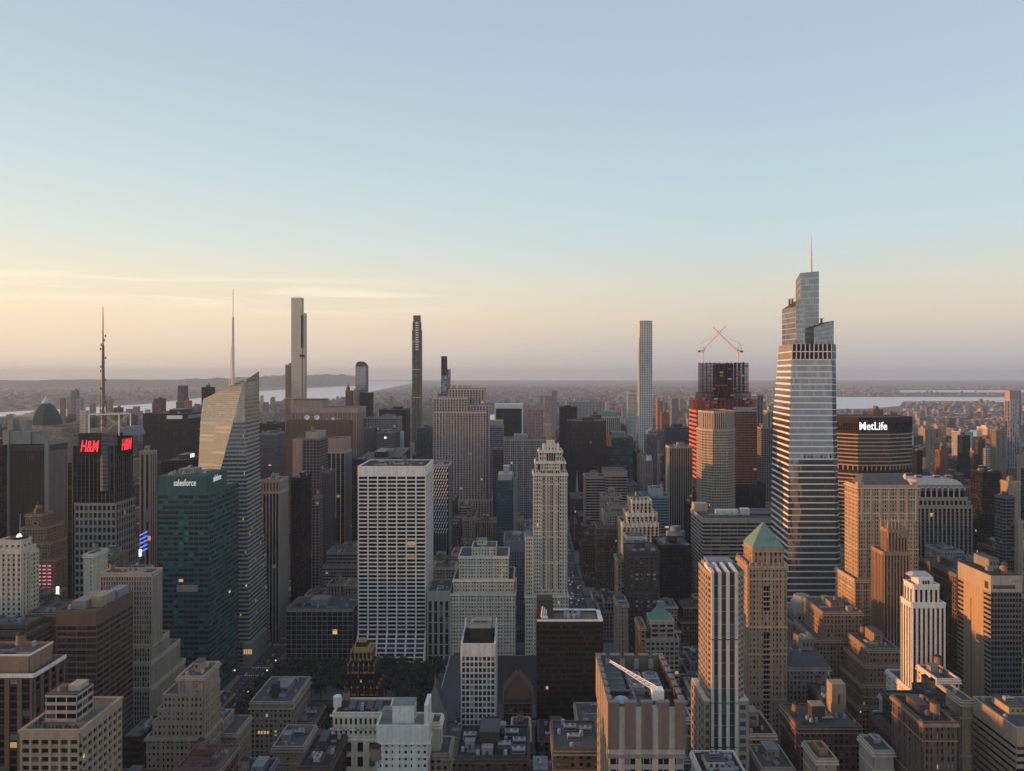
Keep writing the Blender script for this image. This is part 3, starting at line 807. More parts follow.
for j in range(9):
    for i in range(3): m.box(wx(46, Y) + i * 5.5 - 9 + j * .0, wx(46, Y) + i * 5.5 - 5.2, Y - .5, Y - .36, 52 + j * 3.9, 53.3 + j * 3.9, 'led_pink')
m.build('lit_sign_rows', r)
m = MB(); m.box(wx(57.5, Y), wx(59.5, Y), Y - 2.5, Y - .4, 40, 62, 'led_white'); m.build('sign', r)

# cream tower at the left edge
Y = 560
cr_ = V_('cream', 'g_house', bay=4.2, pw=.55, sh=.5, span='cream', top=3)
cw_ = P_('cream', bay=3.2, top=2)
r = building('cream_tower', 'cream tower with tall plain piers, a white dome lamp and a stepped right wing', 'skyscraper',
    [px(-14, 22, 550, Y, 15, cr_), px(-1, 22, 541, Y + 4, 10, cr_)], cr_, short='cream tower', seed=5, top_clutter=False, win=('S',), winmax=60)
x0, x1, _, _, z = px(23, 30, 552, Y + 7, 10)
f, g, rf = MB(), MB(), MB(); walls(f, g, rect(x0 + .8, x1, Y + 7, Y + 17), 0, z, cw_, 900); rf.box(x0 + .8, x1, Y + 7, Y + 17, z, z + .8, 'cream', False)
f.build('wing_facade', r); g.build('wing_glazing', r); rf.build('wing_roof', r)
m = MB(); m.cyl(wx(11, Y), Y + 9, wz(541, Y), wz(539, Y), 6, 6, 'roof_dark', 12); m.cyl(wx(12, Y), Y + 8, wz(539, Y), wz(536, Y), 2.0, 1.0, 'led_white', 10); m.bar((wx(12, Y), Y + 9, wz(536, Y)), (wx(12, Y), Y + 9, wz(516, Y)), .16, 'mast_pale'); m.build('dome_lamp', r)

# tower with the red signs and a tall mast
Y = 745
lo = style(4.7, 7.6, .34, .34, .55, .45, 'greystone', 'greystone', 'g_black', top=1.5)
upg = style(4.0, 4.0, .10, .22, .30, .12, 'midgrey', 'bronze', 'g_black', top=10, maj=(4, 1.6, .6), roof='roof_dark')
r = building('sign_tower', 'dark tower with red lettered signs, a grey stone grid base and a tall mast', 'skyscraper',
    [px(75, 116, 504, Y, 36, lo)], lo, short='red sign tower', seed=6, top_clutter=False)
f, g, rf = MB(), MB(), MB()
x0, x1, za, zb = wx(68, Y + 6), wx(114, Y + 6), 0, wz(436, Y + 6)
walls(f, g, rect(x0, wx(73, Y + 6), Y + 5, Y + 36), 0, wz(462, Y), alt(upg, wall='orange', span='bronze', maj=None, top=1), 40)
z504 = wz(504, Y)
walls(f, g, rect(wx(73.2, Y + 6), x1, Y + 6, Y + 42), z504, zb, upg, 80)
rf.box(wx(73.2, Y + 6), x1, Y + 6, Y + 42, zb, zb + .6, 'roof_dark', False); rf.box(x0, wx(73, Y + 6), Y + 5, Y + 36, wz(462, Y), wz(462, Y) + .5, 'roof_dark', False)
f.build('upper_facade', r); g.build('upper_glazing', r); rf.build('upper_roof', r)
m = MB(); m.cyl(wx(101, Y), Y + 9, wz(492, Y), wz(437, Y), 5.2, 5.2, 'midgrey', 16)
for j in range(13): m.cyl(wx(101, Y), Y + 9, wz(492, Y) + j * 4.2, wz(492, Y) + j * 4.2 + .8, 5.35, 5.35, 'bronze', 16)
m.build('corner_drum', r)
m = MB(); m.box(wx(76.5, Y), wx(98, Y), Y + 3.6, Y + 5.6, wz(455.5, Y), wz(433.5, Y), 'black'); m.build('sign_board', r)
m = MB(); m.box(x1 + .3, x1 + 2.2, Y + 12, Y + 38, wz(455, Y), wz(434, Y), 'black'); m.build('sign_board', r)
text_part('sign_letters', 'H&M', 16.5, (wx(87.2, Y), Y + 3.3, wz(447, Y)), r, 'sign_red', shear=.25, bold=.22, width=(wx(96.5, Y) - wx(78, Y)))
text_part('sign_letters', 'H&M', 16.5, (x1 + 2.4, Y + 25, wz(447, Y)), r, 'sign_red', face='E', shear=.25, bold=.22, width=19)
m = MB()
for xx in (73.6, 76.2): m.box(wx(xx, Y), wx(xx + 1.1, Y), Y + 6, Y + 10, wz(470, Y), wz(444 if xx < 74 else 434, Y), 'gold' if xx < 74 else 'midgrey')
m.build('corner_light_shaft', r)
# antenna frame and mast
m = MB(); fx0, fx1, fy0, fy1 = wx(88, Y + 10), wx(118, Y + 10), Y + 12, Y + 34; ft = wz(414.5, Y + 10)
for a in (fx0, fx1):
    for b in (fy0, fy1): m.bar((a, b, zb), (a, b, ft), .5, 'dish')
for b in (fy0, fy1): m.bar((fx0, b, ft), (fx1, b, ft), .5, 'dish')
for a in (fx0, fx1): m.bar((a, fy0, ft), (a, fy1, ft), .5, 'dish')
for a, b in ((fx0, fx1), (fx1, fx0)): m.bar((a, fy1, zb), (b, fy1, ft), .25, 'mast_pale')
m.build('antenna_frame', r)
m = MB(); mx, my = wx(103, Y + 24), Y + 24
def lattice(m, x, y, z0, z1, r0, r1, key, seg=14):
    for k in range(4):
        a = math.pi / 4 + k * math.pi / 2; a2 = a + math.pi / 2
        for q in range(seg):
            t0, t1 = q / seg, (q + 1) / seg; ra, rb = r0 + (r1 - r0) * t0, r0 + (r1 - r0) * t1
            za, zb_ = z0 + (z1 - z0) * t0, z0 + (z1 - z0) * t1
            A = (x + ra * math.cos(a), y + ra * math.sin(a), za); B = (x + rb * math.cos(a), y + rb * math.sin(a), zb_)
            m.bar(A, B, .16 + .08 * ra, key)
            m.bar(A, (x + rb * math.cos(a2), y + rb * math.sin(a2), zb_), .1 + .05 * ra, key)
lattice(m, mx, my, zb, wz(395, Y + 24), 3.2, 2.6, 'mast', 6)
m.cyl(mx, my, zb + 8, wz(395, Y + 24), 1.5, 1.3, 'mast', 8); m.cyl(mx, my, wz(395, Y + 24), wz(345, Y + 24), 1.9, 1.3, 'mast', 8); m.cyl(mx, my, wz(345, Y + 24), wz(307, Y + 24), .75, .35, 'mast', 8)
for q in range(22):
    zz = wz(425, Y + 24) + q * 4.6; a = q * 1.3; m.box(mx + 2.4 * math.cos(a) - .5, mx + 2.4 * math.cos(a) + .5, my + 2.4 * math.sin(a) - .5, my + 2.4 * math.sin(a) + .5, zz, zz + 2.4, 'mast')
m.build('mast', r)
m = MB(); m.prism(rect(wx(115, Y), wx(127, Y), Y + 14, Y + 36), zb, zb + 9, 'bluegrey', [(wx(116.5, Y), Y + 14), (wx(124, Y), Y + 14), (wx(124, Y), Y + 36), (wx(116.5, Y), Y + 36)]); m.build('roof_cabin', r)

# pinkish slab behind with the lit screens at its foot
Y = 905
r = building('screen_tower', 'narrow pinkish brown tower with blue lit screens near its foot', 'skyscraper', [px(140, 150, 452, Y, 16)],
    V_('pinkstone', 'g_black', bay=5.5, pw=.5, sh=.3, span='bronze', top=3), short='pinkish screen tower', seed=7, nclut=2)
m = MB()
for j in range(5):
    zz = wz(532 + j * 4.2, Y); m.poly(((wx(140, Y), Y - 1.2, zz - 5), (wx(148, Y), Y - 1.2, zz), (wx(148, Y), Y - 1.2, zz + 1.8), (wx(140, Y), Y - 1.2, zz - 3.2)), 'led_blue')
m.box(wx(148.6, Y), wx(151, Y), Y - 2, Y - .8, wz(540, Y), wz(536, Y), 'led_pink'); m.box(wx(140, Y), wx(142, Y), Y - 3, Y - .8, wz(556, Y), wz(549, Y), 'led_white'); m.box(wx(145, Y), wx(149.5, Y), Y - 1.4, Y - .8, wz(522, Y), wz(509, Y), 'bluegrey')
m.build('lit_screens', r)

# wide dark slab
Y = 1350
r = building('office_slab', 'wide black slab with a pale louvre panel on its top edge', 'skyscraper', [px(143, 184, 414, Y, 105)], G_('black', 'g_black', bay=3.4, fh=4.0, pw=.25, sh=.35, top=4), short='wide black slab', seed=8, nclut=3)
m = MB(); m.box(wx(167, Y), wx(182.5, Y), Y - 1, Y - .4, wz(419, Y), wz(415.4, Y), 'dish'); m.box(wx(184, Y) + .4, wx(184, Y) + 1, Y + 15, Y + 70, wz(419, Y), wz(415.4, Y), 'bluegrey'); m.build('louvre_panel', r)
Y = 1010
r = building('office_block', 'black block with a flat grey roof and lit white corner sign', 'office building', [px(161, 184, 461, Y, 60)], H_('black', 'g_black', span='black', sh=.4), short='grey roofed black block', seed=9, nclut=3)
m = MB(); m.box(wx(184, Y) + .2, wx(184, Y) + .8, Y + 18, Y + 30, wz(459, Y), wz(455.5, Y), 'led_white'); m.build('sign', r)
building('office_tower', 'slim pale green glass tower between the screens and the teal tower', 'skyscraper', [px(153, 157.5, 463, 1000, 30)], H_('teal', 'g_green', sh=.4), seed=10, nclut=1, house=False, short='slim green glass tower')

# far west side towers
FARW = [
 (60, 66, 398, 2050, 'tan', 'slim tan apartment tower far left beside the copper pyramid roof'), (67, 73.5, 396, 2250, 'beige', 'pale apartment slab far left, left one of a pair before the river'),
 (71.5, 79.5, 391, 2300, 'bluegrey', 'tall grey blue twin stepped tower far left before the river'), (80, 89, 411, 1750, 'cream', 'squat cream block behind the red signs'),
 (76.5, 84, 399, 2000, 'limestone', 'grey stone tower right behind the cream block far left'), (106, 113, 399, 2000, 'sand', 'sandy tower just right of the tall mast in the distance'),
 (113.5, 123, 408, 2100, 'brown', 'brown brick tower right of the tall mast in the distance'), (152, 154, 402, 1900, 'tan', 'tiny tan stub beside the rounded brown tower'),
 (154, 166, 399, 1880, 'brown', 'rounded brown apartment tower above the wide black slab'), (184.5, 192, 401, 1850, 'orange', 'sunlit orange block above the right end of the wide black slab'),
 (127, 138, 416, 1700, 'brown', 'brown setback hotel left of the wide black slab'), (192, 201, 407, 1800, 'olive', 'drab block between the black slab and the sloped glass tower'),
 (201.5, 215, 387.5, 1650, 'black', 'black tower top peeking behind the sloped glass tower'), (13, 26, 424, 1500, 'greystone', 'grey block behind the notched concrete crown'),
 (89.5, 96, 404, 2200, 'pinkstone', 'pinkish tower left of the tall mast in the distance')]
for i, (a, b, t, Yq, w, lab) in enumerate(FARW):
    rr = building('apartment_tower', lab, 'tower', [pxw(a, b, t, Yq, 34)], P_(w, bay=3.6, fh=3.8) if w not in ('black',) else G_('black'), seed=30 + i, nclut=1)
Y = 1870
r = building('twin_mast_tower', 'slender dark tower topped by two thin masts, far left of the sloped glass tower', 'skyscraper', [px(176, 185.5, 402, Y, 26), px(177.5, 184.5, 386, Y + 2, 20)], G_('slate', 'g_blue'), short='twin mast tower', seed=50, nclut=0, house=False)
for q in (177.6, 184.2):
    m = MB(); m.bar((wx(q, Y + 8), Y + 8, wz(392, Y)), (wx(q, Y + 8), Y + 8, wz(380, Y)), .8, 'mast_pale', 6); m.build('mast', r)

# teal glass tower with white lettering
Y = 645
tl = style(4.6, 4.55, .10, .46, .18, .12, 'teal', 'teal', 'g_green', top=2.2, roof='roof_tan')
tx0, tx1 = wx(158, Y), wx(209, Y)
r = building('teal_tower', 'teal glass office tower with white lettering on its top band', 'skyscraper', [(tx0, tx1, Y, Y + 66, wz(493, Y), tl)], tl, short='teal lettered tower', seed=60, top_clutter=False, win=('S', 'E'), winmax=100)
f, g = MB(), MB(); bz = wz(493, Y)
f.box(tx0 + .1, tx1 - 3, Y + .3, Y + 46, bz + .01, wz(476, Y), 'teal'); f.box(wx(163, Y), wx(205, Y), Y + .1, Y + .2, bz + .4, bz + 1.0, 'dish'); f.build('sign_band', r)
clutter(r, tx0 + 2, tx1 - 5, Y + 4, Y + 42, wz(476, Y), 61, 9)
text_part('sign_letters', 'salesforce', 8.2, (wx(184.8, Y), Y + .05, wz(483, Y)), r, 'sign_dim', bold=.05, width=wx(196, Y) - wx(173.8, Y), depth=.3)
text_part('sign_letters', 'salesforce', 8.2, (tx1 - 2.8, Y + 24, wz(481.5, Y)), r, 'sign_dim', face='E', bold=.05, width=17, depth=.3)
m = MB(); m.box(wx(177, Y), wx(198, Y), Y - .5, Y - .2, wz(591.5, Y), wz(585, Y), 'pinkstone'); m.build('plain_panel', r)
f, g = MB(), MB()
clutter(r, tx1 - 2.5, tx1 - .5, Y + 4, Y + 40, bz, 62, 0)

# faceted glass tower with sloping top and spire
Y = 735
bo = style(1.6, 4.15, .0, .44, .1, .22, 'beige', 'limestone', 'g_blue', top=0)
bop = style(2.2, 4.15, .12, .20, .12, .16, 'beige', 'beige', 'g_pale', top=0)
r = thing('faceted_tower', 'faceted glass tower with a sloping crystal top and a tall needle spire', 'skyscraper', (wx(230, Y), Y + 35, 0), short='sloped glass tower')
r['top'] = wz(375, Y)
FOOT.append((-334, -274, Y, Y + 62, wz(375, Y), 'faceted_tower'))
zq = lambda p: wz(p, Y)
z_c = zq(423)
Lc = ([0, zq(560), zq(423), zq(400), zq(381)], [wx(191, Y), wx(194, Y), wx(200.5, Y + 20), wx(203, Y + 24), wx(240.6, Y + 8)], [Y, Y, Y + 20, Y + 24, Y + 8])
Cc = ([0, zq(560), zq(382)], [wx(192, Y), wx(197, Y), wx(240.6, Y)], [Y - .2, Y - .4, Y + 7.6])
Rc = ([0, zq(381), zq(370.5)], [wx(250, Y), wx(241.2, Y), wx(259.5, Y + 52)], [Y, Y + 8, Y + 52])
Nc = ([0, zq(470), zq(370)], [-275, wx(259.5, Y + 56), wx(260, Y + 56)], [Y + 60, Y + 56, Y + 53])
Bc = ([0, zq(400)], [wx(190, Y), wx(206, Y + 58)], [Y + 60, Y + 58])
cs = [Lc, Cc, Rc, Nc, Bc]
f, g = loft(r, cs, 0, z_c, bo, [(1, 2), (2, 3), (3, 4), (4, 0)], cell=5)
f2, g2 = loft(r, cs, zq(560), z_c, alt(bo, span='beige', wall='beige', glass='g_pale', sh=.44), [(0, 1)], 'lit_facet_facade', 'lit_facet_glazing', cell=300)  # golden glow put into the colour: paler, warmer glass and spandrels on this facet
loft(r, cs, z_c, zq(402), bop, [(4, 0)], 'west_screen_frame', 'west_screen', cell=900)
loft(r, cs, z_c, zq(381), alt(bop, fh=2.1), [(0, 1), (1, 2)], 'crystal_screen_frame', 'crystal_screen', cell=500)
loft(r, cs, z_c, zq(371), alt(bop, glass='g_pale', sh=.38), [(2, 3)], 'lattice_screen_frame', 'lattice_screen', cell=700)
m = MB(); m.poly([(wx(204, Y + 25), Y + 25, zq(401)), (wx(241, Y), Y + 9, zq(382)), (wx(259, Y + 50), Y + 51, zq(378)), (wx(210, Y + 54), Y + 54, zq(400))], 'roof_pale'); m.build('roof', r)
m = MB(); sx, sy = wx(233, Y + 30), Y + 30
lattice(m, sx, sy, zq(398), zq(345), 1.5, 1.3, 'mast_pale', 14); m.cyl(sx, sy, zq(398), zq(340), .45, .45, 'mast_pale', 8); lattice(m, sx, sy, zq(345), zq(315), 1.2, .8, 'mast_pale', 8); m.cyl(sx, sy, zq(340), wz(289, Y + 30), .5, .32, 'mast_pale', 8)
m.bar((sx - 4, sy, zq(392)), (sx - 2, sy, zq(345)), .35, 'mast_pale'); m.build('spire', r)
m = MB(); m.box(wx(245, Y), -271, Y - 6, Y + 40, 0, 22, 'greystone'); m.box(wx(245, Y), -271, Y - 6, Y + 40, 22.003, 22.6, 'roof_pale'); m.build('podium', r)
m = MB()
for q in range(4): m.box(wx(246, Y) + q * 2.2, wx(246, Y) + q * 2.2 + 1.4, Y - 6.15, Y - 6.02, 12, 17, 'lit_pane')
m.build('lit_window', r)

# ================================================================== Sixth Avenue canyon
def simple(name, lab, cat, tiers, st, seed, short=None, **k): return building(name, lab, cat, tiers, st, short=short, seed=seed, **k)
simple('office_block', 'low block with a sky blue glass top right of the sloped glass tower', 'office building', [px(257, 277, 447, 1500, 60, H_('slate', 'g_blue')), px(257, 277, 434, 1500, 60, G_('bluegrey', 'g_mirror', sh=.1))], H_('slate', 'g_blue'), 70, 'sky blue topped block')
simple('office_block', 'dark low block above the sky blue glass top', 'office building', [px(258, 276, 424, 1640, 60)], G_('black'), 71, 'dark low block')
simple('apartment_tower', 'slim beige limestone tower at the left of the tallest left-hand supertall', 'skyscraper', [px(284.5, 292, 398, 2000, 28), px(285.5, 291.5, 365, 2004, 22)], V_('beige', 'g_house', bay=3), 72, 'slim beige tower', nclut=0)

# tallest supertall on the left
Y = 1950
gl = style(3.0, 4.2, .40, .12, .35, .12, 'warmsteel', 'warmsteel', 'g_pale', top=3)
r = building('supertall_tower', 'tallest slim steel and glass supertall with a notched offset right side', 'skyscraper', [px(291, 301.8, 410, Y, 18), px(291.3, 301.6, 297.5, Y, 18)], gl, short='tallest slim supertall', seed=73, top_clutter=False, parapet=0)
f, g, rf = MB(), MB(), MB(); x0, x1 = wx(301.9, Y), wx(304.2, Y)
walls(f, g, rect(x0, x1, Y + 5, Y + 22), 0, wz(313, Y), gl, 300); rf.box(x0, x1, Y + 5, Y + 22, wz(313, Y), wz(313, Y) + .5, 'roof_grey'); f.build('side_facade', r); g.build('side_glazing', r); rf.build('side_roof', r)
m = MB(); m.box(wx(301, Y), wx(302.3, Y), Y - .8, Y + 3, wz(348, Y), wz(315, Y), 'black'); m.box(wx(299.5, Y), wx(303.6, Y), Y - .9, Y + 3, wz(357, Y), wz(354.5, Y), 'black'); m.build('dark_strips', r)  # black strips standing slightly proud of the steel front

# brown slabs
brn = P_('brown', 'g_bronze', bay=3.0, fh=3.9, pw=.62, sh=.55, top=5)
Y = 1150
r = simple('office_slab', 'wide plain brown slab with white dishes standing on its roof', 'skyscraper', [px(286, 350, 421, Y, 16, brn)], brn, 74, 'wide brown slab', top_clutter=False)
for q, s_ in ((307, 1.5), (317, 1.5), (333, .9)): unit(r, 'dish', wx(q, Y + 7), Y + 7, wz(421, Y), s_ * 1.2)
for q in (328, 338): unit(r, 'cooler', wx(q, Y + 7), Y + 8, wz(421, Y), 1.2)
Y = 1400
r = simple('office_slab', 'larger brown gridded slab standing behind the dishes', 'skyscraper', [px(291, 358, 408, Y, 70, alt(brn, wall='pinkstone', span='brown', pw=.45, top=9))], brn, 75, 'brown gridded slab', top_clutter=False)
m = MB(); z = wz(408, Y); m.box(wx(292, Y), wx(321, Y), Y + 10, Y + 50, z, wz(400, Y + 10), 'pinkstone', False); m.box(wx(291, Y), wx(322, Y), Y + 9, Y + 51, wz(400, Y + 10), wz(399, Y + 10), 'rust')
for q in range(8): m.box(wx(293 + q * 3.6, Y + 10), wx(295.6 + q * 3.6, Y + 10), Y + 9.8, Y + 10.05, z + 1, wz(401.5, Y + 10), 'tan')
m.build('mechanical_penthouse', r)
m = MB(); x = wx(290, Y - 40)
for i in range(5):
    for j in range(3): m.bar((wx(290 + i * 3.6, Y), Y - 60, wz(417, Y - 60)), (wx(290 + i * 3.6, Y), Y - 60, wz(411, Y - 60)), .4, 'plant_dark')
for j in range(4): m.bar((wx(290, Y), Y - 60, wz(417 - j * 2, Y - 60)), (wx(305, Y), Y - 60, wz(417 - j * 2, Y - 60)), .4, 'plant_dark')

simple('office_tower', 'grey banded tower with a flat pale cap before the wide brown slab', 'skyscraper', [px(303, 320, 439, 1000, 40, G_('grey', 'g_black', bay=4.5, fh=4.2, pw=.2, sh=.25)), px(306, 319, 432.5, 1004, 32, P_('limestone', sh=.9, pw=.9))], G_('limestone'), 76, 'pale capped tower', nclut=2, house=False)
simple('office_tower', 'plain beige windowless flank tower left of the pale capped tower', 'skyscraper', [px(293, 302.6, 440, 1010, 30)], P_('pinkstone', pw=.94, sh=.94), 77, 'beige flank tower', nclut=0, house=False)
simple('office_tower', 'blue grey tower with vertical fins and a pinkish top band', 'skyscraper', [px(327, 345, 452, 1100, 40, V_('steel', 'g_black', bay=6.5, pw=.22, sh=.15, span='slate')), px(327.5, 345, 439, 1100, 36, P_('pinkstone', pw=.95, sh=.95))], V_('steel'), 78, 'pink topped finned tower', nclut=0, house=False)
simple('office_tower', 'dark striped tower with a pinkish striped top band beside the avenue', 'skyscraper', [px(263, 279, 492, 800, 30, V_('limestone', 'g_black', bay=3.8, pw=.3, sh=.1, span='black')), px(263, 279, 481, 800, 30, V_('pinkstone', 'g_bronze', bay=3.8, pw=.55, sh=.2, span='rust'))], V_('limestone'), 79, 'pink banded striped tower', nclut=3)
simple('office_tower', 'black glass tower with a pale grey roof beside the striped tower', 'skyscraper', [px(291, 301, 479, 880, 42)], G_('black', 'g_black'), 80, 'black pale roofed tower', nclut=3)
simple('office_tower', 'slim pale gridded shaft rising from the dark avenue canyon', 'skyscraper', [px(312, 319, 498, 935, 18)], G_('grey', 'g_black', bay=4.2, fh=4.0, pw=.3, sh=.3), 81, 'slim gridded shaft', nclut=1, house=False)
simple('office_tower', 'dark slate slab tower deep in the avenue canyon', 'skyscraper', [px(321.5, 330, 472, 960, 24)], V_('slate', 'g_black', bay=2.2, pw=.4, sh=.2, span='slate'), 82, 'dark slate slab', nclut=1, house=False)
simple('office_block', 'low grey office block with a cluttered roof left of the white gridded slab', 'office building', [px(323, 357, 567, 860, 50), px(327, 356, 553, 868, 30)], H_('greystone', 'g_dark', bay=3, pw=.15), 83, 'low grey roof block', nclut=6)
simple('glass_block', 'low dark glass block facing the park trees with a cluttered roof', 'office building', [px(286, 353, 610, 737, 42)], G_('greystone', 'g_black', bay=5.2, fh=4.6, pw=.10, sh=.16, top=2), 84, 'park side glass block', nclut=9, house=True)

# ================================================================== the white gridded slab
Y = 732
gr = style(9.55, 3.95, .115, .34, .75, .6, 'travertine', 'travertine', 'g_black', top=9.5, roof='roof_dark')
gx0, gx1 = wx(358.5, Y), wx(425.5, Y)
r = building('gridded_slab', 'white travertine slab tower with a wide grid of dark windows by the park', 'skyscraper', [(gx0, gx1, Y, Y + 56, wz(467, Y), gr)], gr, short='white gridded slab', seed=90, nclut=12, house=False, win=('S',), winmax=100)
# flared foot
m = MB()
for i in range(8):
    x = gx0 + (gx1 - gx0) * i / 7
    m.poly(((x - .8, Y - 15, 0), (x + .8, Y - 15, 0), (x + .8, Y - .7, 34), (x - .8, Y - .7, 34)), 'travertine'); m.poly(((x - .8, Y - .7, 0), (x - .8, Y - 15, 0), (x - .8, Y - .7, 34)), 'travertine'); m.poly(((x + .8, Y - 15, 0), (x + .8, Y - .7, 0), (x + .8, Y - .7, 34)), 'travertine')
for j in range(1, 8):
    z = 3 + j * 3.95; y = Y - 15 + 14.3 * (z / 34); m.box(gx0 - .8, gx1 + .8, y, y + .8, z, z + 1.3, 'travertine')
m.build('flared_base', r)
m = MB(); m.poly(((gx0, Y - 14.4, .2), (gx1, Y - 14.4, .2), (gx1, Y - .72, 33), (gx0, Y - .72, 33)), 'g_black', ((0, 0), (21, 0), (21, 8), (0, 8))); m.build('base_glazing', r)

simple('patterned_tower', 'dark blue tower with a pattern of small white diagonal panels behind the gridded slab', 'skyscraper', [px(431, 449, 465, 960, 36)], style(3.3, 4.0, .16, .3, .25, .3, 'steel', 'navy', 'g_black', top=1.5), 91, 'white speckled tower', nclut=4)
r = SHORT['white speckled tower']; m = MB(); Y = 960
x0, x1, z1 = wx(431, Y), wx(449, Y), wz(465, Y)
for j in range(22):
    for i in range(7):
        x = x0 + (i + .5 * (j % 2)) * 3.3 + .4; z = z1 - 5 - j * 4.0
        if x + 2 < x1 and z > 20: m.poly(((x, Y - .45, z), (x + 1.1, Y - .9, z + .3), (x + 2.2, Y - .45, z + 3.0), (x + 1.1, Y - .3, z + 2.7)), 'dish')
m.build('facade_panels', r)

# ================================================================== the great stepped slab of the centre
Y = 1330
rk = V_('rosestone', 'g_dark', bay=5.2, fh=4.2, pw=.42, sh=.40, span='pinkstone', top=2.5)
lm = rk
r = building('stepped_slab', 'great stepped limestone slab with fine vertical ribs and several shoulders', 'skyscraper',
    [px(433, 492, 500, Y, 75, rk), px(433.5, 486, 412, Y + 6, 66, rk), px(433.5, 467, 398, Y + 6, 60, rk)], rk, short='great stepped slab', seed=92, nclut=3, house=False)
f, g, rf = MB(), MB(), MB()
for a, b, t, yo in ((449, 484, 389, 26), (467.5, 488.5, 405, 14)):
    walls(f, g, rect(wx(a, Y + yo), wx(b, Y + yo), Y + yo + .1, Y + yo + 44), wz(500, Y), wz(t, Y + yo), rk, a); rf.box(wx(a, Y + yo), wx(b, Y + yo), Y + yo + .1, Y + yo + 44, wz(t, Y + yo), wz(t, Y + yo) + 1, 'roof_pale')
f.build('upper_facade', r); g.build('upper_glazing', r); rf.build('upper_roof', r)
m = MB()
for q in (452, 458, 463, 468): m.box(wx(q, Y + 30), wx(q + 3, Y + 30), Y + 32, Y + 44, wz(389, Y + 26), wz(385.5, Y + 26), 'sand')
m.build('roof_house', r)

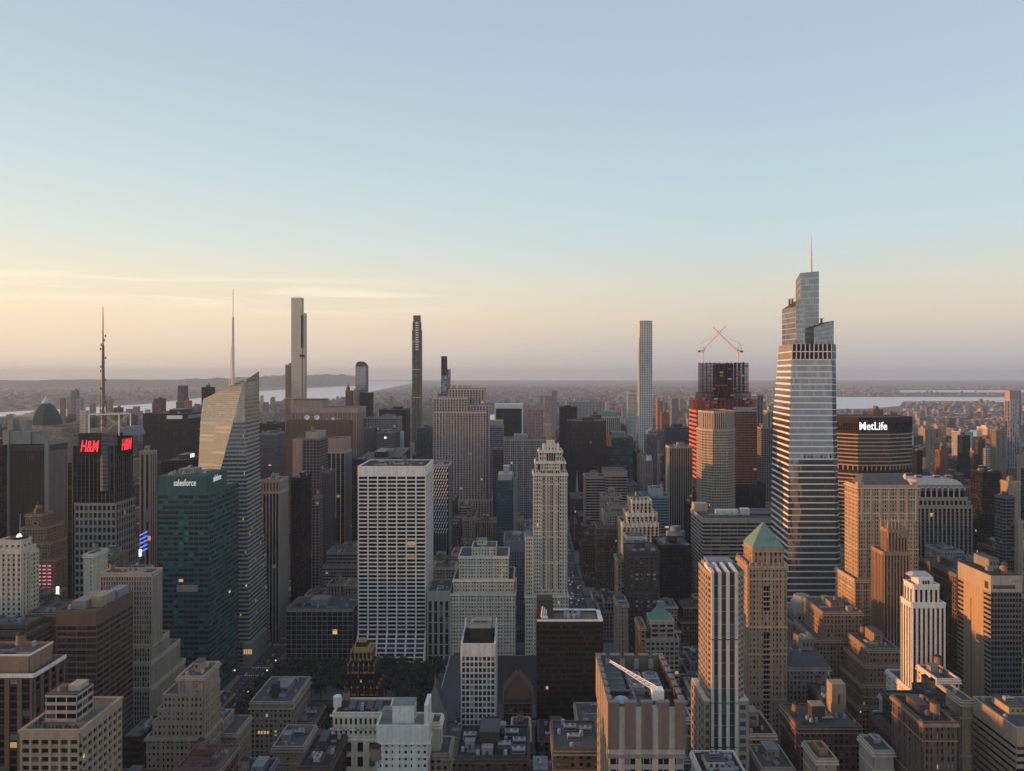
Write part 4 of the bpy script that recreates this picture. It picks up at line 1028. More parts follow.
for a, b, t, Y, D, s_, lab, sh_ in [
 (417, 433, 428, 1500, 40, V_('slate', 'g_blue', bay=3.5, pw=.25), 'dark blue ribbed tower left of the great stepped slab', 'blue ribbed tower'),
 (379, 410, 410, 1600, 60, G_('black', 'g_black', bay=3), 'plain black slab left of the thin bronze supertall', 'plain black slab'),
 (365, 402, 418, 1450, 50, G_('greystone', 'g_blue', bay=4.5, fh=4.4, pw=.3, sh=.35), 'grey gridded slab before the plain black slab', 'grey gridded slab'),
 (364.5, 377, 428, 1340, 40, V_('slate', 'g_blue', bay=4), 'blue glass shaft at the left of the small tower with a lit spot', 'blue glass shaft'),
 (377, 400, 433, 1300, 50, H_('slate', 'g_blue', sh=.4), 'blue grey banded tower with one bright lit spot', 'lit spot tower'),
 (400.5, 404, 432, 1310, 50, P_('steel', pw=.8, sh=.9), 'thin pale concrete shaft beside the lit spot tower', 'thin pale shaft'),
 (352, 402, 460, 1010, 110, H_('black', 'g_black', span='black'), 'broad black block with a low wide roof and a ramp behind the white gridded slab', 'broad black block'),
 (488, 503, 427, 1500, 50, H_('bluegrey', 'g_blue', sh=.45, fh=4), 'blue grey glass tower right of the great stepped slab', 'blue grey glass tower'),
 (504, 547, 440, 1250, 60, G_('greystone', 'g_blue', bay=3.6, fh=4, pw=.24, sh=.3, maj=(3, 2, .4)), 'wide grey gridded slab left of the tall cream tower', 'wide grey gridded slab'),
 (493, 503.6, 449, 1265, 40, G_('slate', 'g_black', bay=3), 'dark narrow slab at the left of the wide grey gridded slab', 'dark narrow slab'),
 (497, 513, 481, 1000, 50, H_('teal', 'g_blue', sh=.35), 'small teal blue glass tower with a white roof house', 'teal blue glass tower'),
 (513, 517, 478, 1004, 50, P_('greystone', pw=.8), 'grey concrete fin tower beside the small teal blue glass tower', 'grey fin tower'),
 (527, 543, 409, 1800, 40, P_('pinkstone', bay=3.6), 'pinkish square topped tower above the wide grey gridded slab', 'pinkish square tower'),
 (560.5, 577, 407.5, 1650, 60, G_('black', 'g_black'), 'slim black slab right of the tall cream tower', 'slim black slab'),
 (567, 604, 401.5, 2050, 60, V_('steel', 'g_dark', bay=4, pw=.5, sh=.3, span='steel'), 'wide pale grey slab on the far side of the black slabs', 'wide pale grey slab'),
 (569.5, 606, 421.5, 1432, 70, G_('black', 'g_bronze', bay=2.4), 'broad black glass slab in the centre right', 'broad black slab'),
 (592, 601, 415.5, 1900, 40, P_('darkbrick'), 'small dark brown block on top of the skyline beside the green roof', 'small dark block'),
 (604, 633, 438, 1450, 60, H_('teal', 'g_green', sh=.3, fh=4.4), 'dark green glass tower with a golden lit upper left corner', 'green gold cornered tower'),
 (633, 640, 452, 1460, 40, G_('navy'), 'navy glass sliver at the right of the green glass tower', 'navy sliver'),
 (626, 636.5, 393, 2000, 30, V_('white', 'g_dark', bay=3.4, pw=.45, span='travertine'), 'slim white tower left of the pencil thin gridded supertall', 'slim white tower'),
 (637, 647, 456, 1420, 40, P_('pinkstone', bay=4), 'pale brown gridded tower below the gridded supertall', 'pale brown gridded tower'),
 (658, 665.5, 456, 1745, 40, G_('slate', 'g_blue'), 'blue grey slab beside the domed tower', 'blue grey slab'),
 (664, 690, 428, 1680, 60, G_('black', 'g_blue', bay=4), 'dark glass block left of the building under construction', 'dark glass block'),
 (666, 692, 447, 1155, 28, V_('limestone', 'g_black', bay=3.6, pw=.3, sh=.2, span='bronze'), 'dark ribbed slab with pale piers at the left of the building under construction', 'pale piered slab'),
 (656, 663, 401, 2700, 30, P_('orange'), 'slim sunlit orange tower far uptown', 'slim orange tower'),
 (660, 668.5, 413, 2600, 40, P_('redbrick'), 'red brick apartment block far uptown', 'red brick uptown block'),
 (670, 678, 399, 3000, 40, P_('grey'), 'grey slab tower far uptown right of the orange tower', 'grey uptown tower'),
 (545, 552, 396, 2900, 40, P_('pinkstone'), 'pinkish uptown tower above the tall cream tower', 'pinkish uptown tower'),
 (552, 557, 391, 3300, 40, P_('bluegrey'), 'tallest grey blue tower on the far uptown skyline', 'tall uptown tower'),
 (438, 443, 393, 2300, 25, V_('beige', 'g_house'), 'pale shaft half behind the slender black tower', 'pale shaft'),
 (412.5, 417.5, 455, 1700, 30, G_('slate', 'g_blue'), 'slim blue slab under the thin bronze supertall', 'slim blue slab')]:
    tall = Y > 1250
    r = simple('office_tower' if (b - a) < 25 else 'office_slab', lab, 'skyscraper', [pxw(a, b, t, Y, D)], s_, int(a * 7 + t), sh_, nclut=2 if Y > 1300 else 4, house=(b - a) > 8)
r = SHORT['lit spot tower']; m = MB(); m.box(wx(384.4, 1300), wx(386.4, 1300), 1298.9, 1299.5, wz(438.6, 1300), wz(436.6, 1300), 'led_white'); m.box(wx(387, 1300), wx(391, 1300), 1298.9, 1299.5, wz(438, 1300), wz(436.8, 1300), 'rust'); m.build('lit_sign', r)
r = SHORT['green gold cornered tower']; Y = 1450; m = MB(); m.box(wx(606, Y), wx(611.5, Y), Y - 1, Y - .5, wz(446, Y), wz(434.5, Y), 'gold'); m.box(wx(604, Y) - 1, wx(604, Y) - .5, Y + 1, Y + 40, wz(446, Y), wz(434.5, Y), 'gold'); m.build('corner_glow_panel', r)  # evening glow on the corner put in as gold-coloured panels
m = MB(); m.box(wx(612, Y), wx(626, Y), Y + 6, Y + 40, wz(438, Y), wz(432.5, Y), 'roof_pale'); m.build('roof_house', r)
r = SHORT['teal blue glass tower']; Y = 1000; m = MB(); m.box(wx(498, Y), wx(512, Y), Y + 3, Y + 35, wz(481, Y), wz(474.5, Y), 'plant'); m.box(wx(503, Y), wx(509, Y), Y + 8, Y + 26, wz(474.5, Y), wz(467, Y), 'plant'); m.build('roof_house', r)
r = SHORT['blue grey glass tower']; Y = 1500; m = MB(); m.box(wx(489, Y), wx(503, Y), Y - .8, Y + 30, wz(426.4, Y), wz(420.5, Y), 'pinkstone'); m.build('cap', r)
r = SHORT['broad black block']; Y = 1010; m = MB(); z = wz(460, Y); m.box(wx(368, Y), wx(384, Y), Y + 50, Y + 90, z, z + 7, 'roof_pale')
m.poly([(wx(384, Y), Y + 30, z + .5), (wx(397, Y), Y + 30, z + .5), (wx(400, Y), Y + 90, z + 8), (wx(386, Y), Y + 90, z + 8)], 'slate'); m.build('roof_house', r)

# black slab with a travertine frame
Y = 1950
r = building('framed_slab', 'black glass slab framed by white stone edges and a white top band', 'skyscraper', [px(496, 521.5, 408.5, Y, 50, G_('black', 'g_black', top=.5))], G_('black'), short='white framed black slab', seed=95, top_clutter=False, parapet=0)
m = MB(); m.box(wx(494.5, Y), wx(523, Y), Y - 1.2, Y + 50, wz(408.5, Y), wz(404, Y), 'white'); m.box(wx(494.5, Y), wx(496, Y) - .4, Y - 1.2, Y + 50, 0, wz(408.6, Y), 'white'); m.box(wx(521.5, Y) + .4, wx(523, Y), Y - 1.2, Y + 50, 0, wz(408.6, Y), 'white'); m.build('stone_frame', r)

# blue glass tower with a curved cap
Y = 1960
r = building('curved_top_tower', 'blue glass tower with a rounded stepped cap and darker shoulder', 'skyscraper', [px(355.5, 366, 366, Y, 30, G_('bluegrey', 'g_mirror', fh=4.4))], G_('bluegrey'), short='rounded blue tower', seed=96, top_clutter=False, parapet=0)
m = MB(); x0, x1 = wx(355.5, Y), wx(366, Y)
ring = [(x0, wz(366, Y)), (x0 + 2, wz(363.3, Y)), (x0 + 7, wz(361.6, Y)), (x0 + 15, wz(361.4, Y)), (x1 - 6, wz(362.6, Y)), (x1, wz(366, Y))]
b = len(m.v)
for (xa, za), (xb, zb_) in zip(ring, ring[1:]): m.poly(((xa, Y, za), (xb, Y, zb_), (xb, Y + 30, zb_), (xa, Y + 30, za)), 'slate')
m.poly([(x, Y, z) for x, z in reversed(ring)][::1], 'slate'); m.build('rounded_cap', r)
f, g, rf = MB(), MB(), MB(); walls(f, g, rect(wx(360, Y - 34), wx(371, Y - 34), Y - 34, Y - 2), 0, wz(393, Y - 34), G_('black', 'g_black'), 77); rf.box(wx(360, Y - 34), wx(371, Y - 34), Y - 34, Y - 2, wz(393, Y - 34), wz(393, Y - 34) + 1, 'slate'); f.build('shoulder_facade', r); g.build('shoulder_glazing', r); rf.build('shoulder_roof', r)
simple('hotel_tower', 'beige stone hotel tower left of the rounded blue tower', 'tower', [px(350, 356.5, 391, 1900, 30)], P_('sand'), 97, 'beige hotel tower', nclut=0)
r = simple('brick_tower', 'red brick tower with a small copper turret, left of the beige hotel tower', 'tower', [px(345.5, 351, 391, 1850, 25)], P_('redbrick'), 98, 'copper turret brick tower', nclut=0, house=False, top_clutter=False)
m = MB(); m.cyl(wx(348, 1862), 1862, wz(391, 1850), wz(387, 1850), 5.5, 5, 'redbrick', 8); m.cyl(wx(348, 1862), 1862, wz(387, 1850), wz(383, 1850), 3.4, .4, 'copper', 8); m.build('turret', r)

# thin bronze supertall
Y = 1860
r = building('thin_supertall', 'thinnest supertall, bronze and grey stone, with a tiny feathered top', 'skyscraper',
    [px(412.3, 420.6, 330, Y, 24, V_('olive', 'g_dark', bay=3.4, pw=.4, sh=.1, span='bronze')), px(412.8, 420.2, 322, Y + 2, 18, V_('olive', 'g_dark', bay=3.4, pw=.4)), px(413.5, 420, 315.5, Y + 4, 10, V_('olive', 'g_dark', bay=3.4, pw=.5, sh=.6))], V_('olive'), short='thin bronze supertall', seed=99, top_clutter=False, parapet=.4)
m = MB()
for j in range(12): m.box(wx(415.5, Y), wx(418.5, Y), Y - .9, Y - .75, wz(350 - j * 2.4, Y), wz(348.8 - j * 2.4, Y), 'dish')
for j in range(3): m.box(wx(412.3, Y), wx(420.6, Y), Y - .95, Y - .75, wz(398 - j * 28, Y), wz(397 - j * 28, Y), 'steel')
m.build('facade_lines', r)
r = simple('slender_black_tower', 'slender black tower with a blue braced shaft above the great stepped slab', 'skyscraper', [px(441, 446.5, 376, 2100, 22, G_('bluegrey', 'g_mirror', bay=3, fh=7)), px(441.2, 446.4, 356.5, 2100, 22, G_('black', 'g_black'))], G_('black'), 100, 'slender black tower', nclut=0, house=False)
simple('glass_shaft', 'pale blue glass shaft touching the right of the slender black tower', 'skyscraper', [px(446.9, 450, 369.5, 2130, 20)], G_('steel', 'g_mirror'), 101, 'pale blue shaft', nclut=0, house=False, top_clutter=False)
r = simple('hotel_tower', 'slim ornate hotel tower with a pointed sunlit spire above the tall cream tower', 'tower', [px(540, 555, 440, 2110, 40, P_('sand')), px(543, 552, 424, 2116, 26, P_('cream'))], P_('sand'), 102, 'pointed hotel tower', top_clutter=False)
m = MB(); c_ = wx(547.5, 2130); m.cyl(c_, 2130, wz(424, 2116), wz(413, 2116), 11, 2.5, 'sand', 8); m.cyl(c_, 2130, wz(413, 2116), wz(408, 2116), 1.4, .3, 'copper', 6); m.build('pointed_roof', r)
r = simple('green_roof_tower', 'pale tower with a flat green copper roof right of the small dark block', 'tower', [px(601, 620, 417, 1960, 50, V_('cream', bay=5, pw=.4))], V_('cream'), 103, 'green copper roof tower', top_clutter=False)
m = MB(); p_ = rect(wx(603, 1965), wx(617, 1965), 1965, 2000); m.prism(p_, wz(417, 1960), wz(411, 1960), 'copper', inset(p_, 6)); m.build('copper_roof', r)
Y = 1510
r = simple('domed_tower', 'grey stone tower with a small round dome below the gridded supertall', 'skyscraper', [px(647, 657, 434, Y, 30, V_('greystone', bay=4)), px(648, 656, 431, Y + 3, 20, P_('greystone'))], V_('greystone'), 104, 'small domed tower', top_clutter=False)
m = MB(); c_ = wx(652, Y + 12); m.cyl(c_, Y + 12, wz(431, Y + 3), wz(429, Y), 8, 6.5, 'grey', 12); m.cyl(c_, Y + 12, wz(429, Y), wz(426.5, Y), 6.5, 1, 'grey', 12); m.build('dome', r)
r = simple('cupola_tower', 'narrow tower with a white cupola in front of the small domed tower', 'tower', [px(645.5, 652.5, 461, 1330, 26)], P_('greystone'), 105, 'white cupola tower', top_clutter=False)
m = MB(); c_ = wx(649, 1340); m.cyl(c_, 1340, wz(461, 1330), wz(456, 1330), 5.5, 4.5, 'white', 10); m.cyl(c_, 1340, wz(456, 1330), wz(453.5, 1330), 4.5, .5, 'slate', 10); m.build('cupola', r)

# pencil thin gridded supertall
Y = 1900
pt = style(4.9, 4.55, .37, .35, .45, .4, 'travertine', 'travertine', 'g_dark', top=1.5)
r = building('gridded_supertall', 'pencil thin white gridded concrete supertall in the centre right', 'skyscraper', [px(639.8, 652.2, 320.5, Y, 32, pt)], pt, short='gridded supertall', seed=106, top_clutter=False, parapet=0)
# ================================================================== along Forty-second Street and Fifth Avenue
# tall cream tower with setbacks
Y = 735
c5 = P_('cream', 'g_dark', bay=2.6, fh=3.75, pw=.48, sh=.46, top=1.6)
r = building('setback_tower', 'tall cream stone setback tower with dark vertical window strips at the avenue corner', 'skyscraper',
    [px(525.5, 568, 596, Y - 5, 44, c5), px(533.5, 567, 474, Y, 34, c5), px(535.5, 565, 462, Y + 2, 28, c5), px(539, 562, 451, Y + 4, 22, c5), px(543, 559, 446, Y + 6, 14, c5)], c5, short='tall cream tower', seed=110, top_clutter=False, win=('S',), winmax=100)
f, g, rf = MB(), MB(), MB(); x0, x1 = wx(525.5, Y), wx(533.2, Y); z = wz(537, Y)
walls(f, g, rect(x0, x1, Y - 1, Y + 30), wz(596, Y) + .1, z, c5, 55); rf.box(x0, x1, Y - 1, Y + 30, z, z + .8, 'roof_pale', False); f.build('wing_facade', r); g.build('wing_glazing', r); rf.build('wing_roof', r)
m = MB(); zt, zb = wz(471, Y), wz(590, Y)
for a, b in ((540.8, 545), (547, 553.3), (555.3, 559.4)):
    xa, xb = wx(a, Y), wx(b, Y); n = 2 if b - a < 5 else 3
    m.box(xa, xb, Y - .42, Y + .1, zb, zt, 'g_black')
    for i in range(n + 1): q = xa + (xb - xa) * i / n; m.box(q - .3, q + .3, Y - .72, Y - .40, zb, zt + (2 if i in (0, n) else 1), 'cream')
    for j in range(int((zt - zb) / 3.75)): m.box(xa, xb, Y - .50, Y - .40, zb + j * 3.75, zb + j * 3.75 + 1.2, 'grey' if j % 7 else 'cream')
m.build('window_strips', r)
m = MB(); yt = Y + 2
for a, b, za, zb_, yy in ((546.5, 555.5, 465, 453.5, Y + 3.4), (538, 540, 470, 464, Y + 1.4), (560.5, 562.5, 470, 464, Y + 1.4)):
    m.box(wx(a, Y), wx(b, Y), yy - .2, yy + .6, wz(za, Y), wz(zb_, Y), 'g_black')
    if b - a > 5:
        for i in range(5): q = wx(a + (b - a) * i / 4, Y); m.box(q - .25, q + .25, yy - .5, yy - .1, wz(za, Y), wz(zb_ - 1, Y), 'cream')
m.build('crown_window', r)
m = MB(); z = wz(446, Y + 6)
for q in (544, 547.5, 551, 554.5, 558): m.box(wx(q - .7, Y), wx(q + .7, Y), Y + 5.4, Y + 7, z - 4, z + 3.0, 'white')
m.box(wx(547, Y), wx(555, Y), Y + 9, Y + 17, z, z + 5, 'cream', False); m.build('crown', r)

Y = 729
sa = P_('cream', 'g_house', bay=2.9, fh=3.6, pw=.50, sh=.48, top=1.5)
r = building('stepped_block', 'broad cream stepped office block rising in tiers left of the tall cream tower', 'office building',
    [px(450, 515, 594, Y, 56, sa), px(453.5, 513.5, 580, Y + 4, 48, sa), px(459, 508, 557, Y + 7, 40, sa), px(472, 496, 548, Y + 10, 26, sa)], sa, short='cream stepped block', seed=111, nclut=2, win=('S',), winmax=100)
sb = style(5.2, 11.0, .42, .10, .7, .3, 'limestone', 'limestone', 'g_dark', top=9)
building('pilaster_block', 'narrow grey stone block with tall pilasters beside the white gridded slab', 'office building', [px(427.5, 449.6, 592, Y - 1, 40, sb)], sb, short='pilaster block', seed=112, nclut=5)
building('office_block', 'plain blue grey block with a dark roof between the two cream buildings', 'office building', [px(504, 524, 542, 800, 50, P_('bluegrey', bay=2.6, top=11))], P_('bluegrey'), short='blue grey block', seed=113, nclut=3)

# stone library
Y0 = 562
r = thing('stone_library', 'low pale stone library with gabled grey roofs between the park and the avenue', 'library', (-12, Y0 + 60, 0), short='stone library')
FOOT.append((-70, 44, Y0, Y0 + 130, 28, 'stone_library'))
ls = style(7.5, 19, .45, .12, .9, .4, 'limestone', 'limestone', 'g_black', top=4)
f, g, rf = MB(), MB(), MB(); walls(f, g, rect(-70, 44, Y0, Y0 + 130), 0, 25, ls, 9)
for a, b in ((-70, -52), (26, 44)):
    mid = (a + b) / 2; rf.prism([(a, Y0), (b, Y0), (b, Y0 + 130), (a, Y0 + 130)], 25, 30, 'roof_grey', [(mid - .3, Y0 + 6), (mid + .3, Y0 + 6), (mid + .3, Y0 + 124), (mid - .3, Y0 + 124)])
rf.prism([(-52, Y0 + 4), (26, Y0 + 4), (26, Y0 + 22), (-52, Y0 + 22)], 25, 31, 'roof_grey', [(-50, Y0 + 12), (24, Y0 + 12), (24, Y0 + 14), (-50, Y0 + 14)])
rf.box(-52, 26, Y0 + 22, Y0 + 128, 25, 25.6, 'roof_dark', False); f.build('facade', r); g.build('glazing', r); rf.build('roof', r)

# white gridded tower in front of it
Y = 480
wg = style(2.75, 3.75, .30, .30, .55, .35, 'white', 'white', 'g_house', top=7.5, roof='roof_dark')
r = building('white_grid_tower', 'slim white gridded tower with a dark box on its roof in the lower centre', 'office tower', [px(461.5, 495, 645, Y, 33, wg)], wg, short='slim white tower block', seed=114, top_clutter=False, win=('S',), winmax=100)
m = MB(); z = wz(645, Y); m.box(wx(469, Y), wx(490.5, Y), Y + 5, Y + 26, z, z + 9, 'bronze'); m.box(wx(468.8, Y), wx(490.7, Y), Y + 4.8, Y + 26.2, z + 9, z + 9.7, 'roof_pale'); m.build('mechanical_penthouse', r)
for q in range(5): unit(r, 'cooler' if q % 2 else 'vent', wx(471 + q * 4, Y), Y + 15, z + 9.7, .75)
m = MB()
for a in (461.5, 494): m.poly(((wx(a, Y), Y - .5, z), (wx(a + 1, Y), Y - .5, z), (wx(a + 1, Y), Y + 33, z + 7), (wx(a, Y), Y + 33, z + 7)), 'white'); m.box(wx(a, Y), wx(a + 1, Y), Y + 10, Y + 33, z, z + 4, 'white')
m.build('roof_fin', r)

# dark slab with the pale roof rim
Y = 485
hb = style(1.9, 3.7, .14, .42, .16, .10, 'bronze', 'bronze', 'g_bronze', top=1.5, roof='roof_tan')
r = building('dark_slab', 'dark bronze office slab with a pale rimmed roof terrace in the lower centre', 'office building', [px(537, 603, 623, Y, 25, hb)], hb, short='dark bronze slab', seed=115, top_clutter=False)
z = wz(623, Y); x0, x1 = wx(537, Y), wx(603, Y); m = MB()
m.box(x0, x1, Y - .2, Y + 2.4, z + 1.0, z + 1.5, 'white'); m.box(x1 - 2.6, x1 + .2, Y + 2.4, Y + 23, z + 1.0, z + 1.5, 'white'); m.box(x0, x1 - 2.6, Y + 22, Y + 25, z + 1.0, z + 1.5, 'white'); m.build('roof_rim', r)
m = MB(); m.box(x0, x0 + 11, Y + 11, Y + 23, z, z + 11, 'darkbrick'); m.box(x0, x0 + 11, Y + 10.8, Y + 23.2, z + 11, z + 11.6, 'roof_dark'); m.build('mechanical_penthouse', r)
m = MB()
for q in range(3): m.bar((x0 + 3 + q * 1.6, Y + 9.5, z + 1), (x0 + 4 + q * 1.2, Y + 9.5, z + 8 - q), .45, 'dish', 6)
m.box(x0 + 3, x0 + 7.5, Y + 8.5, Y + 10.4, z, z + 1.4, 'dish'); m.build('roof_sculpture', r)
for q in range(9): unit(r, 'vent', x0 + 24 + 5 * math.cos(q * .7), Y + 14 + 5 * math.sin(q * .7), z, 1.2)
unit(r, 'duct', x0 + 24, Y + 14, z, 1.0)

# black and gold tower
Y = 532
bk = P_('bronze', 'g_house', bay=2.1, fh=3.6, pw=.5, sh=.4, span='black')
bk = alt(bk, pd=.5)
r = building('gold_crown_tower', 'black brick gothic tower with gilded stepped crown beside the park trees', 'tower',
    [px(341, 381, 722, Y, 26, bk), px(345, 377, 690, Y + 2, 22, bk), px(348, 374, 668, Y + 4, 18, bk), px(351, 371, 655, Y + 6, 14, bk)], bk, short='black and gold tower', seed=116, top_clutter=False, parapet=1.3)
m = MB()
for (a, b, t, yo, hh) in ((345, 377, 690, 2, 3.2), (348, 374, 668, 4, 4.0), (351, 371, 655, 6, 5.0)):
    z = wz(t, Y + yo); x0, x1 = wx(a, Y + yo), wx(b, Y + yo); D = 26 - 2 * yo
    k = 5
    for i in range(k + 1):
        q = x0 + (x1 - x0) * i / k
        for yy in (Y + yo, Y + yo + D): m.cyl(q, yy, z - 3.2, z + hh * .5, .75, .6, 'gold', 6); m.cyl(q, yy, z + hh * .5, z + hh, .6, .08, 'gold', 6)
    for i in range(1, 3):
        yy = Y + yo + D * i / 3
        for q in (x0, x1): m.cyl(q, yy, z - 3.2, z + hh * .5, .75, .6, 'gold', 6); m.cyl(q, yy, z + hh * .5, z + hh, .6, .08, 'gold', 6)
    m.box(x0 - .45, x1 + .45, Y + yo - .45, Y + yo + .1, z - 4, z - 2.6, 'gold'); m.box(x1 - .1, x1 + .45, Y + yo + .1, Y + yo + D, z - 4, z - 2.6, 'gold')
m.build('gilded_trim', r)
m = MB(); z = wz(655, Y + 6); x0, x1 = wx(353, Y + 8), wx(369, Y + 8)
p_ = rect(x0, x1, Y + 8, Y + 18); m.prism(p_, z, z + 4.5, 'gold', inset(p_, .6)); p2 = inset(p_, 1.5); m.prism(p2, z + 4.5, z + 7.5, 'bronze', inset(p2, .7)); p3 = inset(p_, 3.0); m.prism(p3, z + 7.5, z + 10.0, 'gold', inset(p3, 1.0)); m.build('gilded_crown', r)

# ornate cream block, white block and their neighbours in the lower centre
Y = 392
oc = style(6.0, 8.0, .52, .32, .7, .5, 'cream', 'cream', 'g_black', top=2, roof='roof_dark')
r = building('ornate_block', 'ornate cream stone block with deep cornices and tall windows below the gold crowned tower', 'office building', [px(331, 390, 738, Y, 20, oc), px(334, 388, 714, Y + 1.5, 17, alt(oc, fh=5.4, bay=2.6))], oc, short='ornate cream block', seed=117, nclut=3, house=False, win=('S',), winmax=40)
m = MB()
for t, yo, d_ in ((738, 0, 1.3), (714, 1.5, .9), (728, 1.5, .7)):
    z = wz(t, Y + yo); m.box(wx(331, Y) - d_, wx(390, Y) + d_, Y + yo - d_, Y + yo + .2, z - 1.0, z - .2, 'white'); m.box(wx(390, Y) + .7, wx(390, Y) + d_ + .6, Y + yo + .2, Y + 18, z - 1, z - .2, 'white')
m.build('cornice', r)
m = MB(); z = wz(714, Y + 1.5); m.cyl(wx(337, Y + 10), Y + 11, z, z + 5.5, 2.3, 2.3, 'white', 14); m.cyl(wx(337, Y + 10), Y + 11, z + 5.5, z + 6.5, 2.3, .4, 'white', 14); m.build('white_tank', r)
m = MB()
for i in range(4): m.poly(((wx(345 + i * 9, Y), Y + 6, z + .6), (wx(352 + i * 9, Y), Y + 6, z + .6), (wx(352 + i * 9, Y), Y + 12, z + 2.6), (wx(345 + i * 9, Y), Y + 12, z + 2.6)), 'slate')
m.build('skylight', r)
Y = 376
wb = P_('white', 'g_black', bay=3.3, fh=3.5, pw=.58, sh=.55, top=8.5, roof='roof_pale')
r = building('white_block', 'plain white painted block with small square windows and a white roof house', 'office building', [px(377, 428, 727, Y, 14, wb)], wb, short='plain white block', seed=118, top_clutter=False, win=('S',), winmax=40)
m = MB(); z = wz(727, Y); m.box(wx(391, Y), wx(413, Y), Y + 3.5, Y + 12, z, z + 9.5, 'white'); m.box(wx(391, Y) - .2, wx(413, Y) + .2, Y + 3.3, Y + 12.2, z + 9.5, z + 10, 'roof_pale'); m.box(wx(424, Y), wx(428, Y), Y + .3, Y + 13.8, z, z + 11, 'white'); m.box(wx(379, Y), wx(391, Y), Y + 8, Y + 13, z, z + 5, 'greystone'); m.build('roof_house', r)
m = MB()
for a, b in ((385, 396.5), (398.5, 410), (412, 416.5)): m.box(wx(a, Y), wx(b, Y), Y - .46, Y - .3, z - 6, z - 2.6, 'plant_dark')
m.build('louvre_panel', r)
unit(r, 'tank', wx(374, Y - 26), Y - 22, wz(771, Y - 26), 1.35)
building('brick_loft', 'narrow tan brick loft with pinkish blank flank right of the plain white block', 'office building', [px(429, 449, 755, 384, 18, P_('tan')), px(431, 440, 724, 388, 10, P_('cream', pw=.8))], P_('tan'), short='narrow tan loft', seed=119, nclut=3)
r = thing('gabled_church', 'small grey stone gable with a finial rising behind the narrow tan loft', 'church', (wx(434, 470), 480, 0), short='grey stone gable')
m = MB(); Y = 470; x0, x1 = wx(424, Y), wx(446, Y); z = wz(712, Y); za = wz(683, Y); xm = (x0 + x1) / 2; FOOT.append((x0, x1, Y, Y + 10, za, 'church'))
m.box(x0, x1, Y, Y + 10, 0, z, 'greystone', False); m.build('facade', r)
m = MB(); m.poly(((x0, Y, z), (x1, Y, z), (xm, Y, za)), 'greystone'); m.poly(((x1, Y + 10, z), (x0, Y + 10, z), (xm, Y + 10, za)), 'greystone'); m.poly(((x0, Y - .4, z), (xm, Y - .4, za), (xm, Y + 10, za), (x0, Y + 10, z)), 'slate'); m.poly(((xm, Y - .4, za), (x1, Y - .4, z), (x1, Y + 10, z), (xm, Y + 10, za)), 'slate'); m.build('gable_roof', r)
m = MB(); m.cyl(xm, Y + .5, za - .5, za + 5.5, .55, .1, 'greystone', 6); m.build('finial', r)
Y = 500
r = building('pyramid_roof_block', 'brown brick block with a steep red tiled pyramid roof beside the dark bronze slab', 'office building', [px(504.5, 531, 700, Y, 26, P_('brown', bay=2.8))], P_('brown'), short='red pyramid roof block', seed=120, top_clutter=False, win=('S',), winmax=50)
m = MB(); p_ = rect(wx(504.5, Y) - .6, wx(531, Y) + .6, Y - .6, Y + 26.6); z = wz(700, Y); m.prism(p_, z + 1.0, z + 14, 'redtile', inset(p_, 9.0)); m.build('pyramid_roof', r)
m = MB(); m.cyl(wx(518, Y + 13), Y + 13, z + 13.8, z + 16, .7, .5, 'brown', 8); m.build('chimney', r)
building('office_block', 'low dark block with long rows of cooling units on its roof at the bottom centre', 'office building', [px(456, 528, 758, 345, 30, P_('darkbrick', roof='roof_dark'))], P_('darkbrick'), short='cooling unit roof', seed=121, nclut=16, house=True, kinds=('cooler', 'cooler', 'vent', 'duct', 'head'))
building('office_block', 'small dark block with a pale roof at the foot of the slim white tower block', 'office building', [px(482, 499, 738, 420, 24, P_('darkbrick')), px(486, 497, 731, 426, 12, P_('darkbrick'))], P_('darkbrick'), short='small dark foot block', seed=122, nclut=3, house=False)

# fluted tower with the white roof crane, bottom centre
Y = 270
x0, x1 = wx(608, Y), wx(686, Y); zt = wz(703, Y); D = 47; zn = wz(748, Y)
r = thing('fluted_tower', 'beige tower with dark brown fluted crown panels and a white maintenance crane on its roof', 'skyscraper', ((x0 + x1) / 2, Y + D / 2, 0), short='fluted crown tower')
r['top'] = zt; FOOT.append((x0, x1, Y, Y + D, zt, 'fluted_tower'))
fl = style(2.4, 4.1, .12, .45, .2, .12, 'limestone', 'limestone', 'g_dark', top=.1)
f, g = MB(), MB(); walls(f, g, rect(x0 + .8, x1 - .8, Y + 1, Y + D), 0, zn, fl, 3); f.build('facade', r); g.build('glazing', r)
m = MB(); m.box(x0 + 1.6, x1 - 1.6, Y + 2.0, Y + D - 1, zn, zt - 6, 'darkbrick'); m.build('roof', r)
m = MB(); bw = (x1 - x0) / 9
def crown_side(n, fn, piers=True):
    k = (n + 1) // 2; wb = .70 / k; wp = .30 / (k - 1); a = 0.0
    for i in range(n):
        b = a + (wb if i % 2 == 0 else wp)
        if i % 2 == 0: fn(a, b, 0, 1.4, zn - .5, zt, 'taupe', 'cap')
        else: fn(a, b, .3, 1.2, zn - 40, zt - 1.8, 'beige', None)
        a = b
def south(a, b, d0, d1, z0, z1, key, cap): m.box(x0 + (x1 - x0) * a, x0 + (x1 - x0) * b, Y + d0, Y + d1, z0, z1, key); cap and m.box(x0 + (x1 - x0) * a - .15, x0 + (x1 - x0) * b + .15, Y + d0 - .15, Y + d1 + .4, z1, z1 + .5, 'grey')
def north(a, b, d0, d1, z0, z1, key, cap): m.box(x0 + (x1 - x0) * a, x0 + (x1 - x0) * b, Y + D - d1, Y + D - d0, zn, z1, key); cap and m.box(x0 + (x1 - x0) * a - .15, x0 + (x1 - x0) * b + .15, Y + D - d1 - .4, Y + D - d0 + .15, z1, z1 + .5, 'grey')
